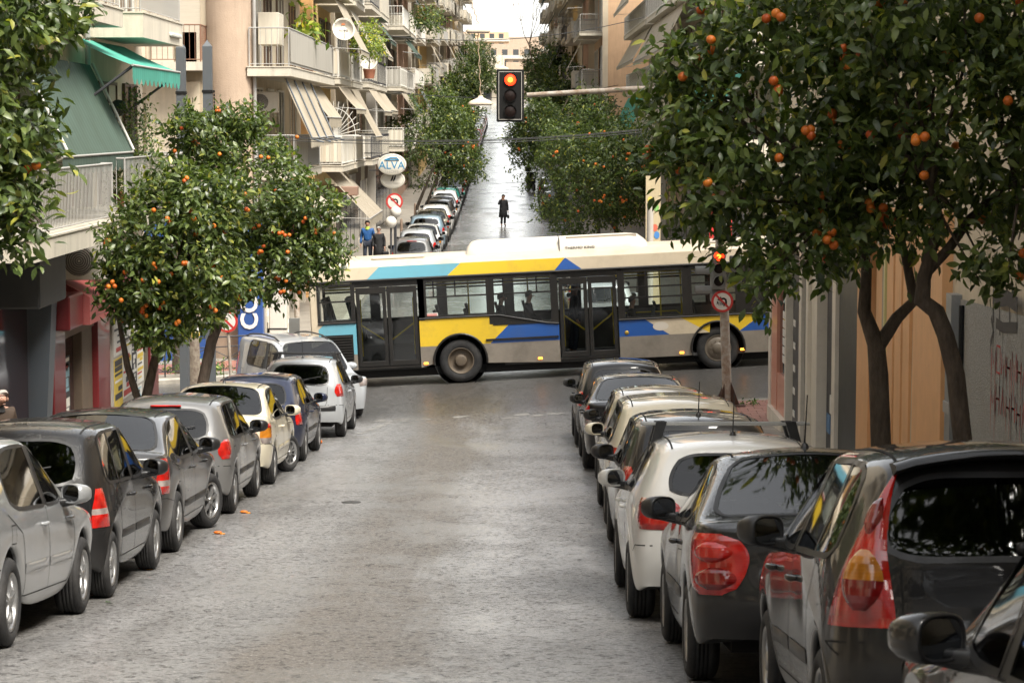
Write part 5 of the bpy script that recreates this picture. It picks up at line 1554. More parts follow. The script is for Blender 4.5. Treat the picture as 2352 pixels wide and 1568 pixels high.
def apt(name, label, side, xf, y0, y1, z0, nfl, wm, seed, fh=3.0, gf=4.3, dep=1.2, far=False, group='apartment blocks up the street', depth=9, sm=None, canvas=None, rails=None, noawn=0.45, shop=True):
    rng = random.Random(seed)
    t = thing(name, label, 'building', (xf, y0, z0), 0, group)
    top = z0 + gf + nfl * fh
    w = MB(); xa, xb = sorted((xf, xf - side * depth)); w.box((xa, y0 + .01, z0 - 2.5), (xb, y1 - .01, top)); w.build('wall', wm, t)
    canvas = canvas or [C_BEI, C_STR, C_WHT, C_BEI, C_GRN, C_BLU]; rails = rails or ['bars', 'sheet', 'parapet', 'bars']
    rk = rng.choice(rails); rm = rng.choice([M_RAILG, M_RAILW, M_RAILW, M_RAILD]); cv = rng.choice(canvas)
    for f in range(nfl + 1):
        z = z0 + gf + f * fh
        d = dep * (1 if f % 2 == 0 else .92)
        xo = xf + side * d
        segs = [(y0 + .35, y1 - .35)] if (y1 - y0) < 10 or rng.random() < .5 else [(y0 + .35, (y0 + y1)/2 - .5), ((y0 + y1)/2 + .5, y1 - .35)]
        if f == nfl: segs = [(y0, y1)]
        for (a, b) in segs:
            bl = slab_box(t, xf, xo, a, b, z - .18, z, sm or M_SLABW)
            if f == nfl: continue
            path = [(xf, a + .03, z + .03), (xo - side*.04, a + .03, z + .03), (xo - side*.04, b - .03, z + .03), (xf, b - .03, z + .03)]
            k = rk if rng.random() < .75 else rng.choice(rails)
            if k == 'parapet':
                s = MB(); s.box((min(xo, xo - side*.1), a, z + .03), (max(xo, xo - side*.1), b, z + .85)); s.box((min(xf, xo - side*.1), a, z + .03), (max(xf, xo - side*.1), a + .1, z + .85)); s.build('parapet', sm or M_SLABW, bl)
                railing(bl, [(p[0], p[1], p[2] + .8) for p in path[1:3]], .2, 'rail', rm)
            else:
                railing(bl, path, .95, 'bars' if (k == 'bars' or True) and not (far and y0 > 210) else 'rail', rm, bars=.13 if not far else .22)
                if k == 'sheet': sheet_panel(bl, path[:3], .12, .86, rng.choice([M_PANW, M_PANG]))
            if rng.random() > noawn:
                lo = z + rng.choice([.95, 1.1, 1.3, 1.9]); hi = z + fh - .25
                a2, b2 = a + rng.uniform(0, .3), b - rng.uniform(0, .5) * (b - a) * .6
                awning(t, cv if rng.random() < .7 else rng.choice(canvas), (xo - side*.15, a2, hi), (xo - side*.15, b2, hi), (xo + side*(.25 + .28*(hi - lo)), b2, lo), (xo + side*(.25 + .28*(hi - lo)), a2, lo), val=.16, n=6 if not far else 2, k=4 if not far else 2, arms=not far or y0 < 180)
            if y0 < 135:
                y = a + .5
                while y < b - 1.4:
                    wd = rng.choice([1.2, 1.6, 2.2]); door_set(t, side, xf, y, min(wd, b - y - .2), z + .05, 2.25, rng.choice('sgs'), rng); y += wd + rng.uniform(.5, 1.3)
    if shop and not far:
        y = y0 + .2
        while y < y1 - 1.5:
            wd = min(rng.uniform(2.2, 3.6), y1 - y - .2)
            s = MB(); s.box((min(xf, xf + side*.03), y + .15, z0 + .35), (max(xf, xf + side*.03), y + wd - .15, z0 + 2.9)); s.build('shop_window', M_DGLASS, t)
            s = MB(); s.box((min(xf, xf + side*.12), y + .05, z0 + 2.95), (max(xf, xf + side*.12), y + wd - .05, z0 + 3.6)); s.build('shop_fascia', rng.choice([M_RAILD, M_PANW, M_BRSH, M_GREYW]), t)
            y += wd
    return t
# ------------------------------------------------------------------ near-left corner block
XL = lambda y: XN(-8.05, y)
nl = thing('corner_apartment_block', 'apartment block with green awnings and a red shop at street level', 'building', (-7.75, 49.5, 0))
w = MB(); w.add([(XL(-45), -45, -1), (XL(49.5), 49.5, -1), (-22, 49.5, -1), (-22, -45, -1), (XL(-45), -45, 17), (XL(49.5), 49.5, 17), (-22, 49.5, 17), (-22, -45, 17)], [(0,1,5,4), (1,2,6,5), (2,3,7,6), (3,0,4,7), (4,5,6,7)])
w.build('wall', M_CREAM, nl)
M_BALW = wallm('balcony_white', (.50, .46, .38), streak=.5)
# first-floor balcony, white bars
b1 = slab_box(nl, -7.9, -6.55, 32.3, 39.2, 4.0, 4.30, M_BALW)
railing(b1, [(-7.85, 32.35, 4.33), (-6.62, 32.35, 4.33), (-6.62, 39.12, 4.33), (-7.8, 39.12, 4.33)], .92, 'bars', M_RAILG, .115, True)
p = MB(); p.tube([(-6.56, 37.2, 4.1), (-6.42, 37.2, 4.08)], .045, 10); p.build('drain_spout', M_RAILG, b1)
# first-floor balcony nearer the corner with dark rails
b2 = slab_box(nl, -7.9, -6.6, 40.6, 48.9, 4.05, 4.33, M_BALW)
railing(b2, [(-7.8, 40.65, 4.36), (-6.66, 40.65, 4.36), (-6.66, 48.85, 4.36), (-7.8, 48.85, 4.36)], .95, 'bars', M_RAILG, .14, True)
# second floor balcony
b3 = slab_box(nl, -7.9, -6.76, 43.6, 48.8, 7.48, 7.92, M_SLABW)
railing(b3, [(-7.8, 43.65, 7.95), (-6.82, 43.65, 7.95), (-6.82, 48.75, 7.95), (-7.8, 48.75, 7.95)], 1.0, 'bars', M_RAILG, .10, True)
p = MB(); p.bbox((-6.77, 46.9, 7.62), (-6.70, 48.3, 7.70), .02); p.build('tube_lamp', M_RAILW, b3)
b4 = slab_box(nl, -7.9, -6.9, 30, 42.2, 7.6, 7.9, M_SLABW)
railing(b4, [(-6.96, 30, 7.93), (-6.96, 42.1, 7.93), (-7.8, 42.1, 7.93)], 1.0, 'bars', M_RAILG, .16)
rngh = random.Random(5)
for (y, z, wd, st) in ((33.0, 4.36, 2.0, 'g'), (36.2, 4.36, 2.2, 's'), (41.2, 4.4, 1.7, 'g'), (44.2, 4.4, 2.0, 's'), (47.0, 4.4, 1.5, 'g'), (44.3, 7.98, 1.6, 's'), (46.5, 7.98, 1.8, 'g')):
    door_set(nl, 1, XL(y) + .01, y, wd, z, 2.3, st, rngh)
for y0 in range(-40, 30, 7):
    for z in (4.2, 7.4, 10.4, 13.4):
        bb = slab_box(nl, -8.2, -7.0, y0, y0 + 5.6, z + 1.6 - y0 * .03, z + 1.8 - y0 * .03, M_SLABW)
aw1 = awning(nl, C_GRN, (-7.55, 35.8, 7.0), (-7.55, 42.5, 6.95), (-6.80, 42.5, 5.40), (-6.80, 35.8, 5.40), val=.26, scallop=.08, sag=.02, arms=False, n=14)
for y in (36.2, 42.42):
    a = MB(); a.tube([(-7.5, y, 6.98), (-6.78, y, 5.44)], .026, 8); a.tube([(-6.78, y, 5.42), (-7.3, y, 5.2)], .02, 6); a.build('awning_arm', M_RAILW, aw1)
aw2 = awning(nl, C_AQUA, (-7.7, 41.4, 7.42), (-7.7, 47.2, 7.42), (-6.60, 47.2, 6.92), (-6.60, 41.3, 6.92), val=.28, scallop=.12, sag=.03, arms=False, n=12)
for y in (41.4, 47.1):
    a = MB(); a.tube([(-7.7, y, 6.1), (-6.62, y, 6.9)], .026, 8); a.build('awning_arm', M_RAILD, aw2)
dp = MB(); dp.tube([(XL(43) + .08, 43.0, 4.4), (XL(43) + .08, 43.0, 12)], .05, 8); dp.build('downpipe', M_RAILG, nl)
# shop level: dark signboard, grey-blue posts, red fascia, canopy, posters
M_SIGNG = mat('signboard_grey', (.042, .044, .048), rough=.6, var=.2, vscale=2); M_DRED = mat('shop_red', (.12, .012, .014), rough=.35, coat=.3, dirt=.3, dirtcol=(.06, .02, .02))
M_PRED = mat('canopy_red', (.26, .065, .06), rough=.5, dirt=.3, dirtcol=(.2, .08, .07)); M_BGPOST = mat('post_blue_grey', (.085, .10, .118), rough=.5, dirt=.3)
M_SHOPD = mat('shop_interior', (.035, .022, .020), rough=.7); M_SHGL = mat('shop_glass', (.035, .014, .018), rough=.08, spec=.8)
sb = MB(); sb.bbox((-9.0, 35.2, 3.14), (-7.06, 37.3, 3.97), .03); sb.build('signboard', M_SIGNG, nl)
gl = MB(); gl.box((XL(36) - .02, 20, .3), (XL(36) + .06, 37.6, 3.1)); gl.build('shop_window', M_SHGL, nl)
q = MB(); q.bbox((XL(36) - .02, 20, 3.1), (XL(36) + .10, 35.2, 3.95), .02); q.build('shop_fascia', M_SIGNG, nl)
for y in (33.0, 37.55):
    q = MB(); q.add([(-7.82, y, .4), (-7.50, y, .4), (-7.50, y + .45, .4), (-7.82, y + .45, .4), (-7.82, y, 3.14), (-7.34, y, 3.14), (-7.34, y + .45, 3.14), (-7.82, y + .45, 3.14)], [(0,1,5,4), (1,2,6,5), (2,3,7,6), (3,0,4,7)]); q.build('shop_post', M_BGPOST, nl)
for y0, y1 in ((38.25, 39.25), (42.35, 43.6), (48.45, 49.55)):
    q = MB(); q.bbox((-8.0, y0, .05), (-7.46, y1, 3.2), .015); q.build('shop_pillar', M_DRED, nl)
q = MB(); q.bbox((-8.0, 47.55, .05), (-7.50, 48.4, 3.2), .015); q.build('shop_pillar', mat('olive_pillar', (.10, .085, .055), rough=.7, var=.2), nl)
q = MB(); q.bbox((-8.0, 41.3, .05), (-7.56, 42.3, 3.1), .015); q.build('door_panel', mat('brown_door', (.09, .065, .045), rough=.6, var=.2), nl)
q = MB(); q.bbox((-8.0, 38.1, 2.56), (-7.16, 39.3, 3.12), .02); q.build('red_fascia', M_DRED, nl)
can = MB(); ca0, ca1 = 39.3, 44.2
can.add([(-7.8, ca0, 3.45), (-7.8, ca1, 3.45), (-7.05, ca1, 3.02), (-7.05, ca0, 3.02), (-7.05, ca0, 2.56), (-7.05, ca1, 2.56), (-7.8, ca1, 2.56), (-7.8, ca0, 2.56)], [(0,1,2,3), (3,2,5,4), (0,3,4,7), (1,6,5,2), (4,5,6,7)]); cn = can.build('shop_canopy', M_PRED, nl)
for k in range(1, 4):
    q = MB(); z_ = 2.56 + .46 * k / 4; q.box((-7.056, ca0, z_ - .008), (-7.045, ca1, z_ + .008)); q.build('canopy_seam', M_DRED, cn)
q = MB(); q.bbox((-8.0, 44.2, 2.62), (-7.40, 49.5, 3.3), .02); q.build('red_fascia', M_DRED, nl)
q = MB(); q.box((XL(40) - .02, 39.25, .3), (XL(40) + .06, 41.3, 2.56)); q.build('shop_window', M_SHGL, nl)
q = MB(); q.box((-7.66, 39.2, 2.30), (-7.52, 42.3, 2.42)); q.build('window_rail', M_BRSH, nl)
# posters pasted on the corner pillars: a plain sheet each, printed in blocks
rp = random.Random(11)
def poster(x, y0, y1, z0, z1, bg, inks, par):
    s = MB(); s.box((x, y0, z0), (x + .006, y1, z1)); o = s.build('poster', mat('poster_%.2f_%.2f_%.2f' % bg, bg, rough=.6, dirt=.3), par)
    n = rp.randint(5, 9); z = z1 - .03
    for k in range(n):
        h = (z1 - z0 - .06) / n * rp.choice((.35, .7, .9)); ink = rp.choice(inks); a, b = sorted((rp.uniform(.05, .5), rp.uniform(.5, .95)))
        if rp.random() < .5: a, b = .07, .93
        q = MB(); q.box((x + .007, y0 + (y1 - y0)*a, z - h), (x + .0085, y0 + (y1 - y0)*b, z)); q.build('print_block', mat('ink_%.2f_%.2f_%.2f' % ink, ink, rough=.6), o)
        z -= (z1 - z0 - .06) / n
    return o
KW, KK, KY, KR, KB = (.62, .60, .55), (.03, .03, .035), (.55, .40, .05), (.40, .05, .04), (.25, .42, .50)
for (y0, y1, z0, z1, bg, inks) in ((43.95, 45.0, 1.55, 2.58, KW, [KK, KR]), (45.02, 46.1, 1.75, 2.6, KK, [KW, KW]), (46.12, 46.75, 1.55, 2.6, KK, [KW]), (46.78, 47.48, 1.7, 2.6, KW, [KY, KR, KK]),
                                   (43.95, 44.9, .55, 1.5, KY, [KK, KW]), (44.92, 46.0, .65, 1.7, KW, [KK, KR, KY]), (46.02, 46.6, .6, 1.5, KK, [KW]), (46.63, 47.48, .75, 1.65, KW, [KY, KK, KR]), (44.2, 45.6, .32, .54, KB, [KW]), (46.3, 47.2, .34, .7, KW, [KB, KK])):
    poster(-7.455, y0, y1, z0, z1, bg, inks, nl)
q = MB(); q.box((-7.9, 43.85, .3), (-7.458, 47.52, 2.62)); q.build('poster_board', M_GREYW, nl)
for (y0, y1, z0, z1, bg, inks) in ((39.5, 40.1, .9, 1.7, KK, [KB, KW]), (40.15, 40.9, .8, 1.9, KK, [KW, KB]), (39.6, 40.3, 1.8, 2.25, KK, [KR, KK]), (39.7, 40.8, 1.62, 1.78, KW, [KR]), (40.2, 40.8, .5, .75, KW, [KR])):
    poster(XL(40) + .065, y0, y1, z0, z1, bg, inks, nl)
letters('poster_lettering', 'GRA  BOS', .16, MATS['ink_0.62_0.60_0.55'], nl, (-7.444, 45.55, 2.25), (R(90), 0, R(90)), world=True)
letters('poster_lettering', 'ZABORA', .15, MATS['ink_0.40_0.05_0.04'], nl, (-7.444, 45.45, 1.42), (R(90), 0, R(90)), world=True)
acn = ac_unit((-7.2, 39.6, 3.30), R(20), 'white air conditioner under the white balcony beside the red canopy', s=1.15)
lampw = thing('wall_lamp', 'round dark wall lamp on the cream wall under the small aqua awning', 'lamp', (XL(45), 45.0, 6.2))
q = MB(); q.tube([(XL(45), 45, 6.2), (XL(45) + .25, 44.9, 6.25)], .02, 6); q.ball((XL(45) + .3, 44.85, 6.2), (.17, .10, .16)); q.build('lamp_head', M_RAILD, lampw)

# ------------------------------------------------------------------ far-left corner block with the round pillar
f1 = thing('beige_corner_block', 'beige apartment block with a thick rounded stucco pillar and blue corner shop', 'building', (-6.9, 62, 0))
w = MB(); w.box((-24, 62.6, -2), (-6.95, 78, 13.6)); w.build('wall', M_CREAM, f1)
pl = MB(); pl.lathe([(-2, .62), (13.6, .62)], 28, 'z', (-7.45, 62.75, 0)); pl.build('round_pillar', M_BEIGE, f1)
q = MB(); q.tube([(-6.78, 62.55, 0), (-6.78, 62.55, 13)], .05, 8); q.build('downpipe', M_RAILG, f1)
# south face: small balcony with brown rail, panel of shutters
sb_ = MB(); sb_.box((-9.6, 61.35, 7.28), (-8.0, 62.6, 7.5)); s2 = sb_.build('balcony', M_SLABW, f1)
railing(s2, [(-9.6, 61.4, 7.5), (-8.05, 61.4, 7.5), (-8.05, 62.55, 7.5)], .95, 'bars', M_RAILB, .14, True)
for (x0, x1, z0, z1, m) in ((-9.5, -8.9, 7.5, 10.2, M_SHUT), (-8.85, -8.2, 7.5, 10.2, M_SHUT), (-9.4, -8.9, 4.7, 6.9, M_SHUT), (-8.8, -8.3, 7.5, 8.3, M_ORAW)):
    q = MB(); q.box((x0, 62.52, z0), (x1, 62.59, z1)); q.build('shutter', m, f1)
q = MB(); q.box((-9.6, 62.2, 4.35), (-8.2, 62.6, 7.0)); q.build('blank_panel', M_CREAM, f1)
# street side
b = slab_box(f1, -6.95, -5.8, 62.3, 77.6, 7.15, 7.38)
railing(b, [(-6.9, 62.36, 7.41), (-5.86, 62.36, 7.41), (-5.86, 77.5, 7.41)], 1.0, 'bars', M_RAILG, .13, True)
sheet_panel(b, [(-5.83, 62.4, 7.41), (-5.83, 77.4, 7.41)], .12, .92, M_PANG, corr=.015)
b = slab_box(f1, -6.95, -5.75, 62.9, 71.5, 4.42, 4.62)
railing(b, [(-6.9, 62.95, 4.65), (-5.8, 62.95, 4.65), (-5.8, 71.4, 4.65)], .95, 'bars', M_RAILG, .13, True)
sheet_panel(b, [(-5.78, 63.0, 4.65), (-5.78, 67.0, 4.65)], .1, .9, M_PANG, corr=.02)
for z in (10.3,):
    slab_box(f1, -6.95, -5.8, 62.3, 77.6, z - .1, z + .1)
for (y, z, st) in ((63.6, 7.45, 's'), (66.5, 7.45, 'g'), (70, 7.45, 's'), (74, 7.45, 'g'), (64, 4.7, 'g'), (67, 4.7, 's'), (70, 4.7, 'g'), (74, 4.7, 'g')):
    door_set(f1, 1, -6.95, y, 1.8, z, 2.2, st, rngh)
# white folding screens standing on the balcony (cream cupboards)
q = MB(); q.bbox((-6.75, 63.2, 8.0), (-6.2, 64.6, 8.85), .01); q.build('balcony_cupboard', M_PANW, f1)
av = awning(f1, C_BEI, (-6.06, 62.9, 7.12), (-6.06, 70.8, 7.12), (-5.34, 70.8, 5.55), (-5.34, 62.9, 5.52), val=.24, scallop=.05, sag=.03, arms=False, n=12)
for y in (62.95, 65.4, 67.9, 70.7):
    a = MB(); a.tube([(-6.0, y, 7.1), (-5.30, y, 5.5), (-5.0, y, 5.42)], .024, 8); a.build('awning_arm', M_BGPOST, av)
av2 = awning(f1, C_BEI, (-6.2, 71.3, 7.1), (-6.2, 76.6, 7.1), (-5.5, 76.6, 6.1), (-5.5, 71.3, 6.1), val=.3, scallop=.06, n=8)
ac_unit((-6.65, 63.6, 6.2), R(0), 'white air conditioner in the shade under the beige pillar block balcony')
ac_unit((-6.35, 72.6, 4.72), R(25), 'small white air conditioner standing on the balcony behind the awning arms', s=.8)
# blue shop with the vertical sign
M_SBLU = mat('shop_blue', (.025, .075, .25), rough=.45, dirt=.25, dirtcol=(.05, .07, .14)); M_SWHT = mat('sign_white', (.68, .66, .62), rough=.5)
q = MB(); q.box((-16, 62.30, -.6), (-7.55, 62.55, .55)); q.build('blue_plinth', M_SBLU, f1)
for x0, x1 in ((-15.5, -13.2), (-12.9, -10.9), (-10.6, -8.6)):
    q = MB(); q.box((x0, 62.42, .56), (x1, 62.56, 2.9)); q.build('shop_window', M_DGLASS, f1)
    q = MB(); q.box((x0 - .15, 62.36, .56), (x0, 62.57, 2.95)); q.build('window_post', M_RAILW, f1)
q = MB(); q.box((-16, 62.28, 2.95), (-7.6, 62.57, 3.6)); q.build('shop_fascia', M_SBLU, f1)
sg = thing('blue_vertical_sign', 'blue vertical sign with the white letters CO on the corner pillar', 'sign', (-6.8, 61.7, .3))
q = MB(); q.bbox((-7.18, 61.55, -.15), (-6.52, 61.95, 3.55), .02); q.build('sign_box', M_SBLU, sg)
letters('lettering', 'CO', .62, M_SWHT, sg, (-6.85, 61.53, 1.02), (R(90), R(-90), 0), world=True, depth=.006, offset=.018)
letters('lettering', 'CO', .62, M_SWHT, sg, (-6.85, 61.53, 2.3), (R(90), R(-90), 0), world=True, depth=.006, offset=.018)
# steps, white cabinet, posts along the street facade
st = MB()
for k in range(4): st.box((-6.95, 64.5 + k*.0, -.1), (-6.1 + .0 - k*.2, 67.6, .15 + .17*k))
st.build('entrance_steps', M_WHTW, f1)
cb = thing('utility_cabinet', 'tall white utility cabinet beside the blue vertical sign', 'cabinet', (-6.2, 62.9, .1))
q = MB(); q.bbox((-6.48, 62.75, -.15), (-6.02, 63.2, 2.05), .02); q.bbox((-6.52, 62.7, 2.05), (-5.98, 63.25, 2.16), .02); q.build('cabinet_body', MATS['ac_casing'], cb)
q = MB(); q.box((-6.50, 62.735, .45), (-6.0, 62.75, .48)); q.build('door_joint', M_SEAM, cb)
letters('lettering', '15', .12, M_SEAM, cb, (-6.38, 62.74, 1.9), (R(90), 0, 0), world=True)
for y, m in ((64.0, M_WHTW), (67.8, M_BGPOST), (70.5, M_WHTW), (73.4, M_GREYW), (76.2, M_WHTW)):
    q = MB(); q.box((-7.0, y, -.2), (-6.72, y + .5, 4.4)); q.build('street_pillar', m, f1)
for y in (68.4, 71.1, 74.0):
    q = MB(); q.box((-7.0, y, .4), (-6.9, y + 2.0, 3.2)); q.build('shop_window', M_DGLASS, f1)
caw = awning(f1, C_WHT, (-6.7, 71.5, 4.05), (-6.7, 76.5, 4.05), (-5.45, 76.5, 3.0), (-5.45, 71.5, 3.0), val=.14, n=8)
q = MB(); q.box((-6.92, 72.2, 2.0), (-6.6, 72.4, 4.2)); q.build('red_sign_board', mat('crimson_board', (.42, .02, .06), rough=.5), f1)
# ------------------------------------------------------------------ the sunlit yellow block and its shop
f2 = apt('yellow_apartment_block', 'sunlit yellow apartment block behind the beige corner block', 1, -6.95, 78, 91, 0.0, 3, M_YELW, 3, dep=1.35, rails=['sheet'], canvas=[C_WHT, C_BEI], fh=2.9, gf=4.5, noawn=.3)
q = MB(); q.box((-6.95, 78.02, 0), (-6.55, 78.5, 13)); q.build('orange_pier', M_ORAW, f2)
dish((-5.45, 76.8, 8.92), (.25, -1, .28), .37, 'large white satellite dish with the word nova on the pillar block balcony', 'nova')
dish((-5.5, 90.5, 8.3), (.25, -1, .25), .36, 'plain white satellite dish half hidden by the balcony shrub')
saw = awning(f2, C_STR, (-6.6, 79, 4.7), (-6.6, 86.5, 4.7), (-4.75, 86.5, 2.75), (-4.75, 79, 2.75), val=.30, scallop=.02, n=16, sag=.02)
q = MB(); q.bbox((-6.9, 79.5, 3.5), (-5.2, 80.2, 3.8), .02); q.build('sign_bracket_box', mat('brown_box', (.24, .15, .11), rough=.6), f2)
fan = MB()
for k in range(9):
    a = R(90 * k / 8); fan.tube([(-5.9, 78.4, 5.5), (-5.9 + .9*math.cos(a) , 78.4, 5.5 + 1.15*math.sin(a))], .014, 5)
fan.tube([(-5.9 + .72*math.cos(R(90*k/12)), 78.4, 5.5 + .92*math.sin(R(90*k/12))) for k in range(13)], .014, 5)
fan.build('fan_grille', M_RAILW, f2)
# oval shop signs on brackets
def oval_sign(u, v, y, w, h, label, txts):
    c = at(u, v, y); t = thing('oval_shop_sign', label, 'sign', c, 0, 'oval signs over the left pavement')
    m = MB(); m.lathe([(-.06, .001), (-.06, .94), (-.045, 1.0), (.045, 1.0), (.06, .94), (.06, .001)], 36, 'y'); m.v = [(a * w, b, d * h) for a, b, d in m.v]; m.build('sign_face', mat('sign_cream', (.60, .57, .50), rough=.4), t, False)
    rr = MB(); rr.lathe([(-.066, .86), (-.066, .90)], 36, 'y'); rr.v = [(a * w, b, d * h) for a, b, d in rr.v]; rr.build('sign_ring', mat('sign_line', (.42, .38, .30)), t, False)
    for (txt, size, dz, m_, sx) in txts: letters('lettering', txt, size, m_, t, (0, -.065, dz), (R(90), 0, 0), sx=sx, depth=.004)
    b_ = MB(); b_.tube([(-w * .6, 0, h + .02), (-w * 1.9, 0, h + .02)], .02, 6); b_.build('bracket', M_RAILD, t, False)
    return t
M_SB = mat('sign_blue', (.02, .20, .38), rough=.4); M_SGREY = mat('sign_grey', (.38, .36, .32), rough=.4)
o1 = oval_sign(900, 378, 88, .54, .40, 'oval cream sign with the blue word ALVA over the left pavement', [('ALVA', .40, -.04, M_SB, 1.0), ('SHOES', .15, -.27, M_SGREY, 1.2)])
q = MB(); q.tube([(-.26, -.07, .17), (-.05, -.07, .25), (.18, -.07, .25), (.27, -.07, .17), (-.26, -.07, .17)], .022, 6); q.build('emblem', M_SB, o1, False)
o2 = oval_sign(902, 413, 88.2, .46, .33, 'oval cream sign with a black slanted emblem under the ALVA sign', [('SHINIA TESSERA', .075, -.13, M_SGREY, 1.0)])
q = MB()
for dx in (-.05, .04): q.tube([(dx - .02, -.07, -.05), (dx + .03, -.07, .03), (dx + .07, -.07, .16)], [.02, .035, .02], 6)
q.build('emblem', M_SEAM, o2, False)

# ------------------------------------------------------------------ the rest of the left side, up the street
LW = [M_CREAM, M_WHTW, M_GREYW, M_CREAM, M_PINKW, M_WHTW, M_YELW, M_CREAM]
LN = ['cream', 'white', 'grey', 'pale', 'pink', 'light', 'yellowish', 'sand coloured']
y = 91.3; k = 0
while y < 340:
    ln = random.Random(k + 50).uniform(11, 16); 
    apt('apartment_block', '%s apartment block, number %s from the crossing on the left side of the street' % (LN[k % 8], ['three', 'four', 'five', 'six', 'seven', 'eight', 'nine', 'ten', 'eleven', 'twelve', 'thirteen', 'fourteen', 'fifteen', 'sixteen', 'seventeen', 'eighteen', 'nineteen', 'twenty', 'twenty-one', 'twenty-two', 'twenty-three'][k]), 1, -6.95 + random.Random(k).uniform(-.3, .2), y, y + ln, Gc(y) , 6 if y > 105 else 4, LW[k % 8], 100 + k, far=y > 120, dep=random.Random(k*3).uniform(1.0, 1.5), noawn=.35)
    y += ln + .15; k += 1
# ------------------------------------------------------------------ right side beyond the crossing
r1 = apt('cream_apartment_block', 'cream apartment block with set-back balconies behind the right-hand orange trees', -1, 7.3, 62, 84, 0.2, 3, M_CREAM, 21, dep=1.25, rails=['sheet', 'bars'], canvas=[C_BEI, C_AQUA], noawn=.6, fh=3.0, gf=4.4)
r1b = apt('buff_apartment_block', 'buff apartment block with sheet-clad balconies next to the tan blank wall', -1, 7.3, 84.2, 127, 0.3, 4, M_CREAM, 22, dep=1.35, rails=['sheet', 'bars'], canvas=[C_BEI, C_AQUA, C_WHT], noawn=.6, fh=3.0, gf=4.2)
q = MB(); q.box((6.2, 100, 0), (6.5, 100.4, 12)); q.build('balcony_column', M_WHTW, r1b)
r2 = apt('tan_apartment_block', 'apartment block with tall blank tan side wall facing the crossing', -1, 5.0, 130, 144, .6, 6, M_TANW, 23, dep=1.3, far=False, rails=['bars'], noawn=.3, depth=16, shop=False)
q = MB(); q.box((4.95, 129.9, .6), (5.25, 130.05, 22)); q.build('corner_strip', M_CREAM, r2)
y = 144.3; k = 0
while y < 340:
    ln = random.Random(k + 80).uniform(11, 16)
    apt('apartment_block', '%s apartment block, number %s from the tan blank wall on the right side' % (LN[(k + 3) % 8], ['one', 'two', 'three', 'four', 'five', 'six', 'seven', 'eight', 'nine', 'ten', 'eleven', 'twelve', 'thirteen', 'fourteen', 'fifteen', 'sixteen'][k]), -1, 5.0 + random.Random(k + 9).uniform(-.2, .3), y, y + ln, Gc(y), 6, LW[(k + 3) % 8], 300 + k, far=True, dep=random.Random(k*5).uniform(1.0, 1.5), noawn=.3)
    y += ln + .15; k += 1
# ------------------------------------------------------------------ blocks on the hill at the end of the street
for k, (x, yy, w_, h_, m_) in enumerate(((-16, 560, 14, 13, M_TANW), (-1, 640, 17, 15, M_BEIGE), (14, 600, 12, 12, M_CREAM), (-12, 760, 22, 20, M_TANW), (8, 800, 20, 19, M_BEIGE), (-30, 700, 16, 22, M_PINKW), (30, 700, 16, 20, M_CREAM), (-5.2, 432, 7.6, 7.5, M_CREAM), (2.9, 436, 8.0, 6.6, M_BEIGE))):
    z_ = Gc(yy) - 4 - (yy * .0075 if yy > 500 else 0)
    t = thing('hillside_block', '%s at the end of the street' % ['tan apartment block behind the left trees', 'low beige apartment block facing straight down the road', 'cream apartment block beside the bare tree', 'wide tan block highest up', 'wide beige block against the sky', 'pink block half hidden by the left row', 'cream block half hidden by the right row', 'small cream block straight above the last parked cars', 'small beige block right above the vanishing road'][k], 'building', (x, yy, z_), 0, 'apartment blocks on the hill')
    q = MB(); q.box((x - w_/2, yy, z_), (x + w_/2, yy + 10, z_ + h_ + 4)); q.build('wall', m_, t)
    for f in range(1, int((h_ + 4) / 3)):
        q = MB(); q.box((x - w_/2 - .2, yy - 1.2, z_ + f*3), (x + w_/2 + .2, yy - .01, z_ + f*3 + .95)); q.build('balcony', M_SLABW, t)
        for g_ in range(int(w_ / 3)):
            q = MB(); q.box((x - w_/2 + .8 + g_*3, yy - .05, z_ + f*3 + .97), (x - w_/2 + 2.3 + g_*3, yy - .005, z_ + f*3 + 2.5)); q.build('window', M_DGLASS, t)

# ------------------------------------------------------------------ near-right block: shops and the graffiti wall
XR = lambda y: 5.15 - SH * (47 - y)
nr = thing('shop_row_block', 'shop building with salmon panels, pale aluminium frames and orange cladding', 'building', (5.15, 47, 0))
w = MB(); w.add([(XR(31) + .3, 30.6, -1), (XR(47) + .3, 47, -1), (22, 47, -1), (22, 30.6, -1), (XR(31) + .3, 30.6, 15), (XR(47) + .3, 47, 15), (22, 47, 15), (22, 30.6, 15)], [(3,2,1,0), (0,1,5,4), (1,2,6,5), (2,3,7,6), (3,0,4,7), (4,5,6,7)]); w.build('wall', M_CREAM, nr)
M_SALM = mat('salmon_panel', (.64, .29, .20), rough=.4, coat=.3, dirt=.2, dirtcol=(.3, .15, .1)); M_ALU = mat('pale_aluminium', (.70, .65, .56), rough=.4, dirt=.3, dirtcol=(.25, .2, .16)); M_ORNG = mat('orange_cladding', (.68, .38, .18), rough=.5, var=.08, streak=.2, dirtcol=(.3, .15, .07))
M_MARB = mat('black_marble', (.015, .016, .015), rough=.4, col2=(.04, .045, .04), vscale=5); M_SHELF = mat('shop_display', (.05, .05, .055), rough=.5, var=.4, vscale=4)
def fac(name, y0, y1, z0, z1, m, out=0.0, d=.3, par=None):
    """a facade piece between y0 and y1 on the right-hand shop line"""
    s = MB(); a, b = XR(y0) - out, XR(y1) - out
    s.add([(a, y0, z0), (b, y1, z0), (b + d, y1, z0), (a + d, y0, z0), (a, y0, z1), (b, y1, z1), (b + d, y1, z1), (a + d, y0, z1)], [(0,4,5,1), (1,5,6,2), (2,6,7,3), (3,7,4,0), (4,7,6,5), (0,1,2,3)])
    return s.build(name, m, par or nr)
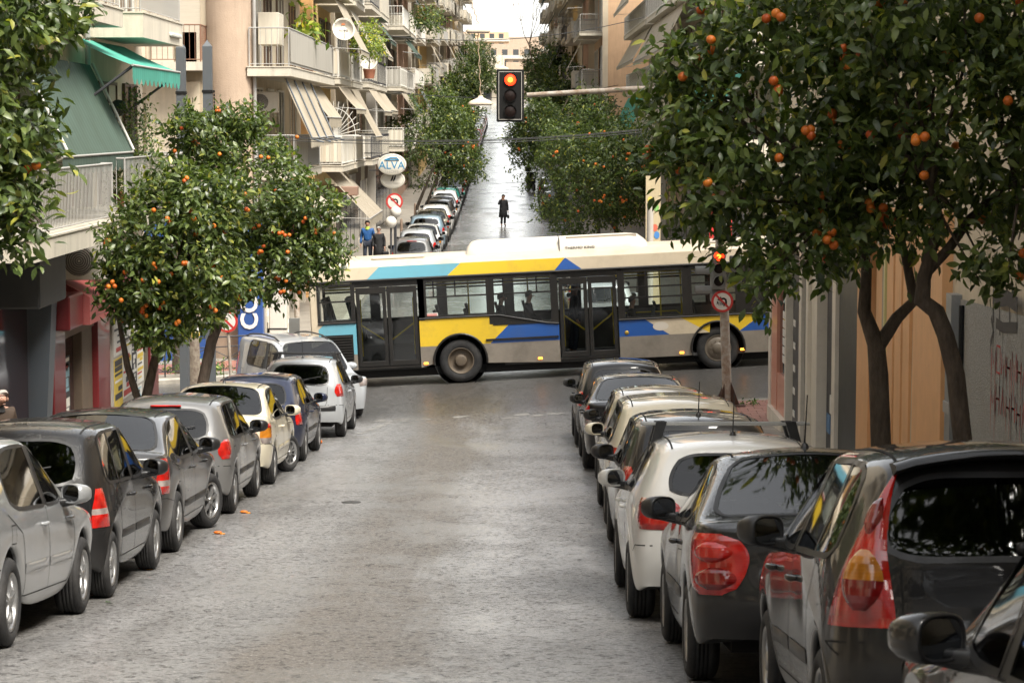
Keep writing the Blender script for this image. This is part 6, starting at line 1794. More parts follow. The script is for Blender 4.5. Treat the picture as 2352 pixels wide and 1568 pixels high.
fac('corner_post', 46.6, 47.0, -.2, 4.4, M_ALU, .02)
fac('salmon_pillar', 45.6, 46.58, .36, 3.6, M_SALM, .0); fac('salmon_plinth', 43.95, 46.59, -.2, .36, M_WHTW, .08); fac('salmon_dado', 43.95, 45.58, .37, 1.1, M_SALM, -.01)
fac('shop_window', 44.0, 45.58, 1.1, 3.6, M_DGLASS, -.06); fac('window_post', 43.75, 43.95, -.2, 3.7, M_ALU, .03)
for k in range(6):
    fac('price_card', 44.75, 45.1, 1.35 + k*.17, 1.49 + k*.17, M_SWHT, -.055, .01)
fac('shop_window', 41.7, 43.7, .2, 3.5, M_SHELF, -.1); fac('window_post', 41.3, 41.68, -.2, 3.7, M_ALU, .03)
for k in range(5): fac('display_strip', 43.3, 43.62, .5 + k*.42, .62 + k*.42, MATS['sticker_white'], -.09, .01)
fac('window_post', 40.2, 40.5, -.2, 3.7, M_ALU, .05); fac('window_post', 38.9, 39.1, -.2, 3.7, M_ALU, .05); fac('shop_window', 40.5, 41.28, .15, 3.5, M_DGLASS, -.03)
fac('shop_window', 36.9, 38.88, .55, 3.5, M_SHELF, -.12); fac('window_sill', 36.9, 38.88, .3, .55, M_ALU, .0); fac('window_post', 36.5, 36.9, 0, 3.7, M_ALU, .06)
fac('window_post', 39.1, 40.2, .0, 3.5, M_ALU, -.02)
en = fac('notice_board', 37.2, 38.0, 2.25, 2.62, M_SWHT, -.10, .01)
letters('lettering', 'EN', .30, mat('sign_red', (.48, .03, .03), rough=.4), nr, (XR(37.6) + .085, 37.75, 2.44), (R(90), 0, R(-90)), world=True, shear=.25, offset=.012)
for k, (yy, z_) in enumerate(((37.3, 1.75), (37.9, 1.2), (38.3, .85), (37.4, .75))):
    fac('goods_packet', yy, yy + .42, z_, z_ + .3, [mat('packet_yellow', (.45, .40, .16)), MATS['sticker_white'], mat('packet_blue', (.1, .2, .35)), mat('packet_pale', (.4, .42, .38))][k], -.10, .03)
fac('marble_panel', 34.4, 36.48, 0, 3.7, M_MARB, .0)
fac('orange_panel', 33.2, 34.38, .1, 4.6, M_ORNG, .02); fac('orange_panel', 31.8, 32.5, .1, 4.6, M_ORNG, .02)
for k in range(5): fac('orange_fin', 32.52 + k*.13, 32.60 + k*.13, .1, 4.6, M_ORNG, .0 - .02*k)
fac('dark_gap', 32.5, 33.2, .1, 4.6, M_SHOPD, -.12); fac('metal_strip', 31.5, 31.78, .1, 4.6, M_GREYW, .05)
fac('led_post', 31.35, 31.47, .1, 4.6, mat('led_strip', (.55, .50, .22), rough=.4), .08, .06)
for k in range(3): fac('orange_panel', 29.6 + k*.55, 30.0 + k*.55 + .12, .1, 4.8, M_ORNG, .03 + .02*k)
fac('orange_fin', 29.2, 29.5, .1, 4.8, M_ORNG, .0)
fac('dark_gap', 28.9, 29.2, .1, 4.8, M_SHOPD, -.1)
fac('orange_panel', 26.9, 28.9, .1, 4.9, M_ORNG, .10)
q = MB(); q.add([(XR(26) - .02, 25, -.5), (XR(31) - .02, 31.3, -.5), (22, 31.3, -.5), (22, 25, -.5), (XR(26) - .02 + .13, 25, 15), (XR(31) + .11, 31.3, 15), (22, 31.3, 15), (22, 25, 15)], [(0,4,5,1), (1,5,6,2), (2,6,7,3), (3,7,4,0)]); q.build('upper_wall', M_CREAM, nr)
for yy in (31.5, 35, 38.5, 42):
    for z_ in (4.7, 7.8, 10.9):
        bb = slab_box(nr, XR(yy) + .3, XR(yy) - .75, yy, yy + 2.8, z_, z_ + .2)
fac('shop_fascia', 36.5, 46.9, 3.7, 4.4, M_PANW, .12, .4)
fac('neon_strip', 44.0, 46.6, 3.62, 3.68, mat('pale_blue_strip', (.45, .62, .75), rough=.4), .16, .05)
gw = thing('graffiti_wall_block', 'rough grey wall with dark and red graffiti under a cream upper wall', 'building', (5.0, 24, 0))
M_RGH = mat('rough_grey_render', (.30, .295, .275), rough=.9, var=.28, vscale=34, bump=.9, bscale=70, dirt=.3, dirtcol=(.2, .16, .10))
q = MB(); q.add([(XR(8), 8, .0), (XR(26.6), 26.6, .0), (22, 26.6, 0), (22, 8, 0), (XR(8), 8, 4.4), (XR(26.6), 26.6, 3.95), (22, 26.6, 4), (22, 8, 4.4)], [(0,4,5,1), (1,5,6,2), (2,6,7,3), (3,7,4,0)]); q.build('lower_wall', M_RGH, gw)
q = MB(); q.add([(XR(-45) + .06, -45, 3.9), (XR(26.6) + .06, 26.6, 3.9), (22, 26.6, 3.9), (22, -45, 3.9), (XR(-45) + .06, -45, 16), (XR(26.6) + .06, 26.6, 16), (22, 26.6, 16), (22, -45, 16)], [(0,4,5,1), (1,5,6,2), (2,6,7,3), (3,7,4,0)]); q.build('upper_wall', M_CREAM, gw)
q = MB(); q.box((XR(0), -45, -1), (22, 8, 4.4)); q.build('lower_wall', M_RGH, gw)
q = MB(); q.box((XR(26.4) - .10, 26.3, .2), (XR(26.4) + .05, 26.62, 4.0)); q.build('grey_duct', mat('zinc_duct', (.30, .31, .31), rough=.45, metal=.4, dirt=.4), gw)
q = MB(); q.box((XR(26.4) - .115, 26.28, 2.65), (XR(26.4) + .04, 26.64, 2.78)); q.build('duct_clip', M_RAILG, gw)
q = MB(); q.tube([(XR(26.1) - .03, 26.05, .4), (XR(26.1) - .03, 26.05, 3.9)], .03, 6); q.build('cable_pipe', M_SEAM, gw)
M_SPR = mat('black_spray', (.05, .045, .042), rough=.8); M_SPRR = mat('red_spray', (.42, .04, .04), rough=.8)
def spray(pts, wd, m, drips=0):
    s = MB(); P, Nn = [], []
    for yy, zz in pts: P.append(Vector((XR(yy) - .004, yy, zz))); Nn.append(Vector((-1, 0, 0)))
    ribbon(s, P, Nn, wd)
    rr = random.Random(int(pts[0][0]*100))
    for k in range(drips):
        yy, zz = pts[rr.randrange(len(pts))]; s.quad((XR(yy) - .004, yy - .008, zz), (XR(yy) - .004, yy + .008, zz), (XR(yy) - .004, yy + .004, zz - rr.uniform(.1, .35)), (XR(yy) - .004, yy - .004, zz - .3))
    return s.build('graffiti', m, gw)
spray([(24.45, 4.12), (24.2, 4.10), (23.7, 4.16), (23.2, 4.12)], .16, M_SPR, 3); spray([(24.42, 4.15), (24.38, 3.85)], .05, M_SPR, 1); spray([(24.1, 4.12), (24.05, 3.75)], .045, M_SPR, 1)
spray([(24.25, 3.86), (23.9, 3.84), (23.2, 3.9)], .11, M_SPR, 2); spray([(24.5, 3.9), (24.38, 3.76), (24.52, 3.62)], .07, M_SPR, 2); spray([(23.6, 4.12), (23.55, 3.86)], .05, M_SPR, 0)
rg = random.Random(4)
for row, z_ in enumerate((3.36, 2.95)):
    yy = 24.45
    while yy > 22.6:
        hh = rg.uniform(.20, .30); kind = rg.randrange(4)
        if kind == 0: pts = [(yy, z_), (yy, z_ + hh), (yy - .1, z_ + hh*.3), (yy - .2, z_ + hh), (yy - .2, z_)]
        elif kind == 1: pts = [(yy, z_), (yy - .08, z_ + hh), (yy - .18, z_)]
        elif kind == 2: pts = [(yy, z_ + hh), (yy, z_), (yy, z_ + hh*.5), (yy - .17, z_ + hh*.5), (yy - .17, z_ + hh), (yy - .17, z_)]
        else: pts = [(yy - .18, z_ + hh), (yy, z_ + hh), (yy, z_), (yy - .18, z_)]
        spray(pts, .026, M_SPRR, 4); yy -= .26
# unseen block added behind the camera so the car rears reflect darker
bk = thing('rear_sky_blocker', 'unseen block added behind the camera to darken reflections', 'building', (0, -60, 6))
q = MB(); q.box((-30, -70, 0), (30, -46, 26)); q.build('wall', M_GREYW, bk)
# ------------------------------------------------------------------ trees and plants
def leaf_mat(name, dark, mid, light, gloss=.30):
    if name in MATS: return MATS[name]
    m = bpy.data.materials.new(name); nt, N, Lk = nodes_of(m); b = N['Principled BSDF']
    ge = N.new('ShaderNodeNewGeometry'); oi = N.new('ShaderNodeObjectInfo')
    ad = N.new('ShaderNodeMath'); ad.operation = 'ADD'; Lk.new(ge.outputs['Random Per Island'], ad.inputs[0]); Lk.new(oi.outputs['Random'], ad.inputs[1])
    fr = N.new('ShaderNodeMath'); fr.operation = 'FRACT'; Lk.new(ad.outputs[0], fr.inputs[0])
    r = N.new('ShaderNodeValToRGB'); e = r.color_ramp.elements
    e[0].position = 0; e[0].color = (*dark, 1); e[1].position = .93; e[1].color = (*light, 1)
    q = e.new(.55); q.color = (*mid, 1); q = e.new(.985); q.color = (light[0]*2.2, light[1]*1.7, light[2]*1.1, 1)
    Lk.new(fr.outputs[0], r.inputs[0]); Lk.new(r.outputs[0], b.inputs['Base Color'])
    b.inputs['Roughness'].default_value = gloss; b.inputs['Specular IOR Level'].default_value = .55
    tr = N.new('ShaderNodeBsdfTranslucent'); mx = N.new('ShaderNodeMix'); mx.data_type = 'RGBA'; mx.blend_type = 'MULTIPLY'; mx.inputs[0].default_value = 1
    Lk.new(r.outputs[0], mx.inputs[6]); mx.inputs[7].default_value = (1.6, 1.8, .7, 1); Lk.new(mx.outputs[2], tr.inputs[0])
    ms = N.new('ShaderNodeMixShader'); ms.inputs[0].default_value = .32; out = [n for n in N if n.type == 'OUTPUT_MATERIAL'][0]
    Lk.new(b.outputs[0], ms.inputs[1]); Lk.new(tr.outputs[0], ms.inputs[2]); Lk.new(ms.outputs[0], out.inputs[0])
    MATS[name] = m; return m
M_LEAF = leaf_mat('orange_tree_leaf', (.030, .050, .014), (.072, .108, .027), (.145, .185, .050), .38)
M_LEAF2 = leaf_mat('distant_tree_leaf', (.028, .048, .012), (.062, .095, .024), (.135, .175, .045), .5)
M_LEAFY = leaf_mat('sunlit_shrub_leaf', (.08, .14, .02), (.16, .22, .03), (.34, .36, .06), .5)
M_BARK = mat('orange_tree_bark', (.050, .036, .027), rough=.9, vscale=16, bump=1.0, bscale=34, col2=(.135, .105, .080), stretch=(1, 1, .35))
M_FRUIT = mat('bitter_orange_peel', (.58, .105, .010), rough=.45, bump=.12, bscale=120, spec=.5)
_n = M_FRUIT.node_tree; _oi = _n.nodes.new('ShaderNodeObjectInfo'); _rp = _n.nodes.new('ShaderNodeValToRGB')
_rp.color_ramp.elements[0].color = (.42, .060, .006, 1); _rp.color_ramp.elements[1].color = (.64, .19, .016, 1); _n.links.new(_oi.outputs['Random'], _rp.inputs[0]); _n.links.new(_rp.outputs[0], _n.nodes['Principled BSDF'].inputs['Base Color'])
TEMPL = (np.array([(0,0,0), (.35,0,.035), (.7,0,.02), (1,0,-.08), (.35,.20,.075), (.70,.16,.055), (.35,-.20,.075), (.70,-.16,.055)], float),
         [(0,1,4), (0,6,1), (4,1,2,5), (1,6,7,2), (5,2,3), (2,7,3)])
TEMPS = (np.array([(0,0,0), (.5,.22,.05), (1,0,-.06), (.5,-.22,.05)], float), [(0,3,2,1)])
def leaf_cloud(rs, lumps, n, size, clump=7, spread=.10, shell=.55, droop=.45, per_w=None):
    """positions, frames and sizes of n leaves, in sprigs spread over the lumps (cx,cy,cz,rx,ry,rz)"""
    L_ = np.array(lumps, float); vol = (L_[:, 3] * L_[:, 4] * L_[:, 5])**(2/3.)
    if per_w is not None: vol = vol * np.array(per_w)
    nc = max(1, n // clump); which = rs.choice(len(L_), nc, p=vol / vol.sum())
    d = rs.normal(size=(nc, 3)); d /= np.linalg.norm(d, axis=1)[:, None]
    # uneven outline: push the shell in and out with a few waves
    wv = 1 + .13*np.sin(4.1*d[:, 0] + 2.3*d[:, 2] + which) + .11*np.sin(5.7*d[:, 1] - 3.1*d[:, 2] + 2*which) + .09*np.sin(9.3*d[:, 2] + 7*d[:, 0])
    rad = (shell + (1 - shell) * rs.random(nc)**.6) * wv
    C = L_[which, :3] + d * L_[which, 3:] * rad[:, None]
    out = d / L_[which, 3:]; out /= np.linalg.norm(out, axis=1)[:, None]
    # twig direction
    tw = out + rs.normal(scale=.5, size=(nc, 3)); tw[:, 2] += .15; tw /= np.linalg.norm(tw, axis=1)[:, None]
    idx = np.repeat(np.arange(nc), clump); m = len(idx)
    t = rs.random(m)
    pos = C[idx] + tw[idx] * (t[:, None] - .5) * spread * 2.6 + rs.normal(scale=spread*.35, size=(m, 3))
    ax = tw[idx] * .6 + rs.normal(scale=.75, size=(m, 3)); ax[:, 2] -= droop; ax /= np.linalg.norm(ax, axis=1)[:, None]
    up = out[idx] * .7 + np.array([0, 0, .8]) + rs.normal(scale=.45, size=(m, 3))
    up -= ax * (up * ax).sum(1)[:, None]; up /= np.linalg.norm(up, axis=1)[:, None]
    sd = np.cross(up, ax)
    sz = size * (.65 + .6 * rs.random(m))
    return pos, np.stack([ax, sd, up], 2), sz
def leaf_mesh(name, cloud, templ, m, off):
    pos, F, sz = cloud; T, faces = templ
    n, k = len(pos), len(T)
    V = np.einsum('nij,kj->nki', F, T) * sz[:, None, None] + pos[:, None, :] - np.array(off)
    V = V.reshape(-1, 3)
    lens = [len(f) for f in faces]; flat = np.concatenate([np.array(f) for f in faces])
    LI = (flat[None, :] + (np.arange(n) * k)[:, None]).reshape(-1)
    tot = np.tile(np.array(lens), n); start = np.concatenate([[0], np.cumsum(tot)[:-1]])
    me = bpy.data.meshes.new(name); me.vertices.add(len(V)); me.vertices.foreach_set('co', V.reshape(-1).astype(np.float32))
    me.loops.add(len(LI)); me.loops.foreach_set('vertex_index', LI.astype(np.int32))
    me.polygons.add(len(tot)); me.polygons.foreach_set('loop_start', start.astype(np.int32)); me.polygons.foreach_set('loop_total', tot.astype(np.int32))
    me.polygons.foreach_set('use_smooth', np.ones(len(tot), bool))
    me.materials.append(m); me.update(calc_edges=True); return me
_LEAFME = {}
def one_leaf(size, m):
    if m.name not in _LEAFME:
        me = bpy.data.meshes.new('leaf'); me.from_pydata([tuple(v) for v in TEMPL[0]], [], TEMPL[1]); me.materials.append(m)
        me.polygons.foreach_set('use_smooth', [True] * len(me.polygons)); _LEAFME[m.name] = me
    return _LEAFME[m.name]
_FR = {}
def fruit_mesh(r=.039):
    if r not in _FR:
        b = MB(); b.ball((0, 0, 0), (r, r, r * .93), 14, 9); _FR[r] = b.mesh('orange', M_FRUIT)
    return _FR[r]
def tree(name, label, base, stems, lumps, n, size, seed, fruit=0, fr=.039, single=0, templ=TEMPL, m=None, cat='tree', group=None, clump=7, spread=.10, shell=.55, bark=None, limbs=14, weights=None, droop=.45, fruit_at=None, limbr=.022):
    rs = np.random.RandomState(seed); rn = random.Random(seed); m = m or M_LEAF
    t = thing(name, label, cat, base, 0, group); off = Vector(base)
    tr = MB()
    for pts, rad in stems: tr.tube(pts, rad, 10)
    tops = [Vector(p[-1]) for p, _ in stems]
    # limbs from the stems into the crown
    for k in range(limbs):
        L_ = rn.choice(lumps); d = Vector((rn.gauss(0, 1), rn.gauss(0, 1), rn.gauss(.2, 1))).normalized()
        e = Vector(L_[:3]) + Vector((d.x*L_[3], d.y*L_[4], d.z*L_[5])) * rn.uniform(.5, .95); s = min(tops, key=lambda q: (q - e).length)
        mid = s.lerp(e, .5) + Vector((rn.uniform(-.15, .15), rn.uniform(-.15, .15), rn.uniform(.0, .25))); tr.tube([s, mid, e], [limbr, limbr*.6, limbr*.25], 6)
    tr.build('trunk', bark or M_BARK, t)
    cl = leaf_cloud(rs, lumps, n, size, clump, spread, shell, droop, weights)
    if single:
        d2 = ((cl[0] - np.array([0, 0, CZ]))**2).sum(1)
        # the leaves that face the camera most openly are single objects
        order = np.argsort(d2)[:single]; keep = np.ones(len(d2), bool); keep[order] = False
        lm = one_leaf(size, m)
        for i in order:
            o = link('leaf', lm, t); M4 = Matrix([[*cl[1][i][0]], [*cl[1][i][1]], [*cl[1][i][2]]]).to_4x4() @ Matrix.Scale(float(cl[2][i]), 4)
            M4.translation = Vector(cl[0][i]) - off; o.matrix_local = M4
        cl = (cl[0][keep], cl[1][keep], cl[2][keep])
    o = link('foliage', leaf_mesh('foliage', cl, templ, m, off), t); o['kind'] = 'stuff'
    fm = fruit_mesh(fr)
    L_ = np.array(lumps)
    cnt = 0
    pts = list(fruit_at or [])
    while len(pts) < fruit:
        k = rn.choices(range(len(lumps)), [l[3]*l[5] for l in lumps])[0]; l = lumps[k]
        d = Vector((rn.gauss(0, 1), rn.gauss(-.9, .8), rn.gauss(-.1, .8))).normalized(); f = rn.uniform(.90, 1.10)
        p = Vector((l[0] + d.x*l[3]*f, l[1] + d.y*l[4]*f, l[2] + d.z*l[5]*f))
        for c in range(rn.choice((1, 1, 1, 2, 3))):
            pts.append(p + Vector((rn.uniform(-.06, .06), rn.uniform(-.06, .06), rn.uniform(-.07, .07))) * (1 if c else 0))
    for p in pts[:max(fruit, len(fruit_at or []))]:
        link('orange', fm, t, Vector(p) - off, (rn.uniform(0, 3), rn.uniform(0, 3), 0))
    return t
OT = 'orange trees along the near pavements'
g0 = lambda x, y: G(x, y) + .12
# right-hand pair
y = 19.6; A = lambda u, v, yy=y: at(u, v, yy)
bA = (3.15, 19.6, g0(3.15, 19.6)); bB = (3.78, 18.8, g0(3.78, 18.8))
tree('orange_tree', 'big orange tree at right with trunk forking low in front of the shop windows', bA,
     [([bA, A(2018, 860), A(2012, 790), A(1985, 715), A(1990, 620), A(1970, 480)], [.095, .082, .075, .058, .045, .025]), ([A(2014, 800), A(2060, 730), A(2100, 690), A(2085, 615), A(2060, 500)], [.062, .052, .048, .038, .022])],
     [(2.25, 19.4, 5.95, 1.05, 1.0, 1.15), (2.95, 19.7, 5.6, .75, .8, .85), (1.66, 19.2, 5.48, .50, .55, .46), (1.45, 19.6, 5.95, .38, .5, .55), (2.02, 18.7, 4.66, .15, .2, .24), (2.3, 19.0, 4.95, .5, .5, .35), (2.4, 19.5, 6.8, 1.0, .9, .6), (1.32, 19.3, 6.35, .22, .3, .22)],
     12000, .12, 11, 72, single=300, group=OT, limbs=26)
B = lambda u, v, yy=18.8: at(u, v, yy)
tree('orange_tree', 'orange tree with bent trunk in front of the graffiti wall, at the right edge', bB,
     [([bB, B(2195, 860), B(2172, 770), B(2150, 715), B(2118, 690), B(2122, 640), B(2148, 540), B(2140, 430)], [.082, .075, .07, .07, .07, .058, .042, .025]), ([B(2124, 630), B(2180, 570), B(2230, 500), B(2330, 410)], [.046, .04, .035, .028])],
     [(3.45, 18.7, 6.05, .85, .9, 1.05), (4.1, 18.3, 6.5, .75, .9, .8), (3.9, 18.6, 5.35, .32, .4, .30), (3.75, 18.3, 4.85, .25, .3, .25), (3.1, 18.4, 6.9, .8, .8, .6)],
     9000, .118, 12, 36, single=150, group=OT, limbs=22)
bT = (-5.75, 19.5, g0(-5.75, 19.5))
tree('orange_tree', 'orange tree whose branches hang into the top left corner', bT,
     [([bT, (-5.7, 19.5, 3.8), (-5.4, 19.5, 5.0), (-5.0, 19.5, 5.8)], [.11, .10, .08, .05])],
     [(-4.75, 19.5, 6.1, .95, 1.0, 1.15), (-4.25, 19.4, 6.75, .75, .7, .42), (-3.75, 19.4, 6.85, .42, .4, .20), (-4.2, 19.3, 5.35, .42, .5, .40), (-3.95, 19.2, 5.0, .22, .25, .2), (-4.0, 19.3, 5.85, .30, .35, .35), (-4.6, 19.3, 4.95, .4, .5, .35)],
     8500, .118, 13, 26, single=200, group=OT, limbs=22)
bL1 = (-5.55, 35.2, g0(-5.55, 35.2))
tree('orange_tree', 'round orange tree in front of the red shop, nearer of two on the left', bL1,
     [([bL1, (-5.52, 35.2, 1.7), (-5.3, 35.2, 2.6), (-5.1, 35.2, 3.5)], [.09, .08, .06, .03]), ([(-5.53, 35.2, 1.5), (-5.75, 35.1, 2.3), (-5.9, 35.1, 3.2)], [.06, .05, .03])],
     [(-5.05, 35.0, 4.15, 1.05, 1.0, 1.05), (-5.5, 34.8, 3.55, .6, .7, .55), (-4.55, 35.0, 4.75, .6, .7, .6), (-4.6, 34.9, 3.45, .55, .6, .55), (-5.2, 34.8, 2.95, .45, .5, .35)],
     13000, .128, 14, 62, single=150, group=OT, fr=.037, shell=.6)
bL2 = (-5.7, 43.4, g0(-5.7, 43.4))
tree('orange_tree', 'wide orange tree hanging over the rear end of the bus', bL2,
     [([bL2, (-5.75, 43.4, 1.0), (-5.55, 43.4, 1.9), (-5.1, 43.4, 3.0)], [.12, .11, .10, .05])],
     [(-4.85, 43.3, 4.75, 1.25, 1.2, 1.25), (-5.45, 43.3, 5.6, .75, .8, .55), (-3.95, 43.0, 3.75, .75, .9, .8), (-4.5, 43.0, 3.3, .9, .9, .7), (-3.75, 43.0, 4.4, .6, .7, .55), (-5.3, 43.2, 3.9, .7, .8, .9), (-4.9, 43.0, 2.95, .45, .5, .3), (-5.9, 43.3, 5.75, .5, .6, .45), (-3.4, 43.0, 3.55, .45, .6, .42), (-4.9, 43.2, 6.0, .45, .5, .3)],
     18000, .132, 15, 80, single=100, group=OT, fr=.038, shell=.6)
# beyond the crossing
FT = 'orange trees beyond the crossing'
def far_tree(label, x, y, zc, rx, rz, seed, n=5200, size=.15, fruit=40, hi=0, grp=FT, name='orange_tree', m=None, trunkx=None, fr=.05, dbl=False):
    g_ = g0(x, y); tx = trunkx if trunkx is not None else x; b = (tx, y, g_)
    rn = random.Random(seed)
    lumps = [(x, y, zc, rx*.85, rx*.9, rz*.85)]
    for k in range(6):
        a = rn.uniform(0, 6.28); lumps.append((x + math.cos(a)*rx*.5, y + math.sin(a)*rx*.5, zc + rn.uniform(-.55, .6)*rz, rx*rn.uniform(.4, .55), rx*.5, rz*rn.uniform(.3, .45)))
    st = [([b, (tx + .03, y, g_ + (zc - rz - g_)*.6), (x, y, zc - rz*.4)], [.10, .09, .05])]
    if dbl: st.append(([(tx + .55, y + .3, g_), (tx + .6, y + .3, g_ + 1.5), (x + .4, y, zc - rz*.3)], [.08, .07, .04]))
    return tree(name, label, b, st, lumps, n, size, seed, fruit, fr=fr, templ=TEMPS, m=m or M_LEAF2, group=grp, clump=9, spread=.17, shell=.62, limbs=12)
far_tree('two-trunk orange tree over the far left cars past the ALVA sign', -3.75, 120, 5.45, 2.6, 3.0, 31, 14500, .17, 26, trunkx=-4.85, dbl=True)
far_tree('broad orange tree full of fruit right behind the roof of the bus', 2.8, 78, 4.35, 2.2, 2.45, 32, 19000, .135, 75, trunkx=4.2, fr=.045)
far_tree('dark orange tree leaning over the road, next up the street from the broad one', 1.5, 112, 5.1, 1.8, 2.6, 33, 10000, .16, 14, trunkx=4.1)
far_tree('green tree beside the dark leaning tree on the right side', 3.2, 98, 5.4, 1.9, 2.3, 34, 9000, .16, 22, trunkx=4.3)
for k, (x, y, zc, rx, rz, lb) in enumerate(((-4.1, 160, 5.9, 1.7, 2.6, 'second tree up the left row of cars, behind the two-trunk one'), (-4.3, 205, 8.6, 2.1, 3.2, 'third tree up on the left, above the parked cars'), (-4.6, 262, 11.6, 2.8, 4.2, 'tall dark tree high up on the left side of the road'), (-4.8, 320, 14, 3.0, 4.4, 'highest dark tree on the left, near the top of the road'),
        (3.3, 150, 7.2, 2.0, 3.3, 'tree up the right side just before the balconies'), (3.6, 190, 9.0, 2.4, 3.7, 'tall tree up the right side at the middle of the slope'), (3.7, 245, 11.2, 2.8, 4.0, 'tall bushy tree high up on the right'), (4.2, 320, 14.2, 3.0, 4.4, 'highest dark tree on the right, near the top of the road'))):
    far_tree(lb, x, y, zc, rx, rz, 40 + k, 6500, .27, 0, grp='trees up the far street', name='street_tree', trunkx=(-5.1 if x < 0 else 4.4))
# more crowns behind and beside the camera: the street trees go on, and show in the car windows
src_t = far_tree('street tree by the right kerb close behind the camera', 3.5, 2.0, g0(3.5, 2.0) + 4.2, 1.7, 1.5, 60, 5500, .17, 10, grp=OT)
for k, (x, y, lab) in enumerate(((2.7, 8.0, 'right kerb just out of the frame'), (3.5, -4.0, 'right kerb some way back'), (3.5, -11.0, 'right kerb far back'), (3.4, 12.5, 'right kerb above the black coupe'), (-5.9, 11.0, 'left kerb just out of the frame'), (-5.9, 5.0, 'left kerb beside the camera'), (-5.9, -2.0, 'left kerb some way back'), (-5.9, -9.0, 'left kerb far back'))):
    c = copy_tree(src_t); c.location = (x, y, g0(x, y) + (.75 if k in (0, 3) else 0)); c.rotation_euler = (0, 0, k * 1.3); c['label'] = 'street tree by the ' + lab
far_tree('round tree where the road disappears over the hill, on the left', -3.6, 395, Gc(395) + 4.2, 2.6, 2.6, 57, 3000, .32, 0, grp='trees up the far street', name='street_tree')
far_tree('round tree where the road disappears over the hill, on the right', 3.4, 385, Gc(385) + 4.4, 2.8, 2.8, 58, 3000, .32, 0, grp='trees up the far street', name='street_tree')
# bare tree high up the road
bt = thing('bare_tree', 'bare leafless tree against the sky at the top of the road', 'tree', (3.6, 300, g0(3.6, 300)))
q = MB(); rb = random.Random(3)
def twig(p, d, ln, r_, dep):
    e = p + d * ln; q.tube([p, p.lerp(e, .5) + Vector((rb.uniform(-.1, .1), 0, rb.uniform(-.1, .1))) * ln * .5, e], [r_, r_*.8, r_*.6], 5)
    if dep:
        for _ in range(3): twig(e, (d + Vector((rb.uniform(-.8, .8), rb.uniform(-.3, .3), rb.uniform(-.1, .6)))).normalized(), ln * .68, r_ * .6, dep - 1)
twig(Vector((3.3, 300, g0(3.3, 300) + 5)), Vector((-.25, 0, 1)), 4.6, .11, 4); q.tube([(3.6, 300, g0(3.6, 300)), (3.3, 300, g0(3.3, 300) + 5.1)], [.2, .12], 8); q.build('branches', mat('bare_bark', (.20, .14, .10), rough=.9), bt)
# shrubs and balcony plants
def shrub(name, label, c, r, n, size, seed, m=None, pot=True, pr=.22, fl=None, grp='balcony plants', lumps=None, zb=None):
    c = Vector(c); zb = c.z - r[2] if zb is None else zb
    t = thing(name, label, 'plant', (c.x, c.y, zb), 0, grp); rs = np.random.RandomState(seed)
    lm = lumps or [(c.x, c.y, c.z, *r)]
    o = link('foliage', leaf_mesh('foliage', leaf_cloud(rs, lm, n, size, 6, size*1.2, .4, .3), TEMPS, m or M_LEAF, Vector((c.x, c.y, zb))), t); o['kind'] = 'stuff'
    s = MB(); s.tube([(c.x, c.y, zb + .05), (c.x, c.y, c.z)], .02, 6); s.build('stem', M_BARK, t)
    if pot:
        p = MB(); p.lathe([(zb, pr*.75), (zb + .3, pr), (zb + .33, pr*1.06), (zb + .33, .01)], 14, 'z', (c.x, c.y, 0)); p.build('pot', mat('terracotta', (.36, .14, .08), rough=.8, var=.15), t)
    return t
shrub('potted_ficus', 'tall glossy ficus between the two green awnings on the left balcony', (-7.05, 44.6, 5.65), (.42, .6, .85), 1500, .085, 71, zb=4.36)
shrub('potted_palm', 'spiky yellow green plant at the foot of the ficus on the left balcony', (-6.75, 45.6, 4.75), (.25, .5, .3), 260, .22, 72, M_LEAFY, zb=4.36)
shrub('trailing_plant', 'hanging cactus strands over the rail beside the white left balcony', (-6.62, 41.6, 4.5), (.12, .5, .5), 300, .10, 73, pot=False)
shrub('potted_bush', 'dark potted bush behind the dark balcony rail on the left', (-6.95, 42.5, 4.85), (.35, .8, .45), 700, .08, 74, zb=4.36)
shrub('balcony_bush', 'sunlit yellow green bush spilling over the far balcony by the satellite dish', at(848, 96, 84), (.62, 1.2, .72), 1500, .12, 75, M_LEAFY, zb=7.5)
shrub('balcony_bush', 'bright leafy plant between cream cupboard and dish', at(705, 70, 70.5), (.35, .6, .5), 220, .26, 76, M_LEAFY, zb=7.42)
shrub('rooftop_bush', 'green bush on an upper balcony high on the left', at(985, 45, 125), (.9, 1.5, .8), 900, .2, 77, M_LEAF2, pot=False)
shrub('weed_tuft', 'low green weeds on the kerb under the corner railing', (-7.6, 57.35, .0), (.95, .25, .13), 500, .09, 78, leaf_mat('weed_leaf', (.03, .07, .012), (.07, .15, .02), (.14, .22, .04), .5), pot=False, grp='weeds on the pavement')
shrub('weed_tuft', 'tiny weeds at the foot of the signal mast', (4.9, 48.3, G(4.9, 48.3) + .18), (.3, .15, .05), 90, .07, 79, MATS['weed_leaf'], pot=False, grp='weeds on the pavement')
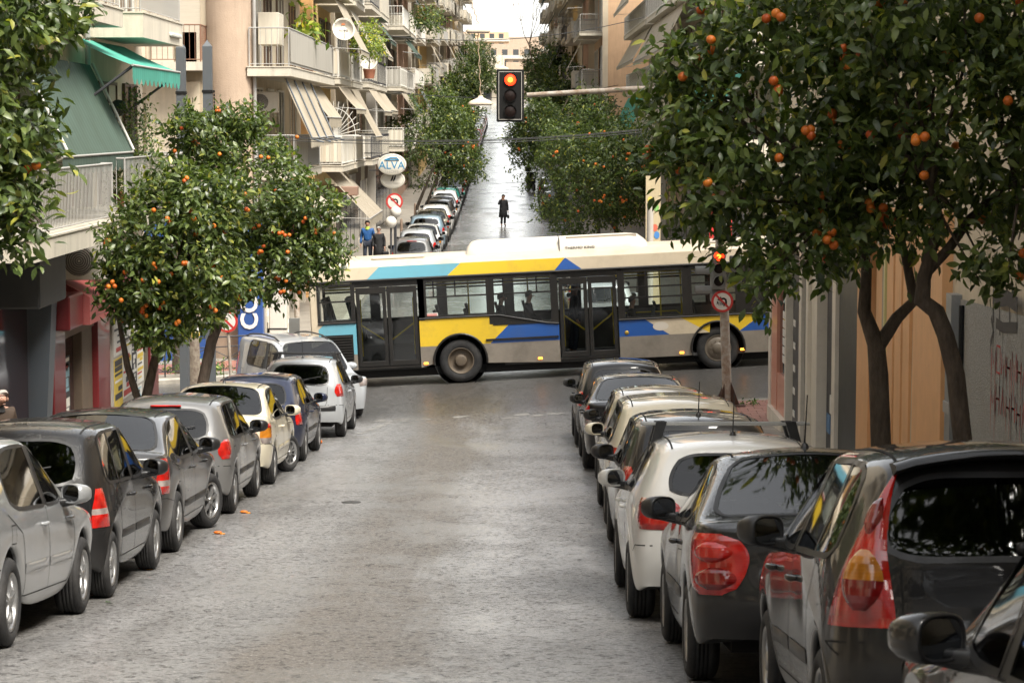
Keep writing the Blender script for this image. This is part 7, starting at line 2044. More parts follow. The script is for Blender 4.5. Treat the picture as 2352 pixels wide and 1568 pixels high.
# ------------------------------------------------------------------ signals, signs, poles, wires
M_RUST = mat('rusty_paint', (.44, .41, .36), rough=.7, col2=(.22, .14, .085), vscale=7, bump=.3, bscale=40)
M_SIGB = mat('signal_black', (.009, .009, .009), rough=.6, spec=.25); M_SIGG = mat('signal_grey', (.16, .16, .15), rough=.6, dirt=.3)
M_LRON = mat('red_signal_lit', (1, .05, .01), rough=.3, emit=(1.0, .02, .004), estr=2.2); M_LCORE = mat('red_signal_core', (1, .3, .05), rough=.3, emit=(1.0, .16, .012), estr=2.6)
M_LOFF = mat('signal_lens_off', (.014, .008, .007), rough=.5, spec=.2); M_ROUGE = mat('sign_rim_red', (.50, .035, .03), rough=.45, dirt=.2, dirtcol=(.3, .08, .06)); M_SGNW = mat('sign_face_white', (.66, .63, .58), rough=.45, dirt=.25, dirtcol=(.4, .36, .3))
YM = 48.4
mast = thing('traffic_signal_mast', 'rusty signal mast with long overhead arm and lit red lamps at the right corner', 'traffic light', (4.45, YM, G(4.45, YM) + .13))
base = Vector((4.45, YM, G(4.45, YM) + .13))
pole = [base, at(1664, 720, YM), at(1652, 560, YM), at(1638, 430, YM), at(1612, 300, YM), at(1568, 235, YM), at(1490, 206, YM), at(1400, 208, YM), at(1210, 219, YM)]
q = MB(); q.tube([pole[0], pole[1], pole[2]], [.10, .095, .085], 12); q.build('pole', M_RUST, mast)
# smooth bend of the arm
def spline(P, n=6):
    P = [Vector(p) for p in P]; out = []
    for i in range(len(P) - 1):
        p0, p1, p2, p3 = P[max(i-1, 0)], P[i], P[i+1], P[min(i+2, len(P)-1)]
        for k in range(n):
            t = k / n; out.append(.5 * ((2*p1) + (p2 - p0)*t + (2*p0 - 5*p1 + 4*p2 - p3)*t*t + (3*p1 - p0 - 3*p2 + p3)*t**3))
    return out + [P[-1]]
q = MB(); sp_ = spline(pole[2:]); q.tube(sp_, [.075 - .027 * k / len(sp_) for k in range(len(sp_))], 12); q.build('arm', M_RUST, mast)
for k in range(4):
    a = R(45 + 90 * k); q = MB(); d = Vector((math.cos(a), math.sin(a), 0)); n_ = Vector((-d.y, d.x, 0)) * .008
    v = [base + d*.09, base + d*.34, base + d*.30 + Vector((0, 0, .06)), base + d*.09 + Vector((0, 0, .48))]
    q.add([p + n_ for p in v] + [p - n_ for p in v], [(0,1,2,3), (7,6,5,4), (0,4,5,1), (1,5,6,2), (2,6,7,3)]); q.build('base_gusset', mat('dark_rust', (.07, .035, .022), rough=.8, var=.3), mast)
q = MB(); q.bbox((base.x - .34, base.y - .34, base.z - .03), (base.x + .34, base.y + .34, base.z + .03), .01); q.build('base_plate', MATS['dark_rust'], mast)
def signal(parent, c, w, h, rad, lit, face=M_SIGB, border=False, hood=True, rot=0, n=3):
    c = Vector(c); b = MB(); b.bbox((c.x - w/2, c.y, c.z - h/2), (c.x + w/2, c.y + .06, c.z + h/2), .015)
    cs = MB(); cs.bbox((c.x - w*.30, c.y + .06, c.z - h*.46), (c.x + w*.30, c.y + .26, c.z + h*.46), .02)
    o = b.build('signal_head', face, parent); cs.build('signal_case', face, o)
    st = h * .30 if n == 3 else h * .42
    for k in range(n):
        z = c.z + st * ((n - 1) / 2 - k)
        l = MB(); l.lathe([(c.y - .03, .001), (c.y - .022, rad*.6), (c.y - .004, rad)], 20, 'y', (c.x, 0, z)); l.build('lamp_lens', M_LRON if (lit and k == 0) else M_LOFF, o)
        if lit and k == 0:
            l = MB(); l.lathe([(c.y - .034, .001), (c.y - .030, rad*.45)], 16, 'y', (c.x, 0, z)); l.build('lamp_core', M_LCORE, o)
        if hood:
            hd = MB(); rows = []
            for yy in (c.y, c.y - rad*1.35): rows.append([(c.x + rad*1.12*math.cos(a), yy, z + rad*1.12*math.sin(a)) for a in [R(-20 + 220 * q_ / 14) for q_ in range(15)]])
            hd.grid(rows, 0, True); hd.build('lamp_hood', face, o)
        else:
            hd = MB(); hd.lathe([(c.y - .035, rad*1.12), (c.y, rad*1.12)], 20, 'y', (c.x, 0, z)); hd.build('lamp_hood', face, o)
    if border:
        f = MB(); e = .045; ww, hh = w/2 - e, h/2 - e
        for (x0, x1, z0, z1) in ((-ww, ww, hh - .007, hh), (-ww, ww, -hh, -hh + .007), (-ww, -ww + .007, -hh, hh), (ww - .007, ww, -hh, hh)):
            f.box((c.x + x0, c.y - .004, c.z + z0), (c.x + x1, c.y - .001, c.z + z1))
        f.build('white_border', M_SGNW, o)
    return o
oc = at(1172, 220, YM - .2); hd_ = signal(mast, oc, .56, 1.06, .115, True, border=True, hood=False)
c2 = at(1651, 617, YM - .25); signal(mast, c2, .28, .86, .10, True, M_SIGG, n=3)
c3 = at(1690, 622, YM - .1); signal(mast, c3, .26, .62, .10, False, M_SIGG, n=2)
c4 = at(1612, 640, YM + .0)
for k in range(2):
    hq = MB(); z_ = c4.z + .14 - .40*k; rows = []
    for xx in (c4.x + .22, c4.x - .14): rows.append([(xx, c4.y + .12*math.cos(a), z_ + .12*math.sin(a)) for a in [R(-20 + 220*q_/12) for q_ in range(13)]])
    hq.grid(rows, 0, True); hq.build('side_lamp_hood', M_SIGG, mast)
q = MB(); q.bbox((c4.x + .18, c4.y - .12, c4.z - .48), (c4.x + .40, c4.y + .14, c4.z + .40), .02); q.build('side_signal_case', M_SIGG, mast)
def round_sign(name, label, c, r, turn=1, diag=True, arrow=True, tilt=0, poleto=None, polem=None, scrawl=False, off=-.0):
    c = Vector(c); t = thing(name, label, 'road sign', c, 0, 'round no-turn signs'); t.rotation_euler = (0, tilt, 0); WOFF[t.name] = Vector()
    q = MB(); q.lathe([(.012, .001), (.012, r), (-.008, r)], 32, 'y'); q.build('back', M_RAILG, t, False)
    q = MB(); q.lathe([(-.0085, r), (-.0085, r*.78)], 32, 'y'); q.build('red_rim', M_ROUGE, t, False)
    q = MB(); q.lathe([(-.008, r*.79), (-.008, .001)], 32, 'y'); q.build('white_face', M_SGNW, t, False)
    if arrow:
        q = MB(); P = [Vector((turn*r*.34, -.010, -r*.40)), Vector((turn*r*.34, -.010, .0)), Vector((turn*r*.30, -.010, r*.16)), Vector((turn*r*.14, -.010, r*.26)), Vector((-turn*r*.14, -.010, r*.22))]
        ribbon(q, P, [Vector((0, -1, 0))]*5, r*.19); q.add([(-turn*r*.12, -.010, r*.46), (-turn*r*.48, -.010, r*.16), (-turn*r*.10, -.010, -.02*r)], [(0, 1, 2)]); q.build('arrow', M_SIGB, t, False)
    q = MB(); ribbon(q, [Vector((-turn*r*.58*turn, -.012, r*.58)), Vector((turn*r*.58*turn, -.012, -r*.58))], [Vector((0, -1, 0))]*2, r*.19); q.build('diagonal_bar', M_ROUGE, t, False)
    if scrawl:
        q = MB(); sp_ = [(-.5, -.25), (-.42, -.1), (-.5, -.05), (-.42, .0), (-.3, -.35), (-.22, .02), (-.12, -.38), (-.1, -.02), (0, -.3), (.05, -.1), (.12, -.4), (.25, -.15), (.15, -.45)]
        q.tube([(a*r, -.014, b*r) for a, b in sp_], .009, 5); q.build('scrawl', M_SIGB, t, False)
    if poleto:
        q = MB(); q.tube([Vector((0, .04, r*.9)), Vector(poleto) - c], .035, 10); q.build('post', polem or M_RUST, t, False)
    return t
round_sign('no_turn_sign', 'round no-turn sign with a scrawl on the rusty signal mast', at(1659, 692, YM - .18), .225, turn=1, scrawl=True)
cs = at(521, 738, 51); round_sign('no_turn_sign', 'round red no-turn sign on rusty post at the far left, half behind leaves', cs, .24, turn=-1, arrow=False, poleto=(cs.x + .1, 51.1, G(cs.x, 51) + .1))
cs = at(906, 463, 92); round_sign('no_turn_sign', 'small round no-turn sign above the globe lamps by the left pavement', cs, .33, turn=1, poleto=(cs.x, 92.1, G(cs.x, 92)), polem=M_RAILD)
# red and white board behind the tree, right of the mast
rb_ = thing('red_white_board', 'red and white board half hidden by leaves above the signal lamps', 'sign', at(1655, 530, 58)); c = at(1655, 530, 58)
q = MB(); q.bbox((c.x - .28, 58, c.z - .5), (c.x + .28, 58.04, c.z + .5), .01); q.build('board', M_ROUGE, rb_)
q = MB(); q.bbox((c.x - .16, 57.985, c.z - .3), (c.x - .02, 57.998, c.z + .3), .002); q.bbox((c.x + .06, 57.985, c.z - .1), (c.x + .18, 57.998, c.z + .42), .002); q.build('white_bars', M_SGNW, rb_)
q = MB(); q.tube([(c.x, 58.06, G(c.x, 58)), (c.x, 58.06, c.z)], .03, 8); q.build('post', M_RAILG, rb_)
# grey square posts with pointed caps
for u, vt, lab in ((415, 110, 'square grey post with its top behind the upper balcony'), (476, 107, 'square grey post with pointed cap and hanging chain')):
    p = at(u, vt, 50.4); t = thing('square_post', lab, 'post', (p.x, 50.4, G(p.x, 50.4)), 0, 'square grey posts at the left corner'); q = MB(); w_ = .095
    q.box((p.x - w_, 50.4 - w_, G(p.x, 50.4) - .05), (p.x + w_, 50.4 + w_, p.z)); q.add([(p.x - w_, 50.4 - w_, p.z), (p.x + w_, 50.4 - w_, p.z), (p.x + w_, 50.4 + w_, p.z), (p.x - w_, 50.4 + w_, p.z), (p.x, 50.4, p.z + .14)], [(0,1,4), (1,2,4), (2,3,4), (3,0,4)])
    q.build('post_shaft', mat('post_grey', (.085, .095, .105), rough=.55, dirt=.25), t)
    q = MB(); q.box((p.x - w_ - .015, 50.4 - w_ - .015, p.z - .98), (p.x + w_ + .015, 50.4 + w_ + .015, p.z - .92)); q.build('collar', M_SIGB, t)
    if u > 450:
        q = MB()
        for k in range(16): q.ball((p.x + w_ + .04, 50.4, p.z - .95 - .075*k), (.018, .008 + .01*(k % 2), .036), 6, 5)
        q.build('chain', M_SIGB, t)
# pole with stickers and thin leaning pole at the left corner
p = at(443, 880, 52.5); t = thing('poster_pole', 'pale concrete pole covered in torn stickers beside the dark tree trunk', 'post', (p.x, 52.5, G(p.x, 52.5))); q = MB(); q.tube([(p.x, 52.5, G(p.x, 52.5)), (p.x, 52.5, 4.2)], [.17, .15], 14); q.build('pole_shaft', mat('sticker_pole', (.32, .28, .22), rough=.8, col2=(.12, .08, .06), vscale=9, bump=.3), t)
rs_ = random.Random(2)
for k in range(14):
    q = MB(); z_ = rs_.uniform(.5, 2.4); a = R(rs_.uniform(-150, -30)); w_ = rs_.uniform(.1, .3); h_ = rs_.uniform(.08, .2)
    q.grid([[(p.x + .172*math.cos(a + w_*g_), 52.5 + .172*math.sin(a + w_*g_), z_ + e) for g_ in (-2, -1, 0, 1, 2)] for e in (0, h_)], 0, True); q.build('sticker', rs_.choice([M_SWHT, MATS['ink_0.55_0.40_0.05'], MATS['ink_0.40_0.05_0.04'], M_SWHT]), t)
p = at(495, 870, 51.5); t = thing('leaning_pole', 'thin leaning pole between tree trunk and round sign', 'post', (p.x, 51.5, G(p.x, 51.5))); q = MB(); q.tube([(p.x, 51.5, G(p.x, 51.5)), (p.x - .22, 51.5, 3.0)], .05, 8); q.build('pole_shaft', M_RAILG, t)
p = at(683, 800, 63.5); t = thing('sign_pole', 'pale rusty pole standing just left of the bus', 'post', (p.x, 63.5, G(p.x, 63.5))); q = MB(); q.tube([(p.x, 63.5, G(p.x, 63.5)), (p.x, 63.5, 3.6)], .075, 10); q.build('pole_shaft', M_RUST, t)
# railing with crossed bars on the far left corner
rl = thing('corner_railing', 'dark metal railing with crossed bars on the far left corner pavement', 'railing', (-7, 57.5, 0))
for k in range(5):
    x0 = -10.6 + k * 1.05; x1 = x0 + 1.05; z0, z1 = G(x0, 57.5) + .14, G(x1, 57.5) + .14
    q = MB()
    q.tube([(x0, 57.5, z0), (x0, 57.5, z0 + .92)], .022, 6); q.tube([(x0, 57.5, z0 + .9), (x1, 57.5, z1 + .9)], .022, 6); q.tube([(x0, 57.5, z0 + .66), (x1, 57.5, z1 + .66)], .014, 5); q.tube([(x0, 57.5, z0 + .12), (x1, 57.5, z1 + .12)], .014, 5)
    q.tube([(x0, 57.5, z0 + .12), (x1, 57.5, z1 + .66)], .011, 5); q.tube([(x0, 57.5, z0 + .66), (x1, 57.5, z1 + .12)], .011, 5); q.ball(((x0 + x1)/2, 57.5, (z0 + z1)/2 + .39), .05, 8, 6); q.build('railing_panel', M_RAILD, rl)
q = MB(); q.box((-5.45, 57.42, G(-5.4, 57.5)), (-5.2, 57.6, G(-5.4, 57.5) + 1.4)); q.build('end_post', M_SIGG, rl)
# tree pit trunk behind the railing
bx_ = thing('street_tree', 'bare lower trunk of a street tree behind the corner railing', 'tree', (-8.2, 58.6, -.2)); q = MB(); q.tube([(-8.2, 58.6, -.3), (-8.15, 58.6, 1.4), (-8.3, 58.6, 3.4)], [.30, .26, .22], 12); q.build('trunk', M_BARK, bx_)
# litter bin and bollards on the far left pavement
def bollard(x, y, lab):
    t = thing('bollard', lab, 'bollard', (x, y, G(x, y) + .13), 0, 'bollards on the far left pavement'); q = MB(); z = G(x, y) + .13; q.lathe([(z, .07), (z + .85, .06), (z + .92, .04), (z + .94, .001)], 12, 'z', (x, y, 0)); q.build('bollard_shaft', mat('bollard_brown', (.20, .14, .10), rough=.7), t)
for k, (x, y) in enumerate(((-5.25, 97), (-5.25, 112), (-5.25, 128))): bollard(x, y, 'brown bollard %s from the globe lamps along the left kerb' % ['first', 'second', 'third'][k])
p = at(1030, 467, 112)
for k, (u, v) in enumerate(((898, 510), (909, 487))):
    p = at(u, v, 84 + 3*k); t = thing('globe_lamp', 'pavement globe lamp, the %s of two by the striped awning' % ['nearer', 'farther'][k], 'lamp', (p.x, p.y, G(p.x, p.y) + .13), 0, 'globe lamps on the left pavement')
    q = MB(); q.tube([(p.x, p.y, G(p.x, p.y)), (p.x, p.y, p.z - .2)], .035, 8); q.build('lamp_post', M_RAILD, t); q = MB(); q.ball((p.x, p.y, p.z), .21, 16, 10); q.build('globe', mat('frosted_globe', (.62, .58, .52), rough=.35), t)
# overhead wires and hanging street lamps
def wire(name, a, b, sag, r=.008, label='', n=14, grp='overhead wires'):
    a, b = Vector(a), Vector(b); t = MB(); t.tube([a.lerp(b, k / n) - Vector((0, 0, sag * 4 * (k/n) * (1 - k/n))) for k in range(n + 1)], r, 5); o = t.build(name, mat('wire_black', (.03, .03, .03), rough=.7)); tag(o, label, 'wire', grp); return o
for k, dz in enumerate((0, 3, 9)):
    wire('overhead_wire', at(640, 312 + dz, 60), at(1580, 285 + dz * .7, 60), .25, .010, 'thin overhead wire across the street below the red signal, %s of three' % ['top', 'middle', 'lowest'][k])
wire('overhead_wire', at(905, 212, 90), at(1420, 196, 100), .35, .014, 'overhead wire above the far trees carrying the lower lamp')
wire('overhead_wire', at(820, 72, 70), at(1480, 40, 70), .45, .012, 'high overhead wire carrying the upper lamp')
def hanging_lamp(c, w, label, cord_to):
    t = thing('hanging_street_lamp', label, 'street lamp', c, 0, 'hanging street lamps'); WOFF[t.name] = Vector()
    q = MB(); rows = []
    for k, (z, f) in enumerate(((0, 1.0), (.03, 1.04), (.10, .85), (.15, .5), (.20, .22), (.26, .18))):
        rows.append([(w*f*math.copysign(abs(math.cos(a))**.6, math.cos(a)), w*.45*f*math.copysign(abs(math.sin(a))**.6, math.sin(a)), z) for a in [2*math.pi*j/20 for j in range(20)]])
    q.grid(rows, 0, True, True); q.build('lamp_housing', mat('lamp_cream', (.55, .47, .36), rough=.5, dirt=.3), t, False)
    q = MB(); q.grid([[(x*.9, y*.9, -.0 - zz) for x, y, _ in rows[0]] for zz in (0, .03)] , 0, True, True); q.build('lamp_glass', M_LCLR, t, False)
    q = MB(); P = []
    e = Vector(cord_to) - Vector(c)
    for k in range(25): P.append(Vector((.02*math.cos(k*1.3), .02*math.sin(k*1.3), .26)) .lerp(e + Vector((.02*math.cos(k*1.3), 0, 0)), k/24))
    q.tube(P, .014, 5); q.build('twisted_cord', mat('rusty_cord', (.36, .27, .18), rough=.8), t, False)
    return t
hanging_lamp(at(1098, 74, 70), .36, 'upper hanging street lamp with a twisted cord, left of the signal', at(1075, -20, 70))
hanging_lamp(at(1104, 240, 70), .36, 'lower hanging street lamp on a long cord beside the red signal', at(1098, 78, 70))
hanging_lamp(at(1154, 160, 130), .35, 'small far hanging street lamp just above the road', at(1153, 118, 130))
# balloons painted on the shop corner at the right, behind the bus
bp_ = thing('balloon_panel', 'cream panel painted with coloured balloons behind the bus on the right', 'panel', at(1500, 540, 64)); c = at(1500, 540, 64)
q = MB(); q.box((c.x - .2, 64, G(c.x, 64)), (c.x + .2, 64.1, c.z + 1.6)); q.build('panel_board', wallm('panel_cream', (.46, .38, .24)), bp_)
for k, (dx, dz, m_) in enumerate(((-.08, .35, 'g'), (.05, .2, 'r'), (-.1, -.1, 'g'), (.1, 0, 'b'), (.02, -.35, 'r'), (.08, .75, 'g'), (-.08, .95, 'y'))):
    q = MB(); q.lathe([(-.004, .001), (-.004, 1)], 16, 'y'); q.v = [(c.x + dx + a*.075, 63.995 + b, c.z + dz + d_*.10) for a, b, d_ in q.v]; q.build('painted_balloon', {'g': mat('balloon_green', (.20, .42, .12)), 'r': mat('balloon_red', (.55, .12, .07)), 'b': mat('balloon_blue', (.06, .20, .48)), 'y': mat('balloon_yellow', (.6, .48, .1))}[m_], bp_)
p = at(1493, 545, 62); t = thing('sign_pole', 'grey weathered pole behind the bus beside the balloon panel', 'post', (p.x, 62, G(p.x, 62))); q = MB(); q.tube([(p.x, 62, G(p.x, 62)), (p.x, 62, p.z + .9)], .09, 10); q.build('pole_shaft', M_GREYW, t)
# oranges and peel on the road by the left wheels
for k, (u, v, yy, lab, flat) in enumerate(((226, 1378, 20.6, 'crushed orange on the road behind the black tall hatchback', True), (736, 1021, 42.6, 'whole orange lying by the wheel of the dark blue hatchback', False), (330, 1323, 22.8, 'squashed orange peel beside the front wheel of the black tall hatchback', True), (500, 1222, 26.4, 'squashed orange peel by the front wheel of the dark grey saloon', True), (560, 1158, 29.0, 'orange peel scrap near the grey hatchback', True))):
    p = at(u, v, yy); z = G(p.x, yy); t = thing('fallen_orange', lab, 'orange', (p.x, yy, z), 0, 'fallen oranges on the road'); q = MB()
    q.ball((p.x, yy, z + (.02 if flat else .036)), (.05, .035, .018) if flat else (.038, .038, .036), 12, 8); q.build('peel', M_FRUIT, t)
    if flat:
        q = MB(); q.ball((p.x + .055, yy - .02, z + .008), (.035, .03, .010), 8, 6); q.build('pulp', mat('orange_pulp', (.55, .22, .03), rough=.5), t)
p = at(250, 1410, 20.0); lf = thing('fallen_leaf', 'single fallen leaf on the asphalt near the crushed orange', 'leaf', (p.x, 19.8, G(p.x, 19.8)))
link('leaf_blade', one_leaf(.1, M_LEAF), lf, (0, 0, .02), (.3, .2, 1), (.11, .11, .11))
# ------------------------------------------------------------------ cars up the far street
FG = 'cars parked up the far street on the left'
seqL = [('hatch_round', P_GRY, 'grey hatchback of which only the roof shows above the bus', 88.6), ('hatch_mini', P_ICE, 'pale silver hatchback just above the rear of the bus', 93.4), ('saloon_small', P_WHT, 'white saloon behind the pale blue hatchback, near the pedestrians', 98.2),
        ('hatch_suv', P_LBL, 'pale blue hatchback just below the champagne saloon', 104.6), ('saloon', P_CHP, 'champagne saloon with white number plate and red lamps', 110.9), ('hatch_sport', P_WHT, 'white hatchback directly ahead of the champagne saloon', 117.0),
        ('estate', P_GRY, 'dark grey estate car ahead of the white hatchback', 122.2), ('saloon_small', P_SIL, 'silver saloon between the dark grey estate and a white car', 127.2), ('hatch_mini', P_WHT, 'white small car behind the teal hatchback', 132.0), ('hatch_old', P_TEA, 'teal green hatchback in the far left row', 137.2), ('saloon', P_SIL, 'silver saloon ahead of the teal hatchback', 144.0)]
for key, pm, lab, y in seqL:
    park(key, 'parked_car', lab, pm, -2.95 - CARMESH[key]['sp']['W'], y, False, FG)
rf = random.Random(8); keys = ['hatch_round', 'saloon', 'hatch_mini', 'estate', 'saloon_small', 'hatch_suv', 'hatch_old']; cols = [P_SIL, P_BLK2, P_WHT, P_GRY, P_DGR, P_BLU, P_RED, P_ICE]
ords = ['first', 'second', 'third', 'fourth', 'fifth', 'sixth', 'seventh', 'eighth', 'ninth', 'tenth', 'eleventh', 'twelfth', 'thirteenth', 'fourteenth', 'fifteenth', 'sixteenth', 'seventeenth', 'eighteenth', 'nineteenth', 'twentieth', 'twenty-first', 'twenty-second', 'twenty-third', 'twenty-fourth', 'twenty-fifth', 'twenty-sixth', 'twenty-seventh', 'twenty-eighth']
y = 149.6; k = 0
while y < 290:
    key = keys[(k * 3 + 1) % 7]; c = (k * 5 + 1) % 8
    park(key, 'parked_car', '%s car up the left row, %s after the silver saloon past the teal one' % (['silver', 'black', 'white', 'grey', 'dark', 'blue', 'red', 'pale'][c], ords[k]), cols[c], -2.95 - CARMESH[key]['sp']['W'], y, False, FG, detail=0)
    y += CARMESH[key]['sp']['L'] + rf.uniform(.7, 1.4); k += 1
FGR = 'cars parked up the far street on the right'
P_TAXI = paint('taxi_yellow_paint', (.62, .40, .02), metal=0, dust=.1)
for key, pm, lab, y in (('estate', P_ICE, 'silver estate car seen through the middle doors of the bus', 63.0), ('saloon', P_TAXI, 'yellow car peeping out above the bus roof under the right tree', 68.6), ('hatch_round', P_WHT, 'white hatchback under the broad orange tree on the right', 74.0), ('saloon_small', P_BLK2, 'black saloon in the shade of the right-hand far trees', 132.0), ('hatch_mini', P_DGR, 'dark hatchback next up from the black saloon on the right', 138.0), ('hatch_suv', P_BLK2, 'black hatchback by the right-hand kerb, farther up than the dark hatchback', 146.0)):
    park(key, 'parked_car', lab, pm, 1.62, y, False, FGR, detail=1 if y < 100 else 0)
# motorbikes
def motorbike(x, y, lab):
    t = thing('motorbike', lab, 'motorbike', (x, y, G(x, y)), R(15), 'motorbikes by the right kerb'); WOFF[t.name] = Vector()
    for yy in (0, 1.25):
        q = MB(); q.lathe([(-.05, .22), (-.06, .27), (0, .31), (.06, .27), (.05, .22)], 18, 'x', (0, yy, .31)); w = q.build('wheel', M_RUB, t, False)
        q = MB(); q.lathe([(-.02, .22), (.02, .02)], 14, 'x', (0, yy, .31)); q.build('hub', M_RIM, w, False)
    q = MB(); q.bbox((-.14, -.1, .55), (.14, .65, .80), .06); q.bbox((-.16, .55, .3), (.16, .95, .78), .08); q.build('body', M_SIGB, t, False)
    q = MB(); q.bbox((-.15, -.15, .80), (.15, .6, .90), .04); q.build('saddle', M_TRIM, t, False)
    q = MB(); q.tube([(0, 1.25, .31), (0, 1.0, 1.0)], .04, 8); q.tube([(-.33, .95, 1.05), (0, 1.0, 1.0), (.33, .95, 1.05)], .02, 6); q.build('handlebar', M_RAILG, t, False)
    q = MB(); q.bbox((-.2, .95, .9), (.2, 1.12, 1.3), .05); q.build('front_fairing', M_SIGB, t, False)
motorbike(1.45, 158, 'dark motorbike parked at the edge of the road, nearer of two'); motorbike(1.4, 166, 'dark motorbike parked at the edge of the road, farther of two')

# ------------------------------------------------------------------ people
M_SKIN = mat('skin', (.38, .20, .13), rough=.5, var=.08, vscale=8); M_SKIN2 = mat('older_skin', (.40, .22, .155), rough=.5, var=.12, vscale=10)
_SK = []
def skin(name, parent, V, E, Rr, m, sub=2, root=0):
    me = bpy.data.meshes.new(name); me.from_pydata([tuple(v) for v in V], E, []); me.materials.append(m)
    o = bpy.data.objects.new(name, me); COL.objects.link(o); o.parent = parent
    mod = o.modifiers.new('skin', 'SKIN'); mod.use_smooth_shade = True
    sv = me.skin_vertices[0].data
    for i, r in enumerate(Rr):
        sv[i].radius = (r, r) if not isinstance(r, tuple) else r; sv[i].use_root = i == root
    s = o.modifiers.new('sub', 'SUBSURF'); s.levels = s.render_levels = sub
    return o
def person(label, loc, rotz, h, top, legs, hair, skinm=None, coat=None, pose=None, coat_len=None, bag=None, seat=False, hairlong=False, bald=False, collar=None, shoes=None, lean=0.0, detail=True, headdown=0.0):
    """stands facing -y; pose: overrides for joint positions"""
    t = thing('person', label, 'person', loc, rotz); WOFF[t.name] = Vector(); t.rotation_euler = (lean, 0, rotz)
    k = h / 1.75; skinm = skinm or M_SKIN
    J = dict(pel=(0, 0, .95), spi=(0, .01, 1.14), che=(0, .0, 1.36), nec=(0, -.0, 1.49), he0=(0, -.015, 1.57), he1=(0, -.03, 1.64), he2=(0, -.015, 1.70),
             shL=(-.185, 0, 1.41), elL=(-.25, .03, 1.13), wrL=(-.25, -.06, .88), haL=(-.25, -.09, .80), shR=(.185, 0, 1.41), elR=(.25, .03, 1.13), wrR=(.25, -.06, .88), haR=(.25, -.09, .80),
             hiL=(-.095, 0, .90), knL=(-.10, -.05, .50), anL=(-.105, .0, .09), toL=(-.115, -.17, .035), hiR=(.095, 0, .90), knR=(.10, .03, .50), anR=(.105, .08, .10), toR=(.12, -.09, .035))
    if seat:
        J.update(knL=(-.12, -.42, .88), anL=(-.12, -.42, .48), toL=(-.12, -.58, .44), knR=(.12, -.42, .88), anR=(.12, -.42, .48), toR=(.12, -.58, .44), elL=(-.26, -.10, 1.15), wrL=(-.18, -.32, 1.02), haL=(-.16, -.38, 1.0), elR=(.26, -.10, 1.15), wrR=(.18, -.32, 1.02), haR=(.16, -.38, 1.0))
    if pose: J.update(pose)
    hd = Vector((0, -headdown, -headdown * .5))
    for q_ in ('he0', 'he1', 'he2'): J[q_] = tuple(Vector(J[q_]) + hd * {'he0': .5, 'he1': 1, 'he2': 1.2}[q_])
    P = {a: Vector(b) * k for a, b in J.items()}
    names = list(P)
    V = [P[a] for a in names]; ix = {a: i for i, a in enumerate(names)}
    E = [('pel', 'spi'), ('spi', 'che'), ('che', 'nec'), ('nec', 'he0'), ('he0', 'he1'), ('he1', 'he2'), ('che', 'shL'), ('shL', 'elL'), ('elL', 'wrL'), ('wrL', 'haL'), ('che', 'shR'), ('shR', 'elR'), ('elR', 'wrR'), ('wrR', 'haR'), ('pel', 'hiL'), ('hiL', 'knL'), ('knL', 'anL'), ('anL', 'toL'), ('pel', 'hiR'), ('hiR', 'knR'), ('knR', 'anR'), ('anR', 'toR')]
    Rd = dict(pel=.13, spi=.12, che=.135, nec=.055, he0=.066, he1=.088, he2=.075, shL=.06, elL=.042, wrL=.027, haL=.034, shR=.06, elR=.042, wrR=.027, haR=.034, hiL=.085, knL=.055, anL=.038, toL=.032, hiR=.085, knR=.055, anR=.038, toR=.032)
    E2 = [(ix[a], ix[b]) for a, b in E]; Rr = [Rd[a] * k for a in names]
    # fingers: five short chains rooted in each hand
    for s, hn, wn_ in ((-1, 'haL', 'wrL'), (1, 'haR', 'wrR')):
        d = (P[hn] - P[wn_]).normalized(); side = Vector((0, 1, 0)) - d * d.y; side = side.normalized() if side.length > .1 else Vector((1, 0, 0)); nrm = d.cross(side)
        for f, (off, ln) in enumerate(((-.026, .075), (-.009, .085), (.009, .08), (.026, .062))):
            b = len(V); V += [P[hn] + side*off*k + d*.03*k, P[hn] + side*off*k + d*(.03 + ln*.55)*k, P[hn] + side*off*k + d*(.03 + ln*.9)*k - nrm*.02*k*s]; Rr += [.010*k, .009*k, .007*k]; E2 += [(ix[hn], b), (b, b + 1), (b + 1, b + 2)]
        b = len(V); V += [P[hn] - side*.045*k - d*.005*k, P[hn] - side*.055*k + d*.03*k]; Rr += [.011*k, .009*k]; E2 += [(ix[hn], b), (b, b + 1)]
    skin('body', t, V, E2, Rr, skinm, 1, ix['pel'])
    # face
    hc = P['he1']; f = MB(); f.ball((hc.x, hc.y - .102*k, hc.z - .012*k), (.011*k, .016*k, .019*k), 8, 6); f.ball((hc.x, hc.y - .088*k, hc.z - .062*k), (.022*k, .006*k, .005*k), 8, 6)
    for s in (-1, 1): f.ball((hc.x + s*.088*k, hc.y + .01*k, hc.z - .01*k), (.014*k, .026*k, .034*k), 8, 6)
    f.build('nose_and_ears', skinm, t, False)
    e = MB()
    for s in (-1, 1): e.ball((hc.x + s*.034*k, hc.y - .086*k, hc.z + .018*k), (.010*k, .005*k, .005*k), 8, 6)
    e.build('eyes', M_SIGB, t, False)
    hr = MB(); rows = []
    for i in range(8):
        rr = []
        for j in range(20):
            a = 2 * math.pi * j / 20; back = .5 + .5 * math.sin(a)
            lo_ = R(38 - (72 if not hairlong else 95) * back); th = lo_ + (R(89.5) - lo_) * i / 7
            rr.append((hc.x + .101*k*math.cos(th)*math.cos(a), hc.y + .006*k + .112*k*math.cos(th)*math.sin(a), hc.z + k*(.016 + .118*math.sin(th))))
        rows.append(rr)
    if bald: rows = rows[:4]
    hr.grid(rows, 0, True, True); hr.build('hair', hair, t, False)
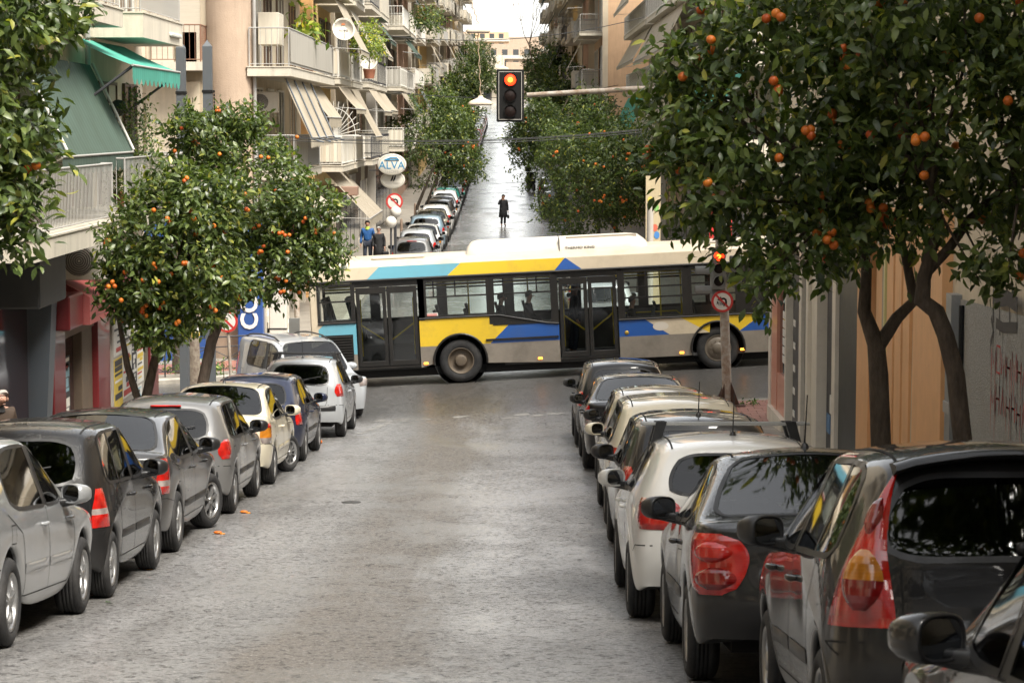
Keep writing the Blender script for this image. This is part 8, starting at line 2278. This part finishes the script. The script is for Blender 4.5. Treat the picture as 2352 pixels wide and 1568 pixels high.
    # trousers
    nm = ['pel', 'hiL', 'knL', 'anL', 'hiR', 'knR', 'anR']; VV = [P[a] for a in nm]; VV[3] = P['anL'] + Vector((0, 0, .02)); VV[6] = P['anR'] + Vector((0, 0, .02))
    skin('trousers', t, VV, [(0, 1), (1, 2), (2, 3), (0, 4), (4, 5), (5, 6)], [.15*k, .10*k, .078*k, .066*k, .10*k, .078*k, .066*k], legs, 2)
    for a, b in (('anL', 'toL'), ('anR', 'toR')):
        skin('shoe', t, [P[a] - Vector((0, -.03, .03))*k, P[a].lerp(P[b], .5) - Vector((0, 0, .02))*k, P[b]], [(0, 1), (1, 2)], [.05*k, .046*k, .040*k], shoes or M_SIGB, 1)
    # jacket
    nm = ['pel', 'spi', 'che', 'nec', 'shL', 'elL', 'wrL', 'shR', 'elR', 'wrR']; VV = [P[a] for a in nm]; VV[3] = P['che'] + Vector((0, 0, .085*k)); VV[0] = P['pel'] - Vector((0, 0, .02*k))
    skin('jacket', t, VV, [(0, 1), (1, 2), (2, 3), (2, 4), (4, 5), (5, 6), (2, 7), (7, 8), (8, 9)], [(.185*k, .15*k), (.175*k, .145*k), (.18*k, .15*k), .085*k, .085*k, .065*k, .05*k, .085*k, .065*k, .05*k], top, 2)
    if collar:
        c = MB(); c.lathe([(P['nec'].z - .07*k, .115*k), (P['nec'].z - .0*k, .085*k), (P['nec'].z + .035*k, .082*k), (P['nec'].z + .02*k, .07*k)], 16, 'z', (P['nec'].x, P['nec'].y, 0)); c.build('collar', collar, t, False)
    if coat_len:
        c = MB(); rows = []
        for z, rx, ry in ((1.20, .20, .15), (1.0, .205, .16), (.8, .225, .18), (coat_len, .25, .20), (coat_len - .01, .235, .185)):
            rows.append([(k*rx*math.cos(a) * (1 + .05*math.sin(5*a)), k*ry*math.sin(a)*(1 + .05*math.cos(4*a)), z*k) for a in [2*math.pi*j/24 for j in range(24)]])
        c.grid(rows, 0, True, True); c.build('coat_skirt', top, t, False)
    return t
M_BJKT = mat('blue_jacket', (.015, .085, .26), rough=.6, var=.2, vscale=6, bump=.3, bscale=12); M_LIME = mat('lime_collar', (.30, .42, .05), rough=.7); M_JEAN = mat('dark_jeans', (.022, .028, .045), rough=.85, var=.25)
M_BCOAT = mat('black_coat', (.012, .012, .013), rough=.8, var=.3, vscale=5, bump=.3, bscale=14); M_BRCOAT = mat('brown_coat', (.040, .024, .014), rough=.75, var=.25, vscale=5, bump=.3, bscale=14); M_HDARK = mat('dark_hair', (.015, .011, .009), rough=.6, bump=.5, bscale=60); M_HGREY = mat('grey_hair', (.55, .53, .50), rough=.6, bump=.5, bscale=60)
def stand(x, y): return (x, y, G(x, y) + .13)
person('young person in a bright blue jacket and dark trousers walking on the left pavement', stand(-5.66, 92.5), R(-6), 1.80, M_BJKT, M_JEAN, M_HDARK, collar=M_LIME)
person('white haired person in a long black coat with a handbag beside the blue jacket', stand(-5.22, 92.4), R(6), 1.56, M_BCOAT, M_BCOAT, M_HGREY, skinm=M_SKIN2, coat_len=.42, hairlong=False)
hb = thing('handbag', 'black handbag carried by the white haired person', 'bag', (-4.95, 92.25, G(-5, 92) + .13 + .40), 0, 'handbags'); WOFF[hb.name] = Vector()
q = MB(); q.bbox((-.13, -.05, 0), (.13, .05, .22), .03); q.build('bag_body', M_TRIM, hb, False); q = MB(); q.tube([(-.09, 0, .2), (-.05, 0, .36), (.05, 0, .36), (.09, 0, .2)], .012, 6); q.build('bag_handle', M_TRIM, hb, False)
person('person in a knee-length black coat in the middle of the far road', (-.46, 125, G(-.46, 125)), R(14), 1.66, M_BCOAT, M_BCOAT, M_HDARK, coat_len=.50, pose=dict(elL=(-.30, -.10, 1.20), wrL=(-.13, -.16, 1.52), haL=(-.10, -.15, 1.60), wrR=(.26, -.02, .86), haR=(.27, -.03, .78)))
hb = thing('handbag', 'dark handbag in the hand of the person in the road', 'bag', (-.20, 124.95, G(-.2, 125) + .40), 0, 'handbags'); WOFF[hb.name] = Vector()
q = MB(); q.bbox((-.06, -.12, 0), (.06, .12, .2), .03); q.build('bag_body', M_TRIM, hb, False); q = MB(); q.tube([(0, -.08, .18), (0, -.03, .36), (0, .03, .36), (0, .08, .18)], .012, 6); q.build('bag_handle', M_TRIM, hb, False)
person('balding older person in a brown coat looking down at the left edge', (-5.80, 26.4, G(-5.8, 26.4) + .13), R(38), 1.56, M_BRCOAT, M_JEAN, mat('thin_grey_hair', (.30, .27, .24), rough=.6), skinm=M_SKIN2, bald=True, collar=M_BCOAT, headdown=.09)
# passengers
def in_bus(xl, yl, zl):
    v = Matrix.Rotation(TILT, 4, 'Y') @ Vector((xl, yl, zl)); return Vector(bus.location) + v
for xl, yl, zl, lab, seat, hm in ((X(1148), .50, .28, 'bus passenger in dark clothes by the rear windows, head bowed', True, M_HDARK), (X(1213), .50, .30, 'bus passenger with short dark hair in the middle window', True, M_HDARK), (X(1322), 1.0, .40, 'bus passenger standing behind the middle doors', False, M_HDARK), (X(1452), .50, .06, 'bus passenger in dark clothes just ahead of the middle doors', True, M_HDARK)):
    person(lab, in_bus(xl, yl, zl), R(90), 1.68, M_BCOAT, M_JEAN, hm, seat=seat)
